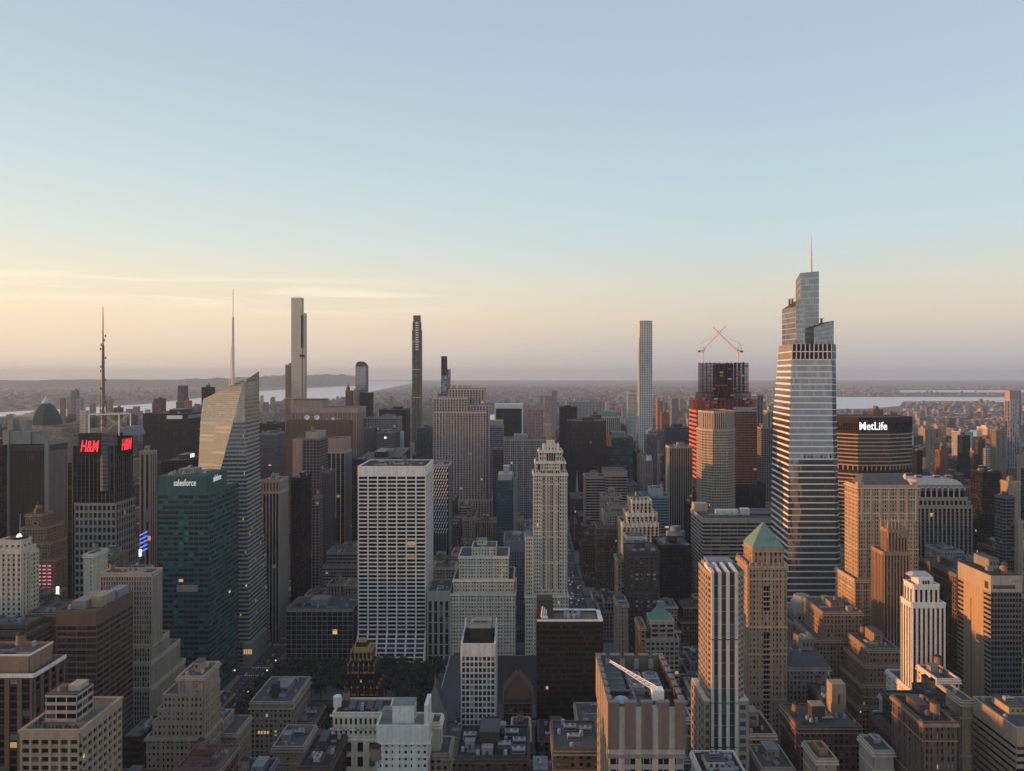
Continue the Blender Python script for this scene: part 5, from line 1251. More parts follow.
def westf(a, b, d0, d1, z0, z1, key, cap): m.box(x0 + d0, x0 + d1, Y + 1.5 + (D - 3) * a, Y + 1.5 + (D - 3) * b, z0 if key == 'taupe' else zn - 40, z1, 'tan'); cap and m.box(x0 + d0 - .15, x0 + d1 + .4, Y + 1.5 + (D - 3) * a, Y + 1.5 + (D - 3) * b, z1, z1 + .5, 'grey')
def eastf(a, b, d0, d1, z0, z1, key, cap): m.box(x1 - d1, x1 - d0, Y + 1.5 + (D - 3) * a, Y + 1.5 + (D - 3) * b, zn, z1, 'darkbrick'); cap and m.box(x1 - d1 - .4, x1 - d0 + .15, Y + 1.5 + (D - 3) * a, Y + 1.5 + (D - 3) * b, z1, z1 + .5, 'grey')
crown_side(9, south); crown_side(9, north); crown_side(13, westf); crown_side(13, eastf); m.build('fluted_crown', r)
m = MB()
for j in range(14): m.box(x0 - .02, x1 + .02, Y + .2, Y + .9, zn - 40 - j * 8.2 + 36, zn - 40 - j * 8.2 + 37.4, 'grey') if j == 0 else None
m.box(x0 + .3, x1 - .3, Y + .5, Y + .95, zn - 3.4, zn - .6, 'limestone'); m.build('sill_band', r)
zr = zt - 6; m = MB()
for q in range(4): yy = Y + 24 + (q // 2) * 8; xx = x0 + 14 + (q % 2) * 7; m.box(xx - 3, xx + 3, yy - 3.4, yy + 3.4, zr, zr + 3, 'plant'); m.cyl(xx, yy, zr + 3, zr + 4, 2.5, 2.5, 'plant', 16); m.cyl(xx, yy, zr + 4, zr + 4.05, 2.2, 2.2, 'plant_dark', 16)
m.build('cooling_fans', r)
m = MB(); m.box(x0 + 2.5, x0 + 9.5, Y + 18, Y + 44, zr, zr + 2.6, 'slate'); m.box(x0 + 2.5, x0 + 16, Y + 3, Y + 16, zr, zr + 1.6, 'slate')
for q in range(5): m.box(x0 + 2.4, x0 + 9.6, Y + 18.4 + q * 5.4, Y + 18.9 + q * 5.4, zr + 2.6, zr + 2.9, 'grey')
m.box(x0 + 2, x1 - 2, Y + 16.6, Y + 17.2, zr + 3, zr + 3.6, 'grey'); m.box(x0 + 11.2, x0 + 11.7, Y + 3, Y + 44, zr + 3, zr + 3.6, 'grey'); m.build('roof_plant', r)
m = MB(); A = Vector((x0 + 5, Y + 36, zt + 1.2)); B = Vector((x0 + 20.5, Y + 11, zt - .5)); n_ = 12
side = Vector((.85, .53, 0)) * .8
for q in range(n_):
    p0, p1 = A.lerp(B, q / n_), A.lerp(B, (q + 1) / n_); w0, w1 = .5 + 1.0 * q / n_, .5 + 1.0 * (q + 1) / n_
    for s in (-1, 1): m.bar(p0 + side * s * w0, p1 + side * s * w1, .13, 'dish')
    m.bar(p0 + side * w0, p1 - side * w1, .1, 'dish'); m.bar(p0 - side * w0, p1 + side * w1, .16, 'dish'); m.bar(p0 + Vector((0, 0, 1.0 * w0)), p1 + Vector((0, 0, 1.0 * w1)), .16, 'dish'); m.bar(p0 + side * w0, p1 + Vector((0, 0, w1)), .1, 'dish'); m.bar(p0 - side * w0, p1 + Vector((0, 0, w1)), .1, 'dish')
m.box(B.x - 2.6, B.x + 1.8, B.y - 2, B.y + 2, zt - 3.2, zt + .6, 'dish'); m.box(B.x - 1, B.x + 1, B.y - 1, B.y + 1, zr, zt - 3.2, 'dish'); m.bar((B.x - 4, B.y - 2, zr + .3), (B.x + 4, B.y + 2, zr + .3), .5, 'dish')
m.build('maintenance_crane', r)
m = MB(); m.cyl(x0 + 5.5, Y + 4.6, zt - 1, zt - .2, 3.0, 2.2, 'steel', 16); m.build('round_vent', r)
building('office_block', 'low grey roof with steel framing at the foot of the fluted crown tower', 'office building', [px(554, 600, 750, 330, 26, P_('brown'))], P_('brown'), short='steel framed roof', seed=123, nclut=8, house=False, kinds=('duct', 'vent', 'cooler', 'cooler'))

# ================================================================== east of Fifth Avenue
Y = 585
r = building('green_pyramid_block', 'pale stone block with a green pyramid roof and balconied wings', 'office building', [px(646, 679, 640, Y, 26, H_('beige', 'g_dark', bay=4, pw=.3)), px(651, 674, 622, Y + 3, 20, H_('beige', 'g_dark', bay=6, pw=.25))], P_('beige'), short='green pyramid block', seed=130, top_clutter=False, win=('S',), winmax=40)
m = MB(); p_ = rect(wx(652, Y + 3), wx(673, Y + 3), Y + 3.5, Y + 20); z = wz(622, Y + 3); m.prism(p_, z + 1, wz(607, Y + 10), 'copper', inset(p_, 6)); m.build('pyramid_roof', r)
m = MB(); c_ = inset(p_, 5.6); m.prism(c_, wz(607, Y + 10), wz(602, Y + 10), 'greystone'); m.bar((wx(663, Y), Y + 10, wz(602, Y + 10)), (wx(663, Y), Y + 10, wz(598, Y + 10)), .25, 'mast'); m.build('lantern', r)
building('brick_wing', 'narrow red brick wing glued to the left of the green pyramid block', 'office building', [px(640, 645.5, 628, Y + 1, 24)], P_('orange'), short='narrow red wing', seed=131, nclut=1, house=False)
Y = 700
db = P_('darkbrick', 'g_house', bay=4.6, fh=4.3, pw=.55, sh=.55, top=5)
r = building('dark_brick_tower', 'dark brick tower dotted with pale windows near the avenue', 'office building', [px(629, 659, 552, Y, 34, db)], db, short='dark dotted tower', seed=132, nclut=5)
m = MB(); x0, x1 = wx(629, Y), wx(659, Y); zt = wz(552, Y); RR = random.Random(4)
for j in (4, 5, 10, 11, 12, 16, 19):
    for i in range(4):
        if RR.random() < (.85 if j in (5, 10) else .45): c_ = x0 + 7.5 + i * 5.6; m.box(c_ - 1.2, c_ + 1.2, Y - .40, Y - .3, zt - 5 - j * 4.3, zt - 3.4 - j * 4.3, 'blind')
m.build('window_blinds', r)
building('concrete_block', 'blank pale concrete top behind the dark dotted tower', 'office building', [px(627, 645, 537, 752, 20)], P_('limestone', pw=.9, sh=.9), short='blank pale concrete top', seed=133, nclut=1, house=False)
building('black_tower', 'black glass block with a pale roof right of the dark dotted tower', 'office building', [px(660, 691, 546, 765, 42, G_('black', 'g_black', bay=2.0))], G_('black'), short='black glass block', seed=134, nclut=5)
building('tan_loft', 'narrow tan loft with a bright edge along the avenue', 'office building', [px(617.5, 628, 605, 660, 26)], P_('tan', pw=.7), short='narrow bright edged loft', seed=135, nclut=2)
building('tan_sliver', 'thin tan sliver tower at the avenue left of the dark dotted tower', 'office building', [px(617.5, 624.5, 560, 735, 24)], P_('tan'), short='thin tan sliver', seed=136, nclut=1)

Y = 1120
hs = H_('pinkstone', 'g_black', bay=8, pw=.04, sh=.42, fh=4.2, top=3)
r = building('banded_tower', 'pinkish tower with tight horizontal bands in two joined slabs', 'office tower', [px(585.5, 605, 477, Y + 6, 40, hs)], hs, short='pinkish banded tower', seed=137, nclut=2)
f, g, rf = MB(), MB(), MB(); walls(f, g, rect(wx(605.4, Y), wx(627, Y), Y, Y + 44), 0, wz(471, Y), alt(hs, top=9), 50); rf.box(wx(605.4, Y), wx(627, Y), Y, Y + 44, wz(471, Y), wz(471, Y) + .8, 'roof_grey'); f.build('slab_facade', r); g.build('slab_glazing', r); rf.build('slab_roof', r)
Y = 930
pk = P_('pinkstone', bay=2.8, top=4)
building('pink_block', 'pinkish stone block catching evening light on its cornice', 'office building', [px(597.5, 628, 527, Y, 34, P_('brown', bay=2.8)), px(605, 628, 513, Y + .6, 30, pk), px(609, 627, 506, Y + 4, 22, pk)], pk, short='pink lit cornice block', seed=138, nclut=2)
building('tan_block', 'plain tan flat topped block right behind the pink lit cornice block', 'office building', [px(602, 622, 497, 1000, 30)], P_('tan'), short='plain tan block', seed=139, nclut=3)
Y = 885
gt = V_('cream', 'g_dark', bay=5, pw=.42, sh=.25, span='limestone', top=3)
r = building('gothic_tower', 'white stepped tower with jagged setbacks like a crown of teeth', 'office tower', [px(622.5, 658.5, 524, Y, 42, gt), px(627, 657, 514, Y + 3, 34, gt), px(632, 651.5, 501, Y + 6, 26, gt)], gt, short='jagged white tower', seed=140, nclut=1, house=False)
m = MB()
for a, b, t, yo, k in ((622.5, 658.5, 524, 0, 8), (627, 657, 514, 3, 6), (632, 651.5, 501, 6, 5)):
    for i in range(k):
        q0, q1 = wx(a + (b - a) * i / k, Y), wx(a + (b - a) * (i + .55) / k, Y); m.prism(rect(q0, q1, Y + yo - 1.2, Y + yo + 1.4), wz(t, Y) - 4, wz(t, Y) + 3.4, 'white', inset(rect(q0, q1, Y + yo - 1.2, Y + yo + 1.4), .9))
m.build('jagged_crown', r)
building('office_tower', 'dark blue tower with pale roof boxes behind the jagged white tower', 'office tower', [px(644, 669, 497, 1000, 44, H_('bluegrey', 'g_blue', sh=.4)), px(651, 663, 489, 1008, 24, P_('steel', pw=.9, sh=.9))], H_('bluegrey'), short='pale boxed blue tower', seed=141, nclut=3, house=False)
r = building('domed_block', 'low grey block with an octagonal roof house behind the black glass block', 'office building', [px(664, 687, 542, 845, 36)], P_('grey'), short='octagon roof block', seed=142, top_clutter=False)
m = MB(); c_ = wx(676, 860); o8 = [(c_ + 11 * math.cos(k * math.pi / 4 + .4), 862 + 11 * math.sin(k * math.pi / 4 + .4)) for k in range(8)]; m.prism(o8, wz(542, 845), wz(534, 845), 'limestone', topkey='roof_pale'); m.prism(inset(o8, 4), wz(534, 845), wz(529, 845), 'greystone', topkey='roof_pale'); m.build('roof_house', r)
# church spire
Y = 1370
r = thing('church', 'grey stone church with a slender pointed spire beside the broad black slab', 'church', (wx(577, Y), Y, 0), short='slender church spire')
FOOT.append((82, 112, Y - 6, Y + 42, 50, 'church'))
m = MB(); c_ = wx(577, Y); m.box(c_ - 5, c_ + 5, Y - 5, Y + 5, 0, wz(508, Y), 'greystone', False); m.box(c_ - 4, c_ + 14, Y + 5.2, Y + 40, 0, 38, 'greystone', False); m.build('tower', r)
m = MB(); o8 = [(c_ + 4.6 * math.cos(k * math.pi / 4 + .39), Y + 4.6 * math.sin(k * math.pi / 4 + .39)) for k in range(8)]; m.prism(o8, wz(508, Y), wz(470, Y), 'steel', [(c_ + .15 * math.cos(k), Y + .15 * math.sin(k)) for k in range(8)]); m.build('spire', r)

# banded block below the construction
Y = 800
bb = H_('limestone', 'g_dark', bay=9, pw=.03, sh=.45, fh=4.1, top=4.5, roof='roof_grey')
r = building('banded_block', 'wide grey office block with long horizontal window bands behind the gold pyramid tower', 'office building', [(wx(703, Y), 288, Y, Y + 58, wz(519, Y), bb)], bb, short='wide banded block', seed=143, top_clutter=False, win=('S',), winmax=60)
z = wz(519, Y); m = MB(); m.box(wx(703, Y) + .5, wx(703, Y) + 16, Y + 44, Y + 57, z, z + 9, 'limestone'); m.box(wx(722, Y), wx(744, Y), Y + 22, Y + 30, z, z + 5.5, 'white'); m.box(wx(748, Y), wx(756, Y), Y + 22, Y + 30, z, z + 7, 'white'); m.box(wx(756, Y), wx(780, Y), Y + 20, Y + 34, z, z + 2, 'plant_dark'); m.build('roof_house', r)
for q in range(6): unit(r, 'vent' if q % 2 else 'cooler', wx(715 + q * 7, Y), Y + 12 + (q * 5) % 9, z, 1.0)

# building under construction with its cranes
Y = 1230
fr = style(4.4, 4.6, .20, .14, .5, .45, 'deck', 'deck', 'g_black', top=.2, roof='deck')
r = thing('unfinished_skyscraper', 'unfinished skyscraper of bare dark steel with red netting under two cranes', 'skyscraper', (wx(724, Y), Y + 30, 0), short='unfinished skyscraper')
r['top'] = wz(363, Y)
FOOT.append((wx(690, Y), wx(758, Y), Y - 2, Y + 70, wz(363, Y), 'unfinished'))
f, g = MB(), MB()
x0, x1 = wx(704, Y), wx(733, Y)
net = H_('netting', 'g_bronze', bay=5, pw=.08, sh=.5, fh=4.3, top=2, span='netting'); rus = G_('rust', 'g_bronze', bay=6.5, pw=.16, sh=.34, fh=4.3, top=7)
walls(f, g, rect(wx(704, Y), wx(732.6, Y), Y + 2, Y + 62), 0, wz(411, Y), net, 3)
walls(f, g, rect(wx(733, Y), wx(757, Y), Y, Y + 55), wz(484, Y), wz(407, Y), alt(rus, wall='brown', span='rust'), 50); walls(f, g, rect(wx(733, Y), wx(765, Y), Y - 1, Y + 55), 0, wz(484, Y), G_('black', 'g_black'), 90)
f.build('facade', r); g.build('glazing', r)
m = MB(); m.box(wx(704, Y), wx(732, Y), Y + 2, Y + 62, wz(411, Y), wz(411, Y) + 1, 'deck'); m.box(wx(733, Y) - .3, wx(757, Y) + .3, Y - .9, Y + 55, wz(411.5, Y), wz(407, Y), 'steel'); m.build('roof', r)
# open steel floors, three stages
RR = random.Random(9)
def open_floors(a, b, yo, D, z0, z1, nx, ny, name, key='deck'):
    m = MB(); x0, x1 = wx(a, Y), wx(b, Y); n = max(1, round((z1 - z0) / 5.2)); dz = (z1 - z0) / n
    for j in range(n + 1):
        m.box(x0 - (.8 if j % 3 == 0 else 0), x1 + (.8 if j % 3 == 0 else 0), Y + yo, Y + yo + D, z0 + j * dz - .25, z0 + j * dz + .25, key)
    for i in range(nx + 1):
        for k in range(ny + 1):
            q, w = x0 + (x1 - x0) * i / nx, Y + yo + D * k / ny; m.box(q - .4, q + .4, w - .4, w + .4, z0, z1 + RR.uniform(0, 3), key)
    for j in range(n):
        for i in range(nx):
            t = RR.random(); q0, q1 = x0 + (x1 - x0) * i / nx, x0 + (x1 - x0) * (i + 1) / nx
            if t < .16: m.box(q0 + .3, q1 - .3, Y + yo - .35, Y + yo - .15, z0 + j * dz + .3, z0 + (j + .55) * dz, RR.choice(('netting', 'rust', 'steel', 'rust')))
            elif t < .30: m.bar((q0, Y + yo, z0 + j * dz), (q1, Y + yo, z0 + (j + 1) * dz), .25, key)
    m.box(x0 + (x1 - x0) * .3, x0 + (x1 - x0) * .7, Y + yo + D * .3, Y + yo + D * .7, z0, z1 - 1, 'darkbrick'); m.build(name, r)
open_floors(697, 757, -1, 52, wz(410, Y), wz(400, Y), 15, 8, 'lower_steel_floors', 'rust')
open_floors(701.5, 751, 1, 40, wz(400, Y), wz(393, Y), 12, 7, 'middle_steel_floors', 'deck')
open_floors(703.5, 749, 4, 32, wz(393, Y), wz(363.5, Y), 11, 6, 'upper_steel_frame', 'deck')
m = MB(); x0 = wx(704, Y)
for j in range(16): m.box(wx(697, Y), x0 - .6, Y + 3, Y + 60, wz(411, Y) - 3 - j * 7.4, wz(411, Y) + .6 - j * 7.4, 'netting'); m.box(wx(697.6, Y), x0 - .6, Y + 3.6, Y + 59, wz(411, Y) - 7.4 - j * 7.4, wz(411, Y) - 3 - j * 7.4, 'g_bronze')
m.build('netted_west_side', r)
def tower_crane(bx, tip, lab, by, base_y, sgn):
    zb = wz(363, Y); x = wx(bx, Y); rr = thing('tower_crane', lab, 'crane', (x, by, zb), 'tower cranes on the unfinished skyscraper')
    m = MB(); zc = wz(351, Y); lattice(m, x, by, zb, zc, 1.5, 1.5, 'crane', 4); m.build('mast', rr)
    m = MB(); m.box(x - 3.4, x + 3.4, by - 1.8, by + 1.8, zc, zc + 2.4, 'crane'); m.box(x - sgn * 6 - 2.2, x - sgn * 6 + 2.2, by - 1.7, by + 1.7, zc - 1.6, zc + 1.4, 'mast'); m.box(x - 3.4 if sgn < 0 else x, x if sgn < 0 else x + 3.4, by - 1.4, by + 1.2, zc + 2.4, zc + 6, 'dish'); m.build('machinery_deck', rr)
    m = MB(); A = Vector((x + sgn * 2.5, by, zc + 3)); B = Vector((wx(tip[0], Y), by, wz(tip[1], Y))); n = 16; d = (B - A).normalized(); u = Vector((0, 1, 0)); v = d.cross(u)
    for q in range(n):
        p0, p1 = A.lerp(B, q / n), A.lerp(B, (q + 1) / n); w = 1.35 - .7 * q / n; w1 = 1.35 - .7 * (q + 1) / n
        c0 = [p0 + u * w * .8, p0 - u * w * .8, p0 + v * w * 1.3]; c1 = [p1 + u * w1 * .8, p1 - u * w1 * .8, p1 + v * w1 * 1.3]
        for a, b in zip(c0, c1): m.bar(a, b, .42, 'crane')
        for k in range(3): m.bar(c0[k], c1[(k + 1) % 3], .22, 'crane')
    m.build('boom', rr)
    m = MB(); T = Vector((x - sgn * 4.0, by, zc + 13)); m.bar((x + sgn * 1, by, zc + 2), T, .4, 'crane'); m.bar((x - sgn * 6, by, zc + 1), T, .4, 'crane'); m.build('back_mast', rr)
    m = MB(); m.bar(T, A.lerp(B, .93), .13, 'mast'); m.bar(T, A.lerp(B, .55), .11, 'mast'); m.build('boom_cables', rr)
tower_crane(704.5, (728.5, 325), 'orange tower crane with its boom raised towards the right over the left edge', Y + 12, 0, 1)
tower_crane(742, (716.5, 326), 'orange tower crane with its boom raised towards the left over the right edge', Y + 22, 0, -1)

# octagonal beige tower in front of it
def oct_foot(xl, xa, xb, xr, Yf, c, D):
    L, R_ = wx(xl, Yf + c), wx(xr, Yf + c); return [(wx(xa, Yf), Yf), (wx(xb, Yf), Yf), (R_, Yf + c), (R_, Yf + D - c), (wx(xb, Yf), Yf + D), (wx(xa, Yf), Yf + D), (L, Yf + D - c), (L, Yf + c)]
def poly_tower(name, lab, cat, short, tiers, seed, roofkey='roof_grey'):
    """tiers: (points, ztop, style)"""
    p0 = tiers[0][0]; cx = sum(p[0] for p in p0) / len(p0); cy = sum(p[1] for p in p0) / len(p0)
    r = thing(name, lab, cat, (cx, cy, 0), short=short); f, g, rf = MB(), MB(), MB(); z = 0; r['top'] = tiers[-1][1]
    for i, (pts, zt, s) in enumerate(tiers):
        walls(f, g, pts, z, zt, s, seed * 7 + i * 90); rf.prism(pts, zt - .2, zt + .02, roofkey); d = .45
        n = len(pts)
        for k in range(n):
            a, b = Vector((*pts[k], zt)), Vector((*pts[(k + 1) % n], zt)); e = (b - a).normalized(); nn = Vector((e.y, -e.x, 0)); f.slab((a, b, b + Vector((0, 0, 1.1)), a + Vector((0, 0, 1.1))), nn, max(s['pd'], s['sd']) + .07, s['wall'])
        FOOT.append((min(p[0] for p in pts), max(p[0] for p in pts), min(p[1] for p in pts), max(p[1] for p in pts), zt, name)); z = zt
    f.build('facade', r); g.build('glazing', r); rf.build('roof', r); return r
Y = 1060
oc = G_('beige', 'g_dark', bay=2.5, fh=3.9, pw=.34, sh=.36, top=2); oc = alt(oc, pd=.3, sd=.25)
poly_tower('octagonal_tower', 'octagonal beige gridded tower with sunlit left facet before the unfinished skyscraper', 'skyscraper', 'octagonal beige tower',
    [(oct_foot(702, 713, 728, 735, Y, 14, 62), wz(430, Y), oc), (oct_foot(703, 714, 727, 734, Y + 2, 14, 56), wz(412, Y), V_('beige', 'g_dark', bay=3.2, pw=.5, sh=.05))], 144)
for a, b, t, Yq, D, s_, lab, sh_ in [
 (753.5, 763, 395, 1330, 40, V_('bluegrey', 'g_blue', bay=5, pw=.2), 'blue grey shaft with a flat frame top right of the unfinished skyscraper', 'blue grey shaft'),
 (763.5, 774, 411, 1400, 40, V_('beige', 'g_dark', bay=5, pw=.5), 'beige ribbed tower squeezed left of the tapering glass tower', 'beige ribbed tower'),
 (757, 772, 428, 1300, 24, G_('greystone', 'g_black', bay=3, pw=.3), 'dark gridded tower below the beige ribbed tower', 'dark gridded tower'),
 (682, 700, 492, 1190, 36, P_('brown'), 'brown setback block at the foot of the octagonal beige tower', 'brown foot block'),
 (684, 696, 503, 1050, 34, G_('black', 'g_black'), 'black glass block below the red netting', 'black netting foot block')]:
    building('office_tower', lab, 'skyscraper', [pxw(a, b, t, Yq, D)], s_, short=sh_, seed=int(a), nclut=2)

# tapering glass tower with the spire
Y = 732
ov = style(2.2, 6.15, .0, .21, .1, .45, 'white', 'whitepanel', 'g_mirror', top=0)
ovg = style(1.8, 4.4, .06, .10, .12, .10, 'steel', 'steelpanel', 'g_mirror', top=0)
r = thing('tapering_tower', 'tapering glass tower with white floor bands, stepped glass crown and spire', 'skyscraper', (wx(812, Y), Y + 35, 0), short='tapering glass tower')
r['top'] = wz(270, Y); FOOT.append((256, 316, Y - 2, Y + 66, wz(345, Y), 'tapering'))
q = lambda p: wz(p, Y)
zb_, zm, zt = 0, q(420), q(344)
NW = ([0, zm, zt], [265, 268.6, 274], [Y + 66, Y + 63, Y + 60])
SW = ([0, zm, zt], [wx(785.5, Y), wx(789.5, Y), wx(792.2, Y + 2)], [Y - 2, Y, Y + 2])
SE = ([0, zm, zt], [wx(838, Y), wx(832.5, Y), wx(831.5, Y + 2)], [Y - 2, Y, Y + 2])
EE = ([0, zm, zt], [wx(842.5, Y + 3), wx(836.5, Y + 5), wx(835.6, Y + 7)], [Y + 3, Y + 5, Y + 7])
NE = ([0, zt], [wx(842.5, Y + 3), wx(836, Y + 7)], [Y + 62, Y + 58])
cs = [SW, SE, EE, NE, NW]
loft(r, cs, 0, q(360), ov, [(0, 1), (2, 3), (3, 4)], 'facade', 'glazing', cell=1)
loft(r, cs, 0, q(360), alt(ov, glass='g_sunset', sh=.30), [(4, 0)], 'west_facade', 'west_glazing', cell=300)  # sunset glow on the west face put into its brown glass
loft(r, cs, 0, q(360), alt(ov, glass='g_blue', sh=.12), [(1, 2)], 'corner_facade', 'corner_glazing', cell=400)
loft(r, cs, q(360), zt, style(4.5, 8, .2, .12, .4, .4, 'white', 'whitepanel', 'g_black', top=0), [(0, 1), (1, 2), (2, 3), (3, 4), (4, 0)], 'terrace_facade', 'terrace_glazing', cell=600)
m = MB(); m.poly([(274, Y + 60, zt + .02), (wx(792.2, Y), Y + 2, zt + .02), (wx(831.5, Y), Y + 2, zt + .02), (wx(835.6, Y), Y + 7, zt + .02), (wx(836, Y), Y + 58, zt + .02)], 'roof_grey'); m.build('roof', r)
def glass_block(name, pts, z0, ztops, st_, key='roof_grey'):
    f, g, rf = MB(), MB(), MB(); n = len(pts)
    for i in range(n):
        a, b = pts[i], pts[(i + 1) % n]; L = math.hypot(b[0] - a[0], b[1] - a[1]); H_q = (ztops[i] + ztops[(i + 1) % n]) / 2 - z0
        patch(f, g, (*a, z0), (*b, z0), (*b, ztops[(i + 1) % n]), (*a, ztops[i]), st_, max(1, round(L / st_['bay'])), max(1, round(H_q / st_['fh'])), i * 30, top=False)
    rf.poly([(x, y, z) for (x, y), z in zip(pts, ztops)], key); f.build(name + '_frame', r); g.build(name + '_glazing', r); rf.build(name + '_top', r)
yb = Y + 6
glass_block('west_crown', [(wx(783.5, yb + 40) + 2, yb + 6), (wx(796, yb), yb), (wx(805, yb), yb), (wx(805, yb), yb + 40), (wx(783.5, yb + 40), yb + 44)], zt, [q(300) - 5, q(300), q(299), q(299) - 1, q(300) - 5], alt(ovg, sh=.16, fh=5.2))
glass_block('central_crown', [(wx(798, yb + 14), yb + 8), (wx(818.8, yb + 10), yb + 10), (wx(819.5, yb + 12), yb + 44), (wx(796.5, yb + 44), yb + 46)], zt, [q(271), q(269), q(272), q(274)], alt(ovg, glass='g_mirror', fh=7, sh=.12))
glass_block('east_crown', [(wx(814, yb), yb - 1), (wx(834.5, yb), yb + 2), (wx(834.5, yb), yb + 46), (wx(819.8, yb), yb + 46)], zt, [q(327), q(320), q(320), q(327)], ovg)
m = MB(); sx, sy = wx(811, Y + 30), Y + 30; m.cyl(sx, sy, q(275), q(252), 1.7, 1.1, 'mast_pale', 8); m.cyl(sx, sy, q(252), wz(234, Y + 30), 1.1, .25, 'mast_pale', 8); m.build('spire', r)
m = MB()
for a, t in ((797, 301), (800, 301), (826, 322), (830, 321)): xx = wx(a, Y); m.box(xx - .8, xx + .8, Y + 20, Y + 22, q(t) - 3, q(t) + 4, 'mast'); m.bar((xx, Y + 21, q(t) + 4), (xx + 3, Y + 21, q(t) + 5), .3, 'crane')
m.build('roof_davit', r)

# broad octagonal slab with white lettering
Y = 980
ml = style(3.1, 5.4, .22, .36, .12, .32, 'bronze', 'tan', 'g_bronze', top=.5)
mb_ = style(3.1, 4.0, .30, .2, .5, .1, 'bronze', 'bronze', 'g_black', top=7)
mz = [wz(p, Y) for p in (471, 466, 431, 418)]
ft = oct_foot(838, 858, 890, 912, Y, 16, 62)
r = poly_tower('octagonal_slab', 'broad octagonal office slab with white lettering on its dark top band', 'skyscraper', 'lettered octagonal slab',
    [(ft, mz[0], ml), (ft, mz[1], style(6, 6, .28, 0, .3, .1, 'tan', 'tan', 'g_black', top=.1)), (ft, mz[2], ml), (oct_foot(838, 858, 890, 912, Y - 1, 16, 64), mz[3], mb_)], 145)
text_part('sign_letters', 'MetLife', 15, (wx(872.5, Y), Y - 2.1, wz(426.3, Y)), r, 'sign_white', bold=.06, width=wx(886.3, Y) - wx(858.8, Y))

# sunlit masonry tower (hipped roof)
Y = 650
li = P_('sand', 'g_house', bay=2.3, fh=3.6, pw=.48, sh=.48, top=2.2)
r = building('hipped_roof_tower', 'large sandy masonry tower with a dark hipped roof and sunlit left side', 'skyscraper', [px(855, 920, 580, Y - 5, 40, li), px(858, 918, 486, Y, 26, li)], li, short='hipped roof tower', seed=146, top_clutter=False, win=('S',), winmax=100)
m = MB(); p_ = rect(wx(859, Y), wx(916, Y), Y + 1, Y + 25); z = wz(486, Y); m.prism(inset(p_, 2), z, z + 9, 'slate', inset(p_, 8)); m.build('hipped_roof', r)
m = MB(); m.cyl(wx(905, Y + 8), Y + 8, z, z + 8, 2.4, 1.8, 'cream', 10); m.cyl(wx(905, Y + 8), Y + 8, z + 8, z + 10, 1.8, .2, 'cream', 10); m.box(wx(858, Y), wx(864, Y), Y, Y + 5, z, z + 3, 'sand'); m.box(wx(912, Y), wx(918, Y), Y, Y + 5, z, z + 3, 'sand'); m.build('roof_turret', r)
m = MB()
for i in range(7): c_ = wx(862 + i * 9, Y); m.box(c_ - .9, c_ + .9, Y - .75, Y - .2, wz(520, Y), z - 1, 'sand')
for t in (500, 514): m.box(wx(858, Y) - .5, wx(918, Y) + .5, Y - .62, Y - .1, wz(t, Y), wz(t, Y) + .8, 'cream')
m.build('stone_trim', r)

# spiky sunlit tower
Y = 600
sp = V_('umber', 'g_dark', bay=2.6, pw=.5, sh=.3, span='bronze', top=2)
r = building('pinnacle_tower', 'slim brown brick tower with gilded pinnacles and glowing orange left side', 'tower', [px(884, 909, 553, Y, 20, sp), px(888, 907, 530, Y + 1, 12, sp)], sp, short='pinnacle tower', seed=147, top_clutter=False)
m = MB()
for yo in (1, 13):
    for i in range(6): c_ = wx(888.5 + i * 3.6, Y); m.box(c_ - .5, c_ + .5, Y + yo - .5, Y + yo + .5, wz(538, Y), wz(526, Y), 'sand'); m.cyl(c_, Y + yo, wz(526, Y), wz(519.5, Y), .6, .1, 'sand', 6)
m.build('pinnacles', r)
m = MB(); m.prism(rect(wx(889, Y), wx(906, Y), Y + 2, Y + 12), wz(530, Y), wz(524, Y), 'slate', inset(rect(wx(889, Y), wx(906, Y), Y + 2, Y + 12), 3)); m.build('hipped_roof', r)

# grey tower with an arched crown
Y = 850
ac = style(5.0, 4.0, .34, .16, .7, .3, 'greystone', 'slate', 'g_black', top=3)
r = building('arched_crown_tower', 'grey granite tower with an arcade of arches under a curved mansard crown', 'skyscraper', [px(912, 972, 506, Y, 60, ac), px(914, 967, 498, Y + 1, 52, alt(ac, fh=7))], ac, short='arched crown tower', seed=148, top_clutter=False)
m = MB(); x0, x1 = wx(915, Y), wx(966, Y); z0, z1 = wz(498, Y + 1), wz(481, Y); p_ = rect(x0, x1, Y + 2, Y + 50)
m.prism(p_, z0, z0 + 11, 'slate'); m.prism(p_, z0 + 11, z0 + 15, 'grey', inset(p_, 1.6)); m.prism(inset(p_, 1.6), z0 + 15, z1, 'steel', inset(p_, 6)); m.build('mansard_crown', r)
m = MB()
for i in range(9):
    c_ = x0 + (x1 - x0) * (i + .5) / 9; h = (x1 - x0) / 18
    m.box(c_ - h - .5, c_ - h + .5, Y + 1.2, Y + 2, z0, z0 + 11, 'steel')
    for t in range(6): a0, a1 = math.pi * t / 6, math.pi * (t + 1) / 6; m.bar((c_ + h * math.cos(a0), Y + 1.6, z0 + 9 + h * math.sin(a0)), (c_ + h * math.cos(a1), Y + 1.6, z0 + 9 + h * math.sin(a1)), .55, 'steel')
    m.box(c_ - h + .8, c_ + h - .8, Y + 1.7, Y + 1.99, z0 + 1, z0 + 8, 'g_black')
m.build('arcade', r)
for q_ in (920, 938, 950): unit(r, 'cooler', wx(q_, Y + 20), Y + 24, z1, 1.3)

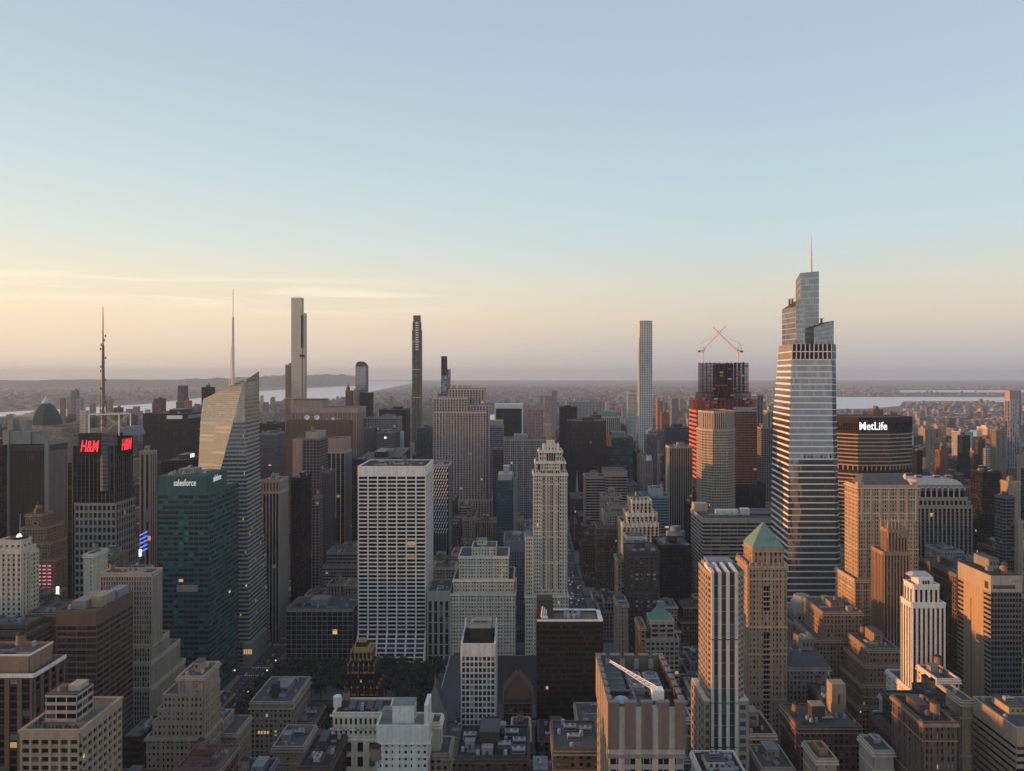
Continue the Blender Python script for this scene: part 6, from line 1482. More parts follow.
for a, b, t, Yq, D, s_, lab, sh_ in [
 (935, 948, 451, 1200, 39, P_('redbrick', 'g_bronze', bay=3), 'red brown tower with an orange lit flank above the arched crown tower', 'red brown tower'),
 (913, 922.5, 451, 1230, 40, G_('black', 'g_black'), 'black shaft between the lettered slab and the red brown tower', 'black shaft'),
 (926, 935, 429, 1520, 40, P_('pinkstone', bay=3), 'pinkish stone tower over the red brown tower', 'pinkish stone tower'),
 (868, 883, 410, 1500, 44, V_('brown', 'g_blue', bay=7), 'brown tower with blue window strips peeking above the lettered octagonal slab', 'strip windowed top'),
 (887, 897, 413, 1700, 40, P_('brown'), 'small brown top right of the tower with blue strips', 'small brown top'),
 (957.5, 970, 436, 1480, 44, G_('navy', 'g_black'), 'navy glass tower with a pale tower behind on the right', 'navy glass tower'),
 (952, 973, 432, 1640, 40, P_('steel', bay=4), 'pale grey tower wrapped behind the navy glass tower', 'pale grey tower'),
 (974, 985, 440, 1500, 40, P_('darkbrick'), 'dark brown tower right of the navy glass tower', 'dark brown right tower'),
 (990, 1006, 430, 1400, 44, P_('olive', 'g_dark', bay=3), 'olive grey apartment slab left of the tall pale residential tower', 'olive slab'),
 (983, 990, 449, 1350, 40, P_('beige'), 'small beige block below the olive slab', 'small beige block'),
 (971, 1001, 472, 960, 50, G_('black', 'g_black', bay=3), 'black wide office block right of the arched crown tower', 'black wide block'),
 (1001, 1020, 482, 905, 40, P_('tan', pw=.9, sh=.9), 'plain tan flank of a tower behind the grey banded tower far right', 'plain tan flank'),
 (995, 1014.5, 497, 800, 28, H_('midgrey', 'g_dark', bay=4, pw=.1, sh=.4), 'grey banded tower with a blank left flank at the right edge', 'grey blank flanked tower'),
 (1014.8, 1023, 521, 790, 30, P_('tan', pw=.9, sh=.9), 'tan blank strip at the right edge beside the grey banded tower', 'tan blank strip'),
 (1017, 1034, 456, 1300, 40, P_('pinkstone', pw=.8), 'pinkish blank slab cut by the right edge of the view', 'pinkish edge slab'),
 (1021, 1040, 470, 1000, 60, G_('slate'), 'dark slab cut by the right edge below the pinkish slab', 'dark edge slab')]:
    building('office_tower', lab, 'skyscraper', [pxw(a, b, t, Yq, D)], s_, short=sh_, seed=int(a * 3 + t), nclut=3 if Yq < 1200 else 1)
building('long_block', 'long brown brick block with a big receding flank behind the white shaft tower', 'office building', [(376, 412, 640, 700, 115)], P_('brown', bay=3), short='long brown block', seed=149, nclut=6)
Y = 1510
tw = V_('steel', 'g_mirror', bay=4.2, fh=8, pw=.22, sh=.12, span='bluegrey', top=2)
r = poly_tower('pale_residential_tower', 'tall pale residential tower with white ribs and a plain cap near the right edge', 'skyscraper', 'tall pale residential tower',
    [(oct_foot(1008, 1010, 1019, 1021, Y, 4, 16), wz(400, Y), tw), (oct_foot(1008, 1010, 1019, 1021, Y, 4, 16), wz(391, Y), P_('pinkstone', pw=.95, sh=.95))], 150)

# ================================================================== lower right
# striped tower with chamfered corners
Y = 400
r = thing('striped_tower', 'slim beige tower with white vertical stripes and sunlit balconies on its left edge', 'skyscraper', (wx(721, Y), Y + 14, 0), short='white striped tower')
r['top'] = wz(566, Y); FOOT.append((wx(692, Y), wx(749, Y), Y - 1, Y + 30, wz(566, Y), 'striped'))
f, g, rf = MB(), MB(), MB(); zA, zB = wz(702, Y), wz(573, Y)
ch = [(wx(711.5, Y), Y), (wx(737.5, Y), Y), (wx(743.5, Y + 5), Y + 5), (wx(743.5, Y + 5), Y + 24), (100.4, Y + 24), (100.4, Y + 4)]
bal = H_('tan', 'g_blue', bay=4.5, pw=.42, sh=.42, fh=3.3, top=2.5)
for i in range(6):
    a, b = ch[i], ch[(i + 1) % 6]; L = math.hypot(b[0] - a[0], b[1] - a[1]); nf = round((zB - zA) / 3.3)
    s_ = bal if i != 0 else style(3.5, 6.6, .0, .06, .1, .1, 'bluegrey', 'bluegrey', 'g_blue', top=.1)
    patch(f, g, (*a, zA), (*b, zA), (*b, zB), (*a, zB), s_, max(1, round(L / 4.5)), nf if i else nf // 2, i * 60)
rf.prism(ch, zB - .1, zB + .02, 'roof_grey'); f.build('facade', r); g.build('glazing', r); rf.build('roof', r)
lowr = [(97.6, wx(710.5, Y)), (wx(736, Y), wx(749, Y))]; f, g, rf = MB(), MB(), MB(); lw = P_('tan', 'g_blue', bay=5.6, fh=4.6, pw=.42, sh=.42, top=2)
for k, (a, b) in enumerate(lowr): walls(f, g, rect(a, b, Y + 1, Y + 30), 0, zA, lw, 400 + k * 40); rf.box(a, b, Y + 1, Y + 30, zA, zA + .7, 'cream', False)
walls(f, g, rect(lowr[0][1] + .05, lowr[1][0] - .05, Y + .6, Y + 28), 0, zA, style(3.5, 6.6, 0, .06, .1, .1, 'bluegrey', 'bluegrey', 'g_blue', top=.1), 700)
f.build('base_facade', r); g.build('base_glazing', r); rf.build('base_roof', r)
m = MB()
for i, q_ in enumerate((712.3, 719.6, 727.6, 736.2)):
    xx = wx(q_, Y); wd = (.7, .9, .9, .9)[i]
    for za, zb in ((0, wz(748, Y)), (wz(746, Y), wz(703.5, Y)), (wz(702, Y), wz(640, Y)), (wz(638.5, Y), zB + .8)): m.box(xx - wd, xx + wd, Y - .95, Y + .1, za, zb, 'cream')
m.build('stripe_piers', r)
m = MB()
for i, q_ in enumerate((712.3, 719.6, 727.6, 736.2)):
    xx = wx(q_, Y); m.poly(((xx - .9, Y - .95, zB + .8), (xx + .9, Y - .95, zB + .8), (xx + .9, Y + 14, zB + 2.6), (xx - .9, Y + 14, zB + 2.6)), 'white'); m.poly(((xx - .9, Y - .95, zB), (xx - .9, Y - .95, zB + .8), (xx - .9, Y + 14, zB + 2.6), (xx - .9, Y + 14, zB)), 'white'); m.poly(((xx + .9, Y - .95, zB + .8), (xx + .9, Y - .95, zB), (xx + .9, Y + 14, zB), (xx + .9, Y + 14, zB + 2.6)), 'white')
m.box(wx(714, Y), wx(740, Y), Y + 13.5, Y + 23, zB, zB + 3.2, 'bluegrey'); m.box(101.2, 105, Y + 6, Y + 22, zB, zB + 2.2, 'tan'); m.build('crown', r)

# gold pyramid tower
Y = 500
gd = P_('goldbrick', 'g_house', bay=2.6, fh=3.6, pw=.55, sh=.5, top=2)
r = building('gold_pyramid_tower', 'golden brown tower with a green and gold pyramid roof and sunlit left side', 'skyscraper',
    [px(747, 789, 742, Y - 2, 36, gd), px(748.5, 786.5, 566, Y, 26, gd), px(753, 783, 549, Y + 3, 20, alt(gd, fh=5, sh=.35, bay=3.4))], gd, short='gold pyramid tower', seed=160, top_clutter=False, win=('S',), winmax=90)
m = MB(); p_ = rect(wx(752, Y + 3), wx(784, Y + 3), Y + 2.4, Y + 23.6); z = wz(549, Y + 3); cx = sum(a for a, b in p_) / 4; m.prism(p_, z + 1.1, wz(522.5, Y + 12), 'copper', [(cx - .5, Y + 12.5), (cx + .5, Y + 12.5), (cx + .5, Y + 13.5), (cx - .5, Y + 13.5)]); m.build('pyramid_roof', r)
m = MB(); m.box(cx + 1.4, cx + 5.2, Y + 5.2, Y + 7, z + 4, z + 7.4, 'copper'); m.build('dormer', r)
m = MB(); zS = wz(566, Y)
for t, d_ in ((568, .9), (580, .6), (628, .7), (655, .5), (700, .4)): m.box(wx(748.5, Y) - d_, wx(786.5, Y) + d_, Y - d_ - .3, Y - .2, wz(t, Y), wz(t, Y) + 1.1, 'sand'); m.box(wx(748.5, Y) - d_ - .35, wx(748.5, Y) - .2, Y - .2, Y + 26, wz(t, Y), wz(t, Y) + 1.1, 'sand')
for i in range(7): c_ = wx(750 + i * 5.8, Y); m.box(c_ - .5, c_ + .5, Y - 1.0, Y - .2, zS - 1, zS + 2.6, 'sand'); m.box(wx(748.5, Y) - 1.0, wx(748.5, Y) - .2, Y + 2 + i * 3.6, Y + 3 + i * 3.6, zS - 1, zS + 2.6, 'sand')
m.build('stone_trim', r)
m = MB(); xa, xb = wx(763, Y), wx(772, Y)
for t0, t1 in ((612, 586), (735, 632)):
    for i in range(3): a = xa + (xb - xa) * i / 3 + .3; m.box(a, a + 1.5, Y - .42, Y - .2, wz(t0, Y), wz(t1, Y), 'g_black')
    for j in range(int((t0 - t1) / 5)): m.box(xa, xb, Y - .55, Y - .3, wz(t0 - j * 5, Y), wz(t0 - j * 5, Y) + .9, 'sand')
m.build('window_bay', r)

# white shaft tower with setbacks
Y = 480
wt = V_('white', 'g_black', bay=3.05, pw=.46, sh=.16, span='slate', top=2.5)
wp = P_('white', 'g_black', bay=2.8, fh=3.7, pw=.6, sh=.42)
X0, X1 = wx(912, Y), wx(944.5, Y)
r = building('white_shaft_tower', 'bright white tower with dark vertical strips and stepped wings behind', 'skyscraper',
    [(X0 - 2.5, X1 + 1, Y - 1, Y + 47, wz(745, Y), wp), (X0 - 1.8, X1, Y, Y + 40, wz(722, Y), wp), (X0 - 1.2, X1, Y, Y + 31, wz(690, Y), wp), (X0, X1, Y, Y + 13, wz(604, Y), wt), (X0 + 1.5, X1 - 3.5, Y + 1, Y + 12, wz(586, Y), alt(wt, fh=10, bay=3.6))], wt, short='white shaft tower', seed=161, top_clutter=False, win=('S',), winmax=70)
m = MB(); z = wz(586, Y); m.box(wx(919, Y), wx(934, Y), Y + .6, Y + 10, z, z + 5, 'white')
for i in range(3): m.box(wx(923 + i * 2.6, Y), wx(924.6 + i * 2.6, Y), Y + .4, Y + .61, z + 1, z + 3.4, 'g_black')
m.prism(rect(wx(914, Y), wx(936, Y), Y + 3, Y + 12), z + 5, z + 7.5, 'steel', inset(rect(wx(914, Y), wx(936, Y), Y + 3, Y + 12), 2.5)); m.build('crown', r)

# slab with the blank sunlit flank
Y = 560
x0, x1, z = wx(991, Y), wx(1021.5, Y), wz(592, Y)
of = G_('midgrey', 'g_black', bay=2.4, fh=3.8, pw=.16, sh=.42, top=1)
r = thing('blank_flank_tower', 'grey office slab with a white cap and a blank tan flank glowing orange', 'skyscraper', ((x0 + x1) / 2, Y + 21, 0), short='orange flank slab'); r['top'] = z + 12; FOOT.append((x0, x1, Y, Y + 43, z + 12, 'flank'))
f, g, rf = MB(), MB(), MB()
patch(f, g, (x0, Y, 0), (x1, Y, 0), (x1, Y, z), (x0, Y, z), of, 10, 30, 0); patch(f, g, (x1, Y, 0), (x1, Y + 43, 0), (x1, Y + 43, z), (x1, Y, z), of, 14, 30, 50); patch(f, g, (x1, Y + 43, 0), (x0, Y + 43, 0), (x0, Y + 43, z), (x1, Y + 43, z), of, 10, 30, 90)
for k, (ya, yb) in enumerate(((0, 8.5), (34.5, 43))): patch(f, g, (x0, Y + yb, 0), (x0, Y + ya, 0), (x0, Y + ya, z), (x0, Y + yb, z), H_('tan', 'g_black', bay=9, sh=.5, pw=.03), 2, 33, 140 + k * 30)
f.build('facade', r); g.build('glazing', r)
m = MB(); m.box(x0 - .4, x0 + .2, Y + 8.6, Y + 34.4, 0, z, 'sand'); m.box(x0 - .55, x0 - .39, Y + 24, Y + 24.8, 30, z - 12, 'brown'); m.build('blank_flank', r)
m = MB(); m.box(x0 - .45, x1 + .4, Y - .4, Y + 43.4, z, z + 12.5, 'beige'); m.box(x0 + 1, x1 - 5, Y - .5, Y - .38, z + 2.5, z + 5.2, 'plant_dark'); m.box(x0 - .6, x0 - .44, Y + 2.5, Y + 7, z + 1.5, z + 7, 'plant_dark')
for q_ in range(4): m.bar((x1 - 9 + q_ * 2, Y - .6, z + 8), (x1 - 8 + q_ * 2, Y - .6, z + 10), .25, 'plant', 6); m.bar((x1 - 8 + q_ * 2, Y - .6, z + 10), (x1 - 7 + q_ * 2, Y - .6, z + 8), .25, 'plant', 6)
m.build('cap', r); rf.box(x0, x1, Y, Y + 43, z + 12.51, z + 12.7, 'roof_dark', False); rf.build('roof', r); clutter(r, x0 + 1, x1 - 1, Y + 2, Y + 41, z + 12.7, 162, 7)

# bottom right corner block with ribbon windows
Y = 380
rb = H_('sand', 'g_bronze', bay=30, pw=.01, sh=.55, fh=3.7, top=9)
r = building('ribbon_block', 'tan office block with long ribbon windows in the bottom right corner', 'office building', [px(1016, 1070, 729, Y, 36, rb)], rb, short='ribbon window block', seed=163, nclut=7)
building('tan_sliver_block', 'narrow tan block with a tall glass slot beside the ribbon window block', 'office building', [px(961.5, 973.5, 702, 419, 22, P_('sand', pw=.9, sh=.8))], P_('sand'), short='glass slot block', seed=164, nclut=2)
dk = P_('darkbrick', 'g_house', bay=2.7, fh=3.6, pw=.5, sh=.5)
building('dark_stepped_block', 'dark brick stepped block in front of the white shaft tower', 'office building', [px(903, 958, 745, 396, 36, dk), px(910, 957, 716, 399, 30, dk), px(926, 945, 695, 408, 14, dk)], dk, short='dark stepped block', seed=165, nclut=5, win=('S',), winmax=80)
building('white_roof_house', 'small white block with dark roof openings behind the dark stepped block', 'office building', [px(937, 959, 680, 455, 22, P_('cream'))], P_('cream'), short='small white roof block', seed=166, nclut=3, house=False)
Y = 480
lb = P_('umber', 'g_house', bay=2.7, fh=3.6, pw=.48, sh=.46)
Y = 541
building('long_setback_block', 'long brown masonry block stepping down in setbacks along the side avenue', 'office building', [(244, 284, Y - 3, Y + 35, 46, lb), (247, 281, Y - 2, Y + 34.5, 62, lb), (250, 278, Y - 1, Y + 34, 76, lb), (253, 275, Y, Y + 33, 87, lb)], lb, short='brown setback block', seed=167, nclut=6, win=('S', 'W'), winmax=90)
building('brown_block', 'broad brown office block left of the brown setback block', 'office building', [px(816, 864, 640, 577, 44, lb), px(823, 862, 613, 580, 38, lb)], lb, short='broad brown block', seed=168, nclut=5)
Y = 645
r = building('octagon_dome_block', 'grey block with an octagonal pale dome top at the foot of the tapering glass tower', 'office building', [px(793, 822, 624, Y, 34, V_('greystone', bay=4)), px(797, 820, 614, Y + 4, 26, V_('greystone', bay=4, pw=.5))], V_('greystone'), short='octagonal dome block', seed=169, top_clutter=False)
m = MB(); c_, cy = wx(808.5, Y), Y + 16; o8 = lambda rr: [(c_ + rr * math.cos(k * math.pi / 4 + .39), cy + rr * math.sin(k * math.pi / 4 + .39)) for k in range(8)]; m.prism(o8(9.6), wz(614, Y + 4), wz(607, Y), 'limestone'); m.prism(o8(9.6), wz(607, Y), wz(600, Y), 'limestone', o8(6.5), 'roof_pale'); m.build('dome', r)
Y = 522
r = building('mansard_block', 'grey stone block with a slate mansard roof right of the gold pyramid tower', 'office building', [px(789, 830, 668, Y, 32, P_('greystone', bay=3))], P_('greystone'), short='mansard block', seed=170, top_clutter=False, win=('S',), winmax=50)
m = MB(); p_ = rect(wx(788.5, Y), wx(830.5, Y), Y - .4, Y + 32); m.prism(p_, wz(668, Y) + 1.02, wz(656, Y), 'slate', inset(p_, 5), 'roof_grey')
m.build('mansard_roof', r); clutter(r, p_[0][0] + 6, p_[1][0] - 6, Y + 6, Y + 26, wz(656, Y), 171, 3)
Y = 430
br = P_('brick', 'g_house', bay=3.4, fh=3.8, pw=.45, sh=.45, top=3)
r = building('brick_loft', 'reddish brick loft with a dark tank house on a crowded roof at the bottom right', 'office building', [px(799, 861, 728, Y, 30, br)], br, short='crowded brick loft', seed=172, nclut=9, house=False, win=('S',), winmax=60)
z = wz(728, Y); m = MB(); m.box(wx(812, Y + 8), wx(825, Y + 8), Y + 8, Y + 15, z, z + 9, 'plant_dark'); m.box(wx(812, Y + 8) - .2, wx(825, Y + 8) + .2, Y + 7.8, Y + 15.2, z + 9, z + 9.5, 'tan'); m.build('tank_house', r)
m = MB(); m.box(wx(832, Y + 18), wx(846, Y + 18), Y + 18, Y + 26, z, z + 18, 'tan'); m.box(wx(838, Y + 18), wx(840, Y + 18), Y + 17.9, Y + 18.1, z + 6, z + 12, 'plant_dark'); m.build('lift_tower', r)
building('blank_block', 'pale block with a black flat roof left of the dark stepped block', 'office building', [px(874, 893, 752, 378, 16, P_('beige', pw=.9, sh=.9))], P_('beige'), short='black roofed pale block', seed=173, nclut=2, house=False)
building('stucco_block', 'small tan stucco block with an orange roof box at the bottom edge right of centre', 'office building', [px(817, 836, 760, 385, 18, P_('sand', pw=.85)), px(819, 827, 750, 390, 8, P_('orange', pw=.9))], P_('sand'), short='orange box block', seed=174, nclut=2, house=False)

# ================================================================== lower left
Y = 540
ws = V_('white', 'g_house', bay=1.9, pw=.42, sh=.35, span='limestone', top=2.2)
X1 = -274.5
ws = alt(ws, wall='beige', pw=.36, sh=.28)
building('white_ribbed_tower', 'white ribbed tower stepping down to the right before the teal tower', 'office tower', [(wx(100, Y) + 0, X1 + .5, Y - 3, Y + 52, 60, ws), (wx(128, Y), X1, Y - 2, Y + 44, wz(662, Y), ws), (wx(127, Y), X1 - .4, Y - 1, Y + 27, wz(645, Y), ws), (wx(101, Y), wx(152, Y), Y, Y + 14, wz(574, Y), ws)], ws, short='white ribbed tower', seed=180, nclut=3, win=('S',), winmax=60)
Y = 470
bg = style(7.0, 3.9, .05, .37, .2, .3, 'brown', 'brown', 'g_bronze', top=9)
r = building('bronze_banded_block', 'dark bronze banded block with grey plant boxes along its roof on the left', 'office building', [(wx(57, Y), wx(96.5, Y), Y, Y + 43, wz(612, Y), bg)], bg, short='bronze banded block', seed=181, nclut=3, win=('S', 'E'), winmax=60)
z = wz(612, Y); m = MB(); m.box(wx(66, Y), wx(80, Y), Y + 6, Y + 30, z, z + 5, 'roof_pale'); m.box(wx(82, Y), wx(94, Y), Y + 10, Y + 24, z, z + 7, 'tan'); m.box(wx(84, Y), wx(95, Y), Y + 27, Y + 40, z, z + 6, 'bluegrey'); m.build('roof_house', r)
building('low_wing', 'low dark wing with a blue grey roof beside the bronze banded block', 'office building', [(wx(121, 440), wx(140, 440), 440, 466, wz(738, 440))], H_('bronze', 'g_bronze'), short='low dark wing', seed=182, nclut=2, house=False)
Y = 330
bp = V_('brick', 'g_house', bay=5.4, fh=3.6, pw=.38, sh=.3, span='darkbrick', top=1.2)
bp = alt(bp, wall='brown')
r = building('brick_pier_tower', 'brown brick tower with a white edged roof line at the bottom left corner', 'office tower', [px(-30, 33, 676, Y, 22, bp), px(-30, 29, 657, Y + 3, 16, P_('umber', pw=.96, sh=.96, top=2))], bp, short='white edged brick tower', seed=183, nclut=4, house=False, win=('S',), winmax=50)
m = MB(); z = wz(676, Y); z2 = wz(657, Y + 3); x1 = wx(33, Y); m.box(wx(-30, Y), x1 + 1.0, Y - 1.1, Y - .4, z - .4, z + 1.25, 'white'); m.box(x1 + .78, x1 + 1.3, Y - .4, Y + 22, z - .4, z + 1.25, 'white'); m.box(wx(-30, Y), wx(29, Y + 3) + .6, Y + 2.4, Y + 2.9, z2 + .6, z2 + 1.3, 'white'); m.box(wx(29, Y + 3) + .4, wx(29, Y + 3) + .9, Y + 2.9, Y + 19, z2 + .6, z2 + 1.3, 'white'); m.build('white_coping', r)
Y = 262
tb = style(3.2, 3.1, .26, .42, .8, .7, 'tan', 'tan', 'g_dark', top=2.4, roof='roof_tan')
r = building('balcony_block', 'tan apartment block with rows of balconies and a terraced penthouse at bottom left', 'apartment building', [px(22, 80, 732, Y, 26, tb)], tb, short='tan balcony block', seed=184, top_clutter=False, win=('S', 'E'), winmax=80)
z = wz(732, Y)
f, g, rf = MB(), MB(), MB(); xa, xb = wx(46, Y + 8), wx(80, Y + 8) - 1.2
phs = H_('beige', 'g_dark', bay=3.6, pw=.1, sh=.36, fh=3.1, top=.6)
walls(f, g, rect(xa, xb, Y + 8, Y + 18), z, z + 9.6, phs, 300); rf.box(xa, xb, Y + 8, Y + 18, z + 9.6, z + 10, 'roof_grey', False); f.build('penthouse_facade', r); g.build('penthouse_glazing', r); rf.build('penthouse_roof', r)
m = MB(); m.cyl(xa + 4, Y + 12, z + 10, z + 11.6, 2.2, 1.6, 'brick', 12); m.box(xb - 5, xb - .6, Y + 11, Y + 16.5, z + 10, z + 12, 'beige'); m.build('roof_house', r)
R = random.Random(77)
m = MB()
for q_ in range(26):
    u_ = R.random(); xx, yy = (wx(24, Y) + u_ * 18, Y + 1.4 + R.random() * 2) if q_ % 2 else (wx(24, Y) + R.random() * 6, Y + 2 + u_ * 21)
    s = R.uniform(.4, .9); m.cyl(xx, yy, z + .02, z + s * 1.5, s * .8, s * .4, 'hill', 7)
m.build('terrace_planting', r)
Y = 422
sg = P_('tan', 'g_house', bay=2.6, fh=3.5, pw=.52, sh=.5, top=1.2)
X1 = wx(203, Y)
r = building('stepped_loft', 'tan masonry loft stepping up to the right with a plain brick tower top', 'office building', [(wx(147, Y), X1, Y, Y + 24, wz(738, Y), sg), (wx(153, Y), X1, Y + .1, Y + 24, wz(723, Y), sg), (wx(158, Y), X1, Y + .2, Y + 23, wz(710, Y), sg), (wx(163, Y), X1, Y + .3, Y + 23, wz(696, Y), sg), (wx(178, Y), X1, Y + .4, Y + 22, wz(678, Y), alt(sg, wall='pinkstone', span='pinkstone', sh=.7, pw=.7))], sg, short='tan stepped loft', seed=185, nclut=4, win=('S',), winmax=90)
building('low_loft', 'low tan brick loft with three roof tanks right of the tan stepped loft', 'office building', [px(205, 236, 735, 449, 24, sg), px(207, 222, 724, 451, 18, sg)], sg, short='low tan loft', seed=186, nclut=4, house=False, kinds=('tank', 'head', 'vent'))
r = building('corner_loft', 'tan corner loft with lit lower windows and a tall chimney beside the park', 'office building', [px(250.5, 292, 703, 505, 42, P_('tan', bay=3.2, top=4))], P_('tan'), short='park corner loft', seed=187, nclut=5, win=('S',), winmax=40)
z = wz(703, 505); m = MB(); m.box(wx(268, 505), wx(274, 505), 512, 518, z, z + 10, 'darkbrick'); m.build('chimney', r)
m = MB()
for i in range(4): c_ = wx(259 + i * 3, 505); m.box(c_ - .6, c_ + .6, 504.5, 504.62, z - 21, z - 19, 'lit_pane')
m.build('lit_windows', r)
building('low_loft', 'low brown block with a pale domed roof cover in front of the park', 'office building', [px(295, 314, 722, 515, 26, P_('brown'))], P_('brown'), short='pale cover block', seed=188, nclut=3, house=False)
building('blank_loft', 'plain tan loft with a wide blank parapet at the bottom left of the park', 'office building', [px(273, 303, 748, 425, 26, P_('tan', pw=.75, sh=.7, bay=6))], P_('tan'), short='blank parapet loft', seed=189, nclut=4, house=False)
building('scaffold_block', 'low block under red roof scaffolding in front of the tan stepped loft', 'office building', [px(176, 219, 770, 372, 24, P_('brick'))], P_('brick'), short='red scaffold block', seed=190, nclut=2, house=False)
r = SHORT['red scaffold block']; m = MB(); x0, x1, _, _, z = px(178, 214, 770, 374, 20); RR = random.Random(3)
for i in range(7):
    for j in range(5): m.bar((x0 + (x1 - x0) * i / 6, 374 + j * 4, z), (x0 + (x1 - x0) * i / 6, 374 + j * 4, z + RR.uniform(3, 7)), .2, 'rust')
for j in range(5):
    for h in (2, 4.2): m.bar((x0, 374 + j * 4, z + h), (x1, 374 + j * 4, z + h), .16, 'rust')
    m.bar((x0 + 2, 374 + j * 4, z), (x1 - 4, 374 + j * 4, z + 6), .14, 'rust')
m.build('roof_scaffolding', r)
building('brown_block', 'blank brown block between the cream tower and the bronze banded block', 'office building', [px(30, 57.5, 613, 545, 30, P_('brown', pw=.94, sh=.94))], P_('brown'), short='blank brown block', seed=191, nclut=3, house=False)
building('ledge_block', 'low brown block with grey ledges below the cream tower', 'office building', [px(-20, 30, 634, 520, 26, H_('brown', 'g_bronze', sh=.6)), px(-20, 26, 626, 524, 20, H_('brown', 'g_bronze', sh=.6))], P_('brown'), short='ledge block', seed=192, nclut=3, house=False)
building('cream_sliver', 'rounded cream block half hidden between the red sign tower and the white ribbed tower', 'office building', [px(84, 93.5, 555, 600, 20, P_('cream', pw=.8)), ], P_('cream'), short='rounded cream block', seed=193, nclut=1, house=False)
building('tan_back_block', 'drab tan block beside the rounded cream block', 'office building', [px(94, 112, 558, 623, 24, P_('olive'))], P_('olive'), short='drab tan block', seed=194, nclut=3)
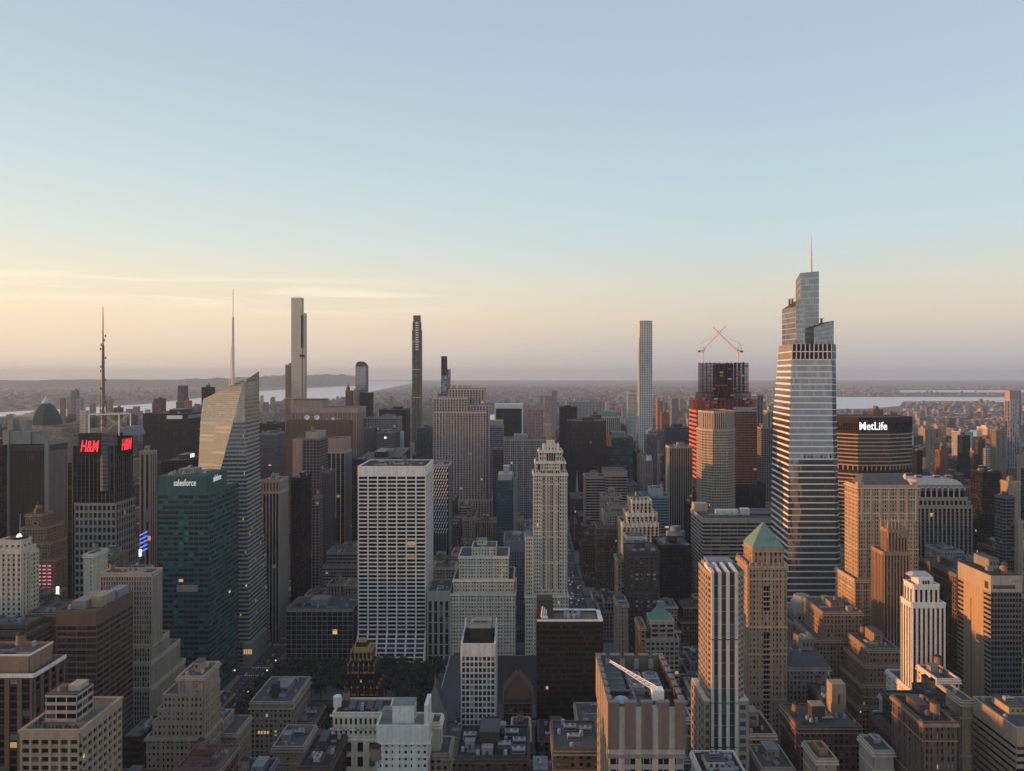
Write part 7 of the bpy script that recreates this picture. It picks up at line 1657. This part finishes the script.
# ------------------------------------------------------------------ the ordinary blocks between the landmarks
FILL = [(-1335.8,-1301.3,1770.5,1835.4,153,'H','darkbrick',1,3659),(-1426.1,-1390.3,1931.7,1996.7,147.1,'P','slate',2,1075),(-1221.1,-1179.9,1932.4,1996.1,158.4,'H','greystone',2,7547),(-1401.3,-1346.4,2012.5,2077.5,175.9,'V','cream',1,9975),(-1486.3,-1433.8,2092.2,2156,158.1,'H','slate',2,9645),(-1336.5,-1282.8,2092.9,2158.1,166,'V','brick',1,8401),(-1282,-1236.5,2092.9,2157.8,166.5,'H','greystone',2,2214),(-1235.7,-1188.9,2092.5,2156.7,168.3,'P','brick',2,3779),(-1578.8,-1529.4,2172.9,2237.3,161.2,'P','greystone',2,3187),(-906.6,-855.4,1610.2,1673.8,100,'P','darkbrick',1,9027),(-1076.5,-1033.8,1770,1836.1,151.7,'P','beige',1,8548),(-982.5,-931.6,1771.3,1835.2,121.4,'G','slate',2,9411),(-1069.1,-1037.5,1851.9,1914.6,167.4,'P','sand',1,5477),(-1022.6,-994.6,1932.2,1997,137,'P','grey',2,8268),(-669.7,-612.3,1126.4,1190,75.7,'H','sand',2,2629),(-611.5,-565.4,1127.4,1192.2,57.9,'V','darkbrick',1,7369),(-688.7,-644.6,1207.6,1270.6,103.5,'G','navy',2,4625),(-783,-735,1368.5,1431.5,88.4,'V','pinkstone',2,4885),(-824.6,-796,1448.8,1514,115.4,'P','beige',1,4284),(-511.1,-495.9,727.7,757.8,71.5,'P','greystone',2,540),(-534.6,-503,760.1,788,60.2,'P','pinkstone',1,5981),(-502.2,-484.2,759.7,788.4,50.3,'P','darkbrick',2,7801),(-447.6,-417.1,804.8,835.9,73.1,'P','limestone',2,6263),(-515.6,-487,918.7,950.6,73.9,'P','grey',2,4212),(-327.3,-297,919,949.6,9,'P','pinkstone',1,1328),(-325.4,-296.8,966.4,996.1,9,'P','cream',1,6350),(-296,-276.4,965,996.1,47.8,'P','greystone',2,3036),(-359,-334.7,1046.8,1077.3,61.8,'P','pinkstone',2,8077),(-333.9,-308.9,1045.9,1076.9,60,'P','brown',2,4582),(-308.1,-276.4,1046.6,1077.5,77,'P','brick',1,412),(-534.6,-477.7,1367.6,1432.3,82.4,'H','grey',1,2133),(-290.7,-276.4,1771.4,1835.9,117.6,'V','beige',1,4680),(-329.4,-289,1850.8,1916.2,136.2,'H','beige',2,9793),(-332.6,-303,2012.3,2077.5,144,'V','tan',2,2624),(-212.7,-187.2,356.1,386.8,82.7,'P','brown',2,3574),(-146.1,-125.9,355.4,386.7,88.7,'P','grey',2,991),(-109.7,-94.5,355.9,387.1,99.1,'P','darkbrick',1,9457),(-1.4,24.8,402,434.1,60.5,'P','greystone',1,394),(-68.1,-38.3,435.5,466.8,59.7,'P','pinkstone',2,5779),(-10.7,5,436.6,467.7,72.4,'P','sand',2,6937),(5.8,28.2,436.3,466.5,71.3,'P','darkbrick',2,3037),(29,51.6,435.3,467,81.8,'P','tan',2,1894),(-150.6,-126.5,482,512.7,40.6,'P','pinkstone',2,4141),(-245.6,-217.1,516.4,548,51.9,'P','brown',1,4294),(-73.5,-46,516.4,547.3,30.8,'P','brown',1,2821),(-245.6,-222,805.1,835.2,46.1,'P','sand',2,6172),(-221.2,-197.9,804.6,836.5,58.2,'P','tan',2,8362),(-197.1,-174.8,805.2,834.3,57.4,'P','pinkstone',1,793),(-104.7,-71.5,804.8,835.1,76.4,'P','beige',2,8941),(17.4,51.6,805.3,836.4,42.1,'P','grey',2,5499),(-8.2,17.4,885.8,915.7,35.6,'P','limestone',1,8418),(-124.9,-91.9,919,948.5,55,'P','sand',1,9161),(-91.1,-71.3,918.5,949.4,65.4,'P','sand',1,2148),(-245.6,-213.5,965.5,996,61.9,'P','beige',2,6805),(-95.4,-70.2,999.3,1030.6,50.6,'P','greystone',2,1260),(-108,-91.6,1046.3,1076.8,73.8,'P','brown',2,6482),(-90.8,-69,1046.8,1076.4,80.8,'P','sand',2,955),(-2.8,26.8,1045.6,1076.8,71,'P','pinkstone',2,2888),(-99.7,-73.6,1079.6,1109.9,75.5,'P','brown',2,8549),(-72.8,-40.1,1079.4,1110.8,73,'P','sand',1,1159),(-22.4,0.4,1080.6,1111.3,75.3,'P','sand',2,6473),(-140.4,-101.3,1126.7,1190.7,53.8,'G','greystone',1,4693),(-47.4,8.5,1127.1,1191.5,52.7,'V','limestone',1,2979),(-155.2,-116.4,1207.1,1272.1,82,'V','brick',1,2518),(-115.6,-82.5,1207.3,1271.3,70.8,'H','sand',2,7321),(-5.5,23.5,2011.9,2076.7,147,'P','greystone',2,8599),(82.4,113.1,355.9,386.2,92.6,'P','cream',2,5528),(192.9,208.6,355.9,385.3,120.9,'P','brown',1,5675),(127.2,149.9,402.7,434,71.9,'P','tan',2,9760),(82.4,102.1,435.6,467.7,83.8,'P','limestone',2,5645),(125.2,148.4,435.7,466,75.8,'P','sand',1,4259),(194.3,208.6,482,514.5,74.2,'P','darkbrick',2,230),(112,142.5,516.7,548.2,46.8,'P','brown',1,3040),(129.2,146.6,562.6,594.7,43.8,'P','limestone',1,9904),(197.8,208.6,562.5,594.2,81.8,'P','brick',2,861),(124.7,142.3,597.3,628.1,28.3,'P','brown',2,3053),(116.4,142,643.2,672.7,37.2,'P','grey',2,1139),(142.8,162.2,643.6,672,36.4,'P','greystone',2,8016),(129,156.9,675.1,704.4,27.6,'P','cream',1,1269),(157.7,175.6,676.1,704,29.8,'P','grey',2,8279),(134.6,153.9,728.9,757.6,58.3,'P','limestone',2,4201),(154.7,183.4,728.1,757.2,58.2,'P','brick',2,3255),(179.1,208.6,759.2,788.5,53.4,'P','cream',1,5154),(82.4,108.9,804.5,835,39.3,'P','pinkstone',2,3279),(82.4,101,839.2,868.8,34.3,'P','brick',2,8747),(82.4,109.1,885.3,916,18.5,'P','beige',1,2368),(82.4,101,1000,1030.7,9,'P','brown',1,5600),(82.4,106.4,1045.9,1076,59.9,'P','brick',2,1080),(82.4,103.7,1080.4,1111.2,65.3,'P','brown',2,9833),(82.4,135.3,1206.6,1271,54.7,'V','darkbrick',2,2948),(166.3,208.6,1206.7,1270.9,85.4,'H','greystone',2,4214),(82.4,136.5,1287.9,1352.4,71.4,'G','slate',1,1176),(174,208.6,1367.8,1432.9,83.9,'P','grey',1,8800),(82.4,115.3,1931.9,1997.2,122.5,'P','brown',2,6049),(82.4,138.9,2172.7,2236.9,119.2,'P','brick',2,1836),(292.2,354.6,1368.8,1432.3,82.9,'P','pinkstone',1,1056),(286,344.3,1448,1513,83.2,'P','grey',1,7398),(295.1,328.2,1609,1674.2,45.6,'P','grey',2,1099),(235.4,282.5,1851.2,1915.4,118.6,'G','navy',2,5801),(331.2,354.6,1931.6,1995.9,114,'P','sand',1,6610),(235.4,275.1,2011.6,2077.2,149.1,'P','midgrey',1,1759),(305.6,334.8,2012.9,2077.5,120.5,'H','grey',2,7701),(320.4,354.6,2092,2157.1,145.3,'P','beige',2,7896),(395.4,425.4,597.5,627,57,'P','beige',2,5583),(443.1,458.5,643.2,673.6,93.5,'P','limestone',1,2988),(471.9,511.6,727.5,757.7,79,'P','tan',1,5234),(455.9,478.2,804.9,835,95.8,'P','greystone',1,4156),(479,511.6,804.1,836.1,81.4,'P','pinkstone',1,1982),(395.4,424.8,919.3,950.1,65,'P','beige',1,6004),(395.4,440.8,1207.2,1271.1,69,'P','limestone',2,5340),(395.4,447.8,2172.6,2238.3,55.6,'V','midgrey',1,2627),(395.4,439.5,2254.1,2317.9,112.6,'P','slate',1,14),(538.4,565.6,805.2,836,71.9,'P','beige',1,9915),(538.4,564.7,838.5,870,89.1,'P','brick',1,7573),(565.5,591.5,838.3,869.6,79,'P','brown',1,6910),(613,627.6,918.7,948.6,80.4,'P','cream',2,3415),(649.6,674.6,966.4,995.3,80.3,'P','limestone',2,4135),(705.4,748.5,1126,1190.1,84.5,'P','limestone',2,300),(705.4,748,1206.6,1272.4,101.3,'P','brown',1,2942),(807.1,864.6,1207.7,1271.4,94.3,'P','beige',1,1708),(790.7,824.7,1368,1432.7,100.8,'P','darkbrick',2,3636),(825.5,864.6,1368.5,1433.9,80.4,'P','brick',2,9301),(813,864.6,1448.1,1513.3,93.4,'V','midgrey',1,1869),(940.5,982.5,1368.7,1431.6,108.7,'P','greystone',1,5427),(945,973.3,1449.2,1512.9,100,'H','darkbrick',2,5532),(895.4,936.3,1529.3,1592.5,110.2,'H','brown',2,7983),(937.1,970.8,1529.5,1593.8,127.9,'P','tan',2,1740),(895.4,925.5,1609.1,1674.7,100.2,'P','midgrey',2,4166),(895.4,933.3,1690.7,1755.3,111.7,'V','brown',2,6443),(934.1,982.9,1689.5,1754.4,104,'P','sand',1,7508),(951.3,1007.2,1771.1,1835.8,111.4,'P','brown',2,6945),(1047.5,1064.6,1771.4,1835.1,117.5,'G','midgrey',2,6280),(930.2,978.5,1850.7,1916,133.4,'P','cream',1,533),(979.3,1010.2,1851.7,1915.9,133,'G','slate',2,8168),(1095.4,1123.5,1609.7,1675.3,123.2,'G','navy',1,7173),(1141.7,1175.6,1770.9,1834.1,128.1,'P','midgrey',2,7613),(1176.4,1212.2,1770.3,1834.2,120.5,'V','limestone',1,6271),(1095.4,1125.8,1851.3,1915.2,119.7,'P','pinkstone',2,7430),(1126.6,1160,1851.5,1914.5,125.4,'P','brick',1,4466),(1160.8,1220,1851.1,1914.8,126.8,'P','brick',2,1133),(1095.4,1135.7,1931.3,1996.1,108.4,'G','greystone',2,1562),(1136.5,1168.3,1932,1997,121.7,'H','brick',1,6311),(1095.4,1126.4,2012.4,2077.9,139.6,'P','tan',1,9771),(1127.2,1162.3,2012.8,2076,147,'P','sand',2,8962),(1356.8,1413.1,2011.8,2076.3,148.4,'P','grey',1,613),(1315.4,1368.4,2092.3,2156,136.1,'P','cream',2,380),(1369.2,1404.2,2092.1,2157.1,137.1,'V','midgrey',1,2723),(1424.5,1463.9,2172.7,2237.3,141.2,'P','tan',1,270),(1315.4,1364.8,2254.3,2317.4,121.4,'H','tan',1,2876)]  # @@TABLE
COLWORD = dict(tan='tan', brown='brown', brick='reddish brick', limestone='pale stone', cream='cream', greystone='grey stone', darkbrick='dark brick', beige='beige', sand='sandy', grey='grey', pinkstone='pinkish', midgrey='dark grey', slate='slate grey', navy='navy', black='black')
FILLERS = []
def filler(a, b, y0, y1, h, ty, wl, nt, seed):
    R = random.Random(seed)
    st = dict(P=lambda: P_(wl, 'g_house', bay=R.uniform(2.5, 3.4), fh=R.uniform(3.4, 3.9), pw=R.uniform(.36, .52), sh=R.uniform(.34, .48), span=R.choice((wl, wl, 'brown', 'greystone')), maj=R.choice(((3, 1.5, .44), (2, 1.6, .5), (4, 1.8, .5), None)), top=R.uniform(1, 2.5), roof=R.choice(('roof_grey', 'roof_dark', 'roof_dark', 'roof_grey', 'roof_tan'))),
              G=lambda: G_(wl, R.choice(('g_black', 'g_blue', 'g_dark')), bay=R.uniform(1.8, 4)), H=lambda: H_(wl, R.choice(('g_dark', 'g_black')), sh=R.uniform(.38, .55)), V=lambda: V_(wl, 'g_dark', bay=R.uniform(2.6, 4)))[ty]()
    w, d = b - a, y1 - y0
    tiers = [(a, b, y0, y1, h)]
    if nt == 2:
        q = R.uniform(.55, .8); e = R.uniform(.08, .2)
        tiers = [(a, b, y0, y1, h * q), (a + w * e, b - w * R.uniform(.05, .2), y0 + d * .1, y1 - d * .1, h)]
    far = y0 > 1200
    near_kinds = ('tank', 'cooler', 'vent', 'head', 'vent', 'duct', 'cooler', 'pipes', 'skylight', 'pipes')
    kind = 'loft_block' if ty == 'P' and h < 60 else ('apartment_block' if ty == 'P' else 'office_block')
    r = building(kind, 'x', {'loft_block': 'loft building', 'apartment_block': 'apartment building', 'office_block': 'office building'}[kind], tiers, st, seed=seed, nclut=(R.randint(7, 13) if y0 < 720 else (R.randint(3, 6) if not far else R.randint(0, 2))), house=R.random() < .75, group='ordinary blocks between the landmarks', foot=False, kinds=near_kinds)
    FILLERS.append((r, (a + b) / 2, y0, h, wl, kind, nt, any(c.name.startswith('water_tank') for c in r.children)))
N_HERO = len(THINGS)
for row in FILL: filler(*row)
# labels that single each block out: what it is, and where it stands beside a landmark
def to_px(x, y, z): return VX + F * x / y, VY + F * (EYE - z) / y
bpy.context.view_layer.update()
LAND = []
for s_, o in SHORT.items():
    c = o.matrix_basis.translation; top = o.get('top', 60.0); vs = [v for ch in o.children if ch.type == 'MESH' for v in (Vector(ch.bound_box[0]) + c, Vector(ch.bound_box[6]) + c)]
    if not vs: continue
    x0, x1 = min(v.x for v in vs), max(v.x for v in vs)
    yf = min(v.y for v in vs)
    LAND.append((s_, to_px(x0, yf, 0)[0], to_px(x1, yf, 0)[0], to_px(0, yf, top)[1], c.y))
ORD = ['nearest', 'second nearest', 'third nearest', 'fourth nearest', 'fifth nearest', 'sixth nearest', 'seventh nearest', 'eighth nearest', 'ninth nearest']
buckets = {}
for (r, x, y, h, wl, kind, nt, tank) in FILLERS:
    p, q = to_px(x, y, h); best = None
    for s_, l, rr, tp, yc in LAND:
        dx = 0 if l - 2 < p < rr + 2 else min(abs(p - l), abs(p - rr)); dy = abs(y - yc) * .12 + max(0, tp - q) * .5
        sc = dx + dy
        if best is None or sc < best[0]: best = (sc, s_, 'left of' if p < l - 2 else ('right of' if p > rr + 2 else ('behind' if y > yc else 'in front of')))
    size = 'low' if h < 32 else ('tall' if h > 85 else 'mid height')
    feat = ' with a roof tank' if tank else (' with a stepped top' if nt == 2 else '')
    lab = f"{size} {COLWORD[wl]} {kind.replace('_', ' ')}{feat} {best[2]} the {best[1]}"
    buckets.setdefault(lab, []).append((y, x, r))
for lab, rows in buckets.items():
    rows.sort(key=lambda t: (t[0], t[1]))
    for k, (_, _, r) in enumerate(rows):
        t, extra = lab, '' if len(rows) == 1 else f", {ORD[min(k, 8)]} such block"
        for a, b in ((' with a roof tank', ''), (' with a stepped top', ''), ('mid height ', ''), ('low ', ''), (' block', '')):
            if len((t + extra).split()) > 16: t = t.replace(a, b, 1)
        r['label'] = t + extra

# ------------------------------------------------------------------ the park trees
def crown_mesh(seed):
    R = random.Random(seed); m = MB()
    lobes = [(R.uniform(-3.2, 3.2), R.uniform(-3.2, 3.2), R.uniform(8.5, 15.5), R.uniform(2.4, 4.0)) for _ in range(11)]
    for x, y, z, r in lobes:
        for _ in range(46):
            d = Vector((R.gauss(0, 1), R.gauss(0, 1), R.gauss(0, 1))); d.normalize(); p = Vector((x, y, z)) + d * r * R.uniform(.65, 1.08)
            u = d.orthogonal().normalized(); u.rotate(Matrix.Rotation(R.uniform(0, 6.28), 3, d)); v = d.cross(u); n = (d + Vector((R.uniform(-.6, .6), R.uniform(-.6, .6), R.uniform(-.3, .6)))).normalized(); u = n.orthogonal().normalized(); v = n.cross(u); s = R.uniform(.45, .95)
            m.poly((p - u * s - v * s * .6, p + u * s - v * s * .7, p + u * s * .8 + v * s, p - u * s * .7 + v * s * .8), 'leaf')
    return m.build('crown', data_only=True)
def leaf_mat():
    m, n, l, p = nodes_of('plane_tree_leaves')
    g = n.new('ShaderNodeNewGeometry'); r = n.new('ShaderNodeValToRGB'); l.new(g.outputs['Random Per Island'], r.inputs[0])
    r.color_ramp.elements[0].color = (.012, .019, .010, 1); r.color_ramp.elements[1].color = (.032, .048, .020, 1)
    l.new(r.outputs[0], p.inputs['Base Color']); p.inputs['Roughness'].default_value = .8
    return m
M['leaf'] = leaf_mat()
M['bark'] = flat_mat('bark', (.09, .07, .055), .9)
crowns = [crown_mesh(k) for k in range(5)]
tm = MB(); tm.cyl(0, 0, 0, 7, .5, .34, 'bark', 8)
for a in range(5): tm.bar((0, 0, 6.2), (2.6 * math.cos(a * 1.26), 2.6 * math.sin(a * 1.26), 11.5), .16, 'bark', 5)
trunk_me = tm.build('trunk', data_only=True)
R = random.Random(31)
TREES_HIDDEN = {136, 137, 12, 13, 14, 15, 21, 22, 23, 24, 25, 31, 32, 33, 38, 39, 40, 41, 47, 48, 49, 50, 56, 57, 58, 59, 71, 72, 73, 75, 76, 77, 78, 79, 80, 81, 82, 83, 84, 85, 86, 87, 92, 93, 94, 95, 101, 102, 103, 104, 110, 111, 112, 113, 114, 115, 123, 124, 125, 126}
n_tree = 0
def tree(x, y, s, lab, group):
    global n_tree
    n_tree += 1
    if n_tree - 1 in TREES_HIDDEN: return
    t = thing('plane_tree', lab, 'tree', (x, y, .2), group)
    t.rotation_euler = (0, 0, R.uniform(0, 6.28)); t.scale = (s, s, s * R.uniform(.9, 1.1))
    for nm, me in (('trunk', trunk_me), ('crown', R.choice(crowns))):
        c = bpy.data.objects.new(nm, me); COL.objects.link(c); c.parent = t
for gx_ in range(15):
    for gy_ in range(13):
        x, y = -234 + gx_ * 10.8 + R.uniform(-2.4, 2.4), 566 + gy_ * 11.4 + R.uniform(-2.4, 2.4)
        if -205 < x < -110 and 606 < y < 652: continue
        if x < -200 and y < 590: continue
        tree(x, y, R.uniform(.85, 1.15), 'leafy dark plane tree in the park grove before the white gridded slab', 'plane trees in the park')
m = MB(); m.box(-208, -108, 604, 654, .17, .26, 'lawn', False); struct('lawn', m)
m = MB(); m.box(-244, -74, 558, 712, .171, .20, 'pavement', False); struct('park_path', m)

# ------------------------------------------------------------------ lamps and traffic
lm_ = MB(); lm_.cyl(0, 0, 0, 5.4, .14, .09, 'mast', 8); lamp_post = lm_.build('post', data_only=True)
lm_ = MB(); lm_.cyl(0, 0, 5.4, 5.8, .25, .55, 'lamp', 10); lm_.cyl(0, 0, 5.8, 6.4, .55, .2, 'lamp', 10); lamp_globe = lm_.build('globe', data_only=True)
for k, (x, y) in enumerate(((-245.6, 652), (-245.6, 676), (-245.6, 700), (-245.6, 724), (-276.5, 664), (-276.5, 700))):
    t = thing('street_lamp', 'glowing globe lamp on a post along the avenue beside the park', 'lamp', (x, y, .2), 'globe lamps along the park avenue')
    for nm, me in (('post', lamp_post), ('globe', lamp_globe)):
        c = bpy.data.objects.new(nm, me); COL.objects.link(c); c.parent = t; c.scale = (1.3, 1.3, 1.3)
for nm, c in dict(car_black=(.02, .02, .022), car_white=(.75, .75, .74), car_silver=(.35, .36, .38), car_yellow=(.75, .42, .03)).items():
    M[nm] = flat_mat(nm + '_paint', c, .3)
M['tail'] = flat_mat('tail_lamp', (.5, .03, .02), .4, 0, (1, .05, .03), 1.2); M['head'] = flat_mat('head_lamp', (.8, .8, .75), .4, 0, (1, .9, .7), 2.5); M['tyre'] = flat_mat('tyre', (.02, .02, .02), .9)
def car_mesh(paint):
    m = MB(); m.prism(rect(-.92, .92, -2.3, 2.3), .35, .9, paint, inset(rect(-.92, .92, -2.3, 2.3), .06), bottom=True)
    m.prism(rect(-.82, .82, -1.5, 1.1), .9, 1.42, 'g_black', rect(-.66, .66, -1.0, .55)); m.prism(rect(-.66, .66, -1.0, .55), 1.421, 1.46, paint)
    for sx in (-1, 1):
        for yy in (-1.4, 1.4): m.bar((sx * .72, yy, .33), (sx * .94, yy, .33), .33, 'tyre', 10)
        m.box(sx * .68 - .18, sx * .68 + .18, -2.34, -2.28, .62, .78, 'tail'); m.box(sx * .68 - .18, sx * .68 + .18, 2.28, 2.34, .6, .76, 'head')
    return m.build('car', data_only=True)
CARS_HIDDEN = {'car.046', 'car.035', 'taxi.010', 'taxi.014', 'car.003', 'car.044', 'car.039', 'car.041', 'taxi', 'car.009', 'car.017', 'taxi.020', 'car.052', 'car.042', 'car.049', 'car.019', 'car.010', 'car.028', 'car.012', 'taxi.007', 'taxi.013', 'taxi.012', 'taxi.015', 'car.024', 'car.033', 'car.040', 'taxi.001', 'taxi.023', 'car.026', 'taxi.009', 'car.030', 'car.014', 'car.022', 'car.051', 'car.015', 'car.001', 'car.043', 'taxi.002', 'car.004', 'car.050', 'taxi.004', 'taxi.024', 'car.018', 'taxi.017', 'car.029', 'car.045', 'car.021'}
cars = {k: car_mesh('car_' + k) for k in ('black', 'white', 'silver', 'yellow')}
R = random.Random(12); n_car = {}
for ax, ya, yb, n, where in ((67, 760, 1250, 46, 'the avenue right of the tall cream tower'), (-261, 660, 960, 26, 'the avenue beside the park'), (222, 560, 800, 6, 'the side avenue')):
    used = []
    for _ in range(n):
        for _t in range(20):
            lane, y = R.choice((-4.95, -1.65, 1.65, 4.95, 8.2, -8.2)), R.uniform(ya, yb)
            if all(l != lane or abs(y - q) > 6.5 for l, q in used): break
        used.append((lane, y)); col = R.choice(('black', 'black', 'white', 'silver', 'yellow', 'yellow'))
        kn = 'taxi' if col == 'yellow' else 'car'; n_car[kn] = n_car.get(kn, -1) + 1
        if (kn + ('.%03d' % n_car[kn] if n_car[kn] else '')) in CARS_HIDDEN: continue
        o = bpy.data.objects.new('taxi' if col == 'yellow' else 'car', cars[col]); COL.objects.link(o); o.location = (ax + lane, y, .03); o.rotation_euler = (0, 0, math.pi if ax == 67 else 0)
        tag(o, f"tiny {'yellow taxi' if col == 'yellow' else col + ' car'} in the traffic on {where}", 'taxi' if col == 'yellow' else 'car', 'traffic on the avenues')
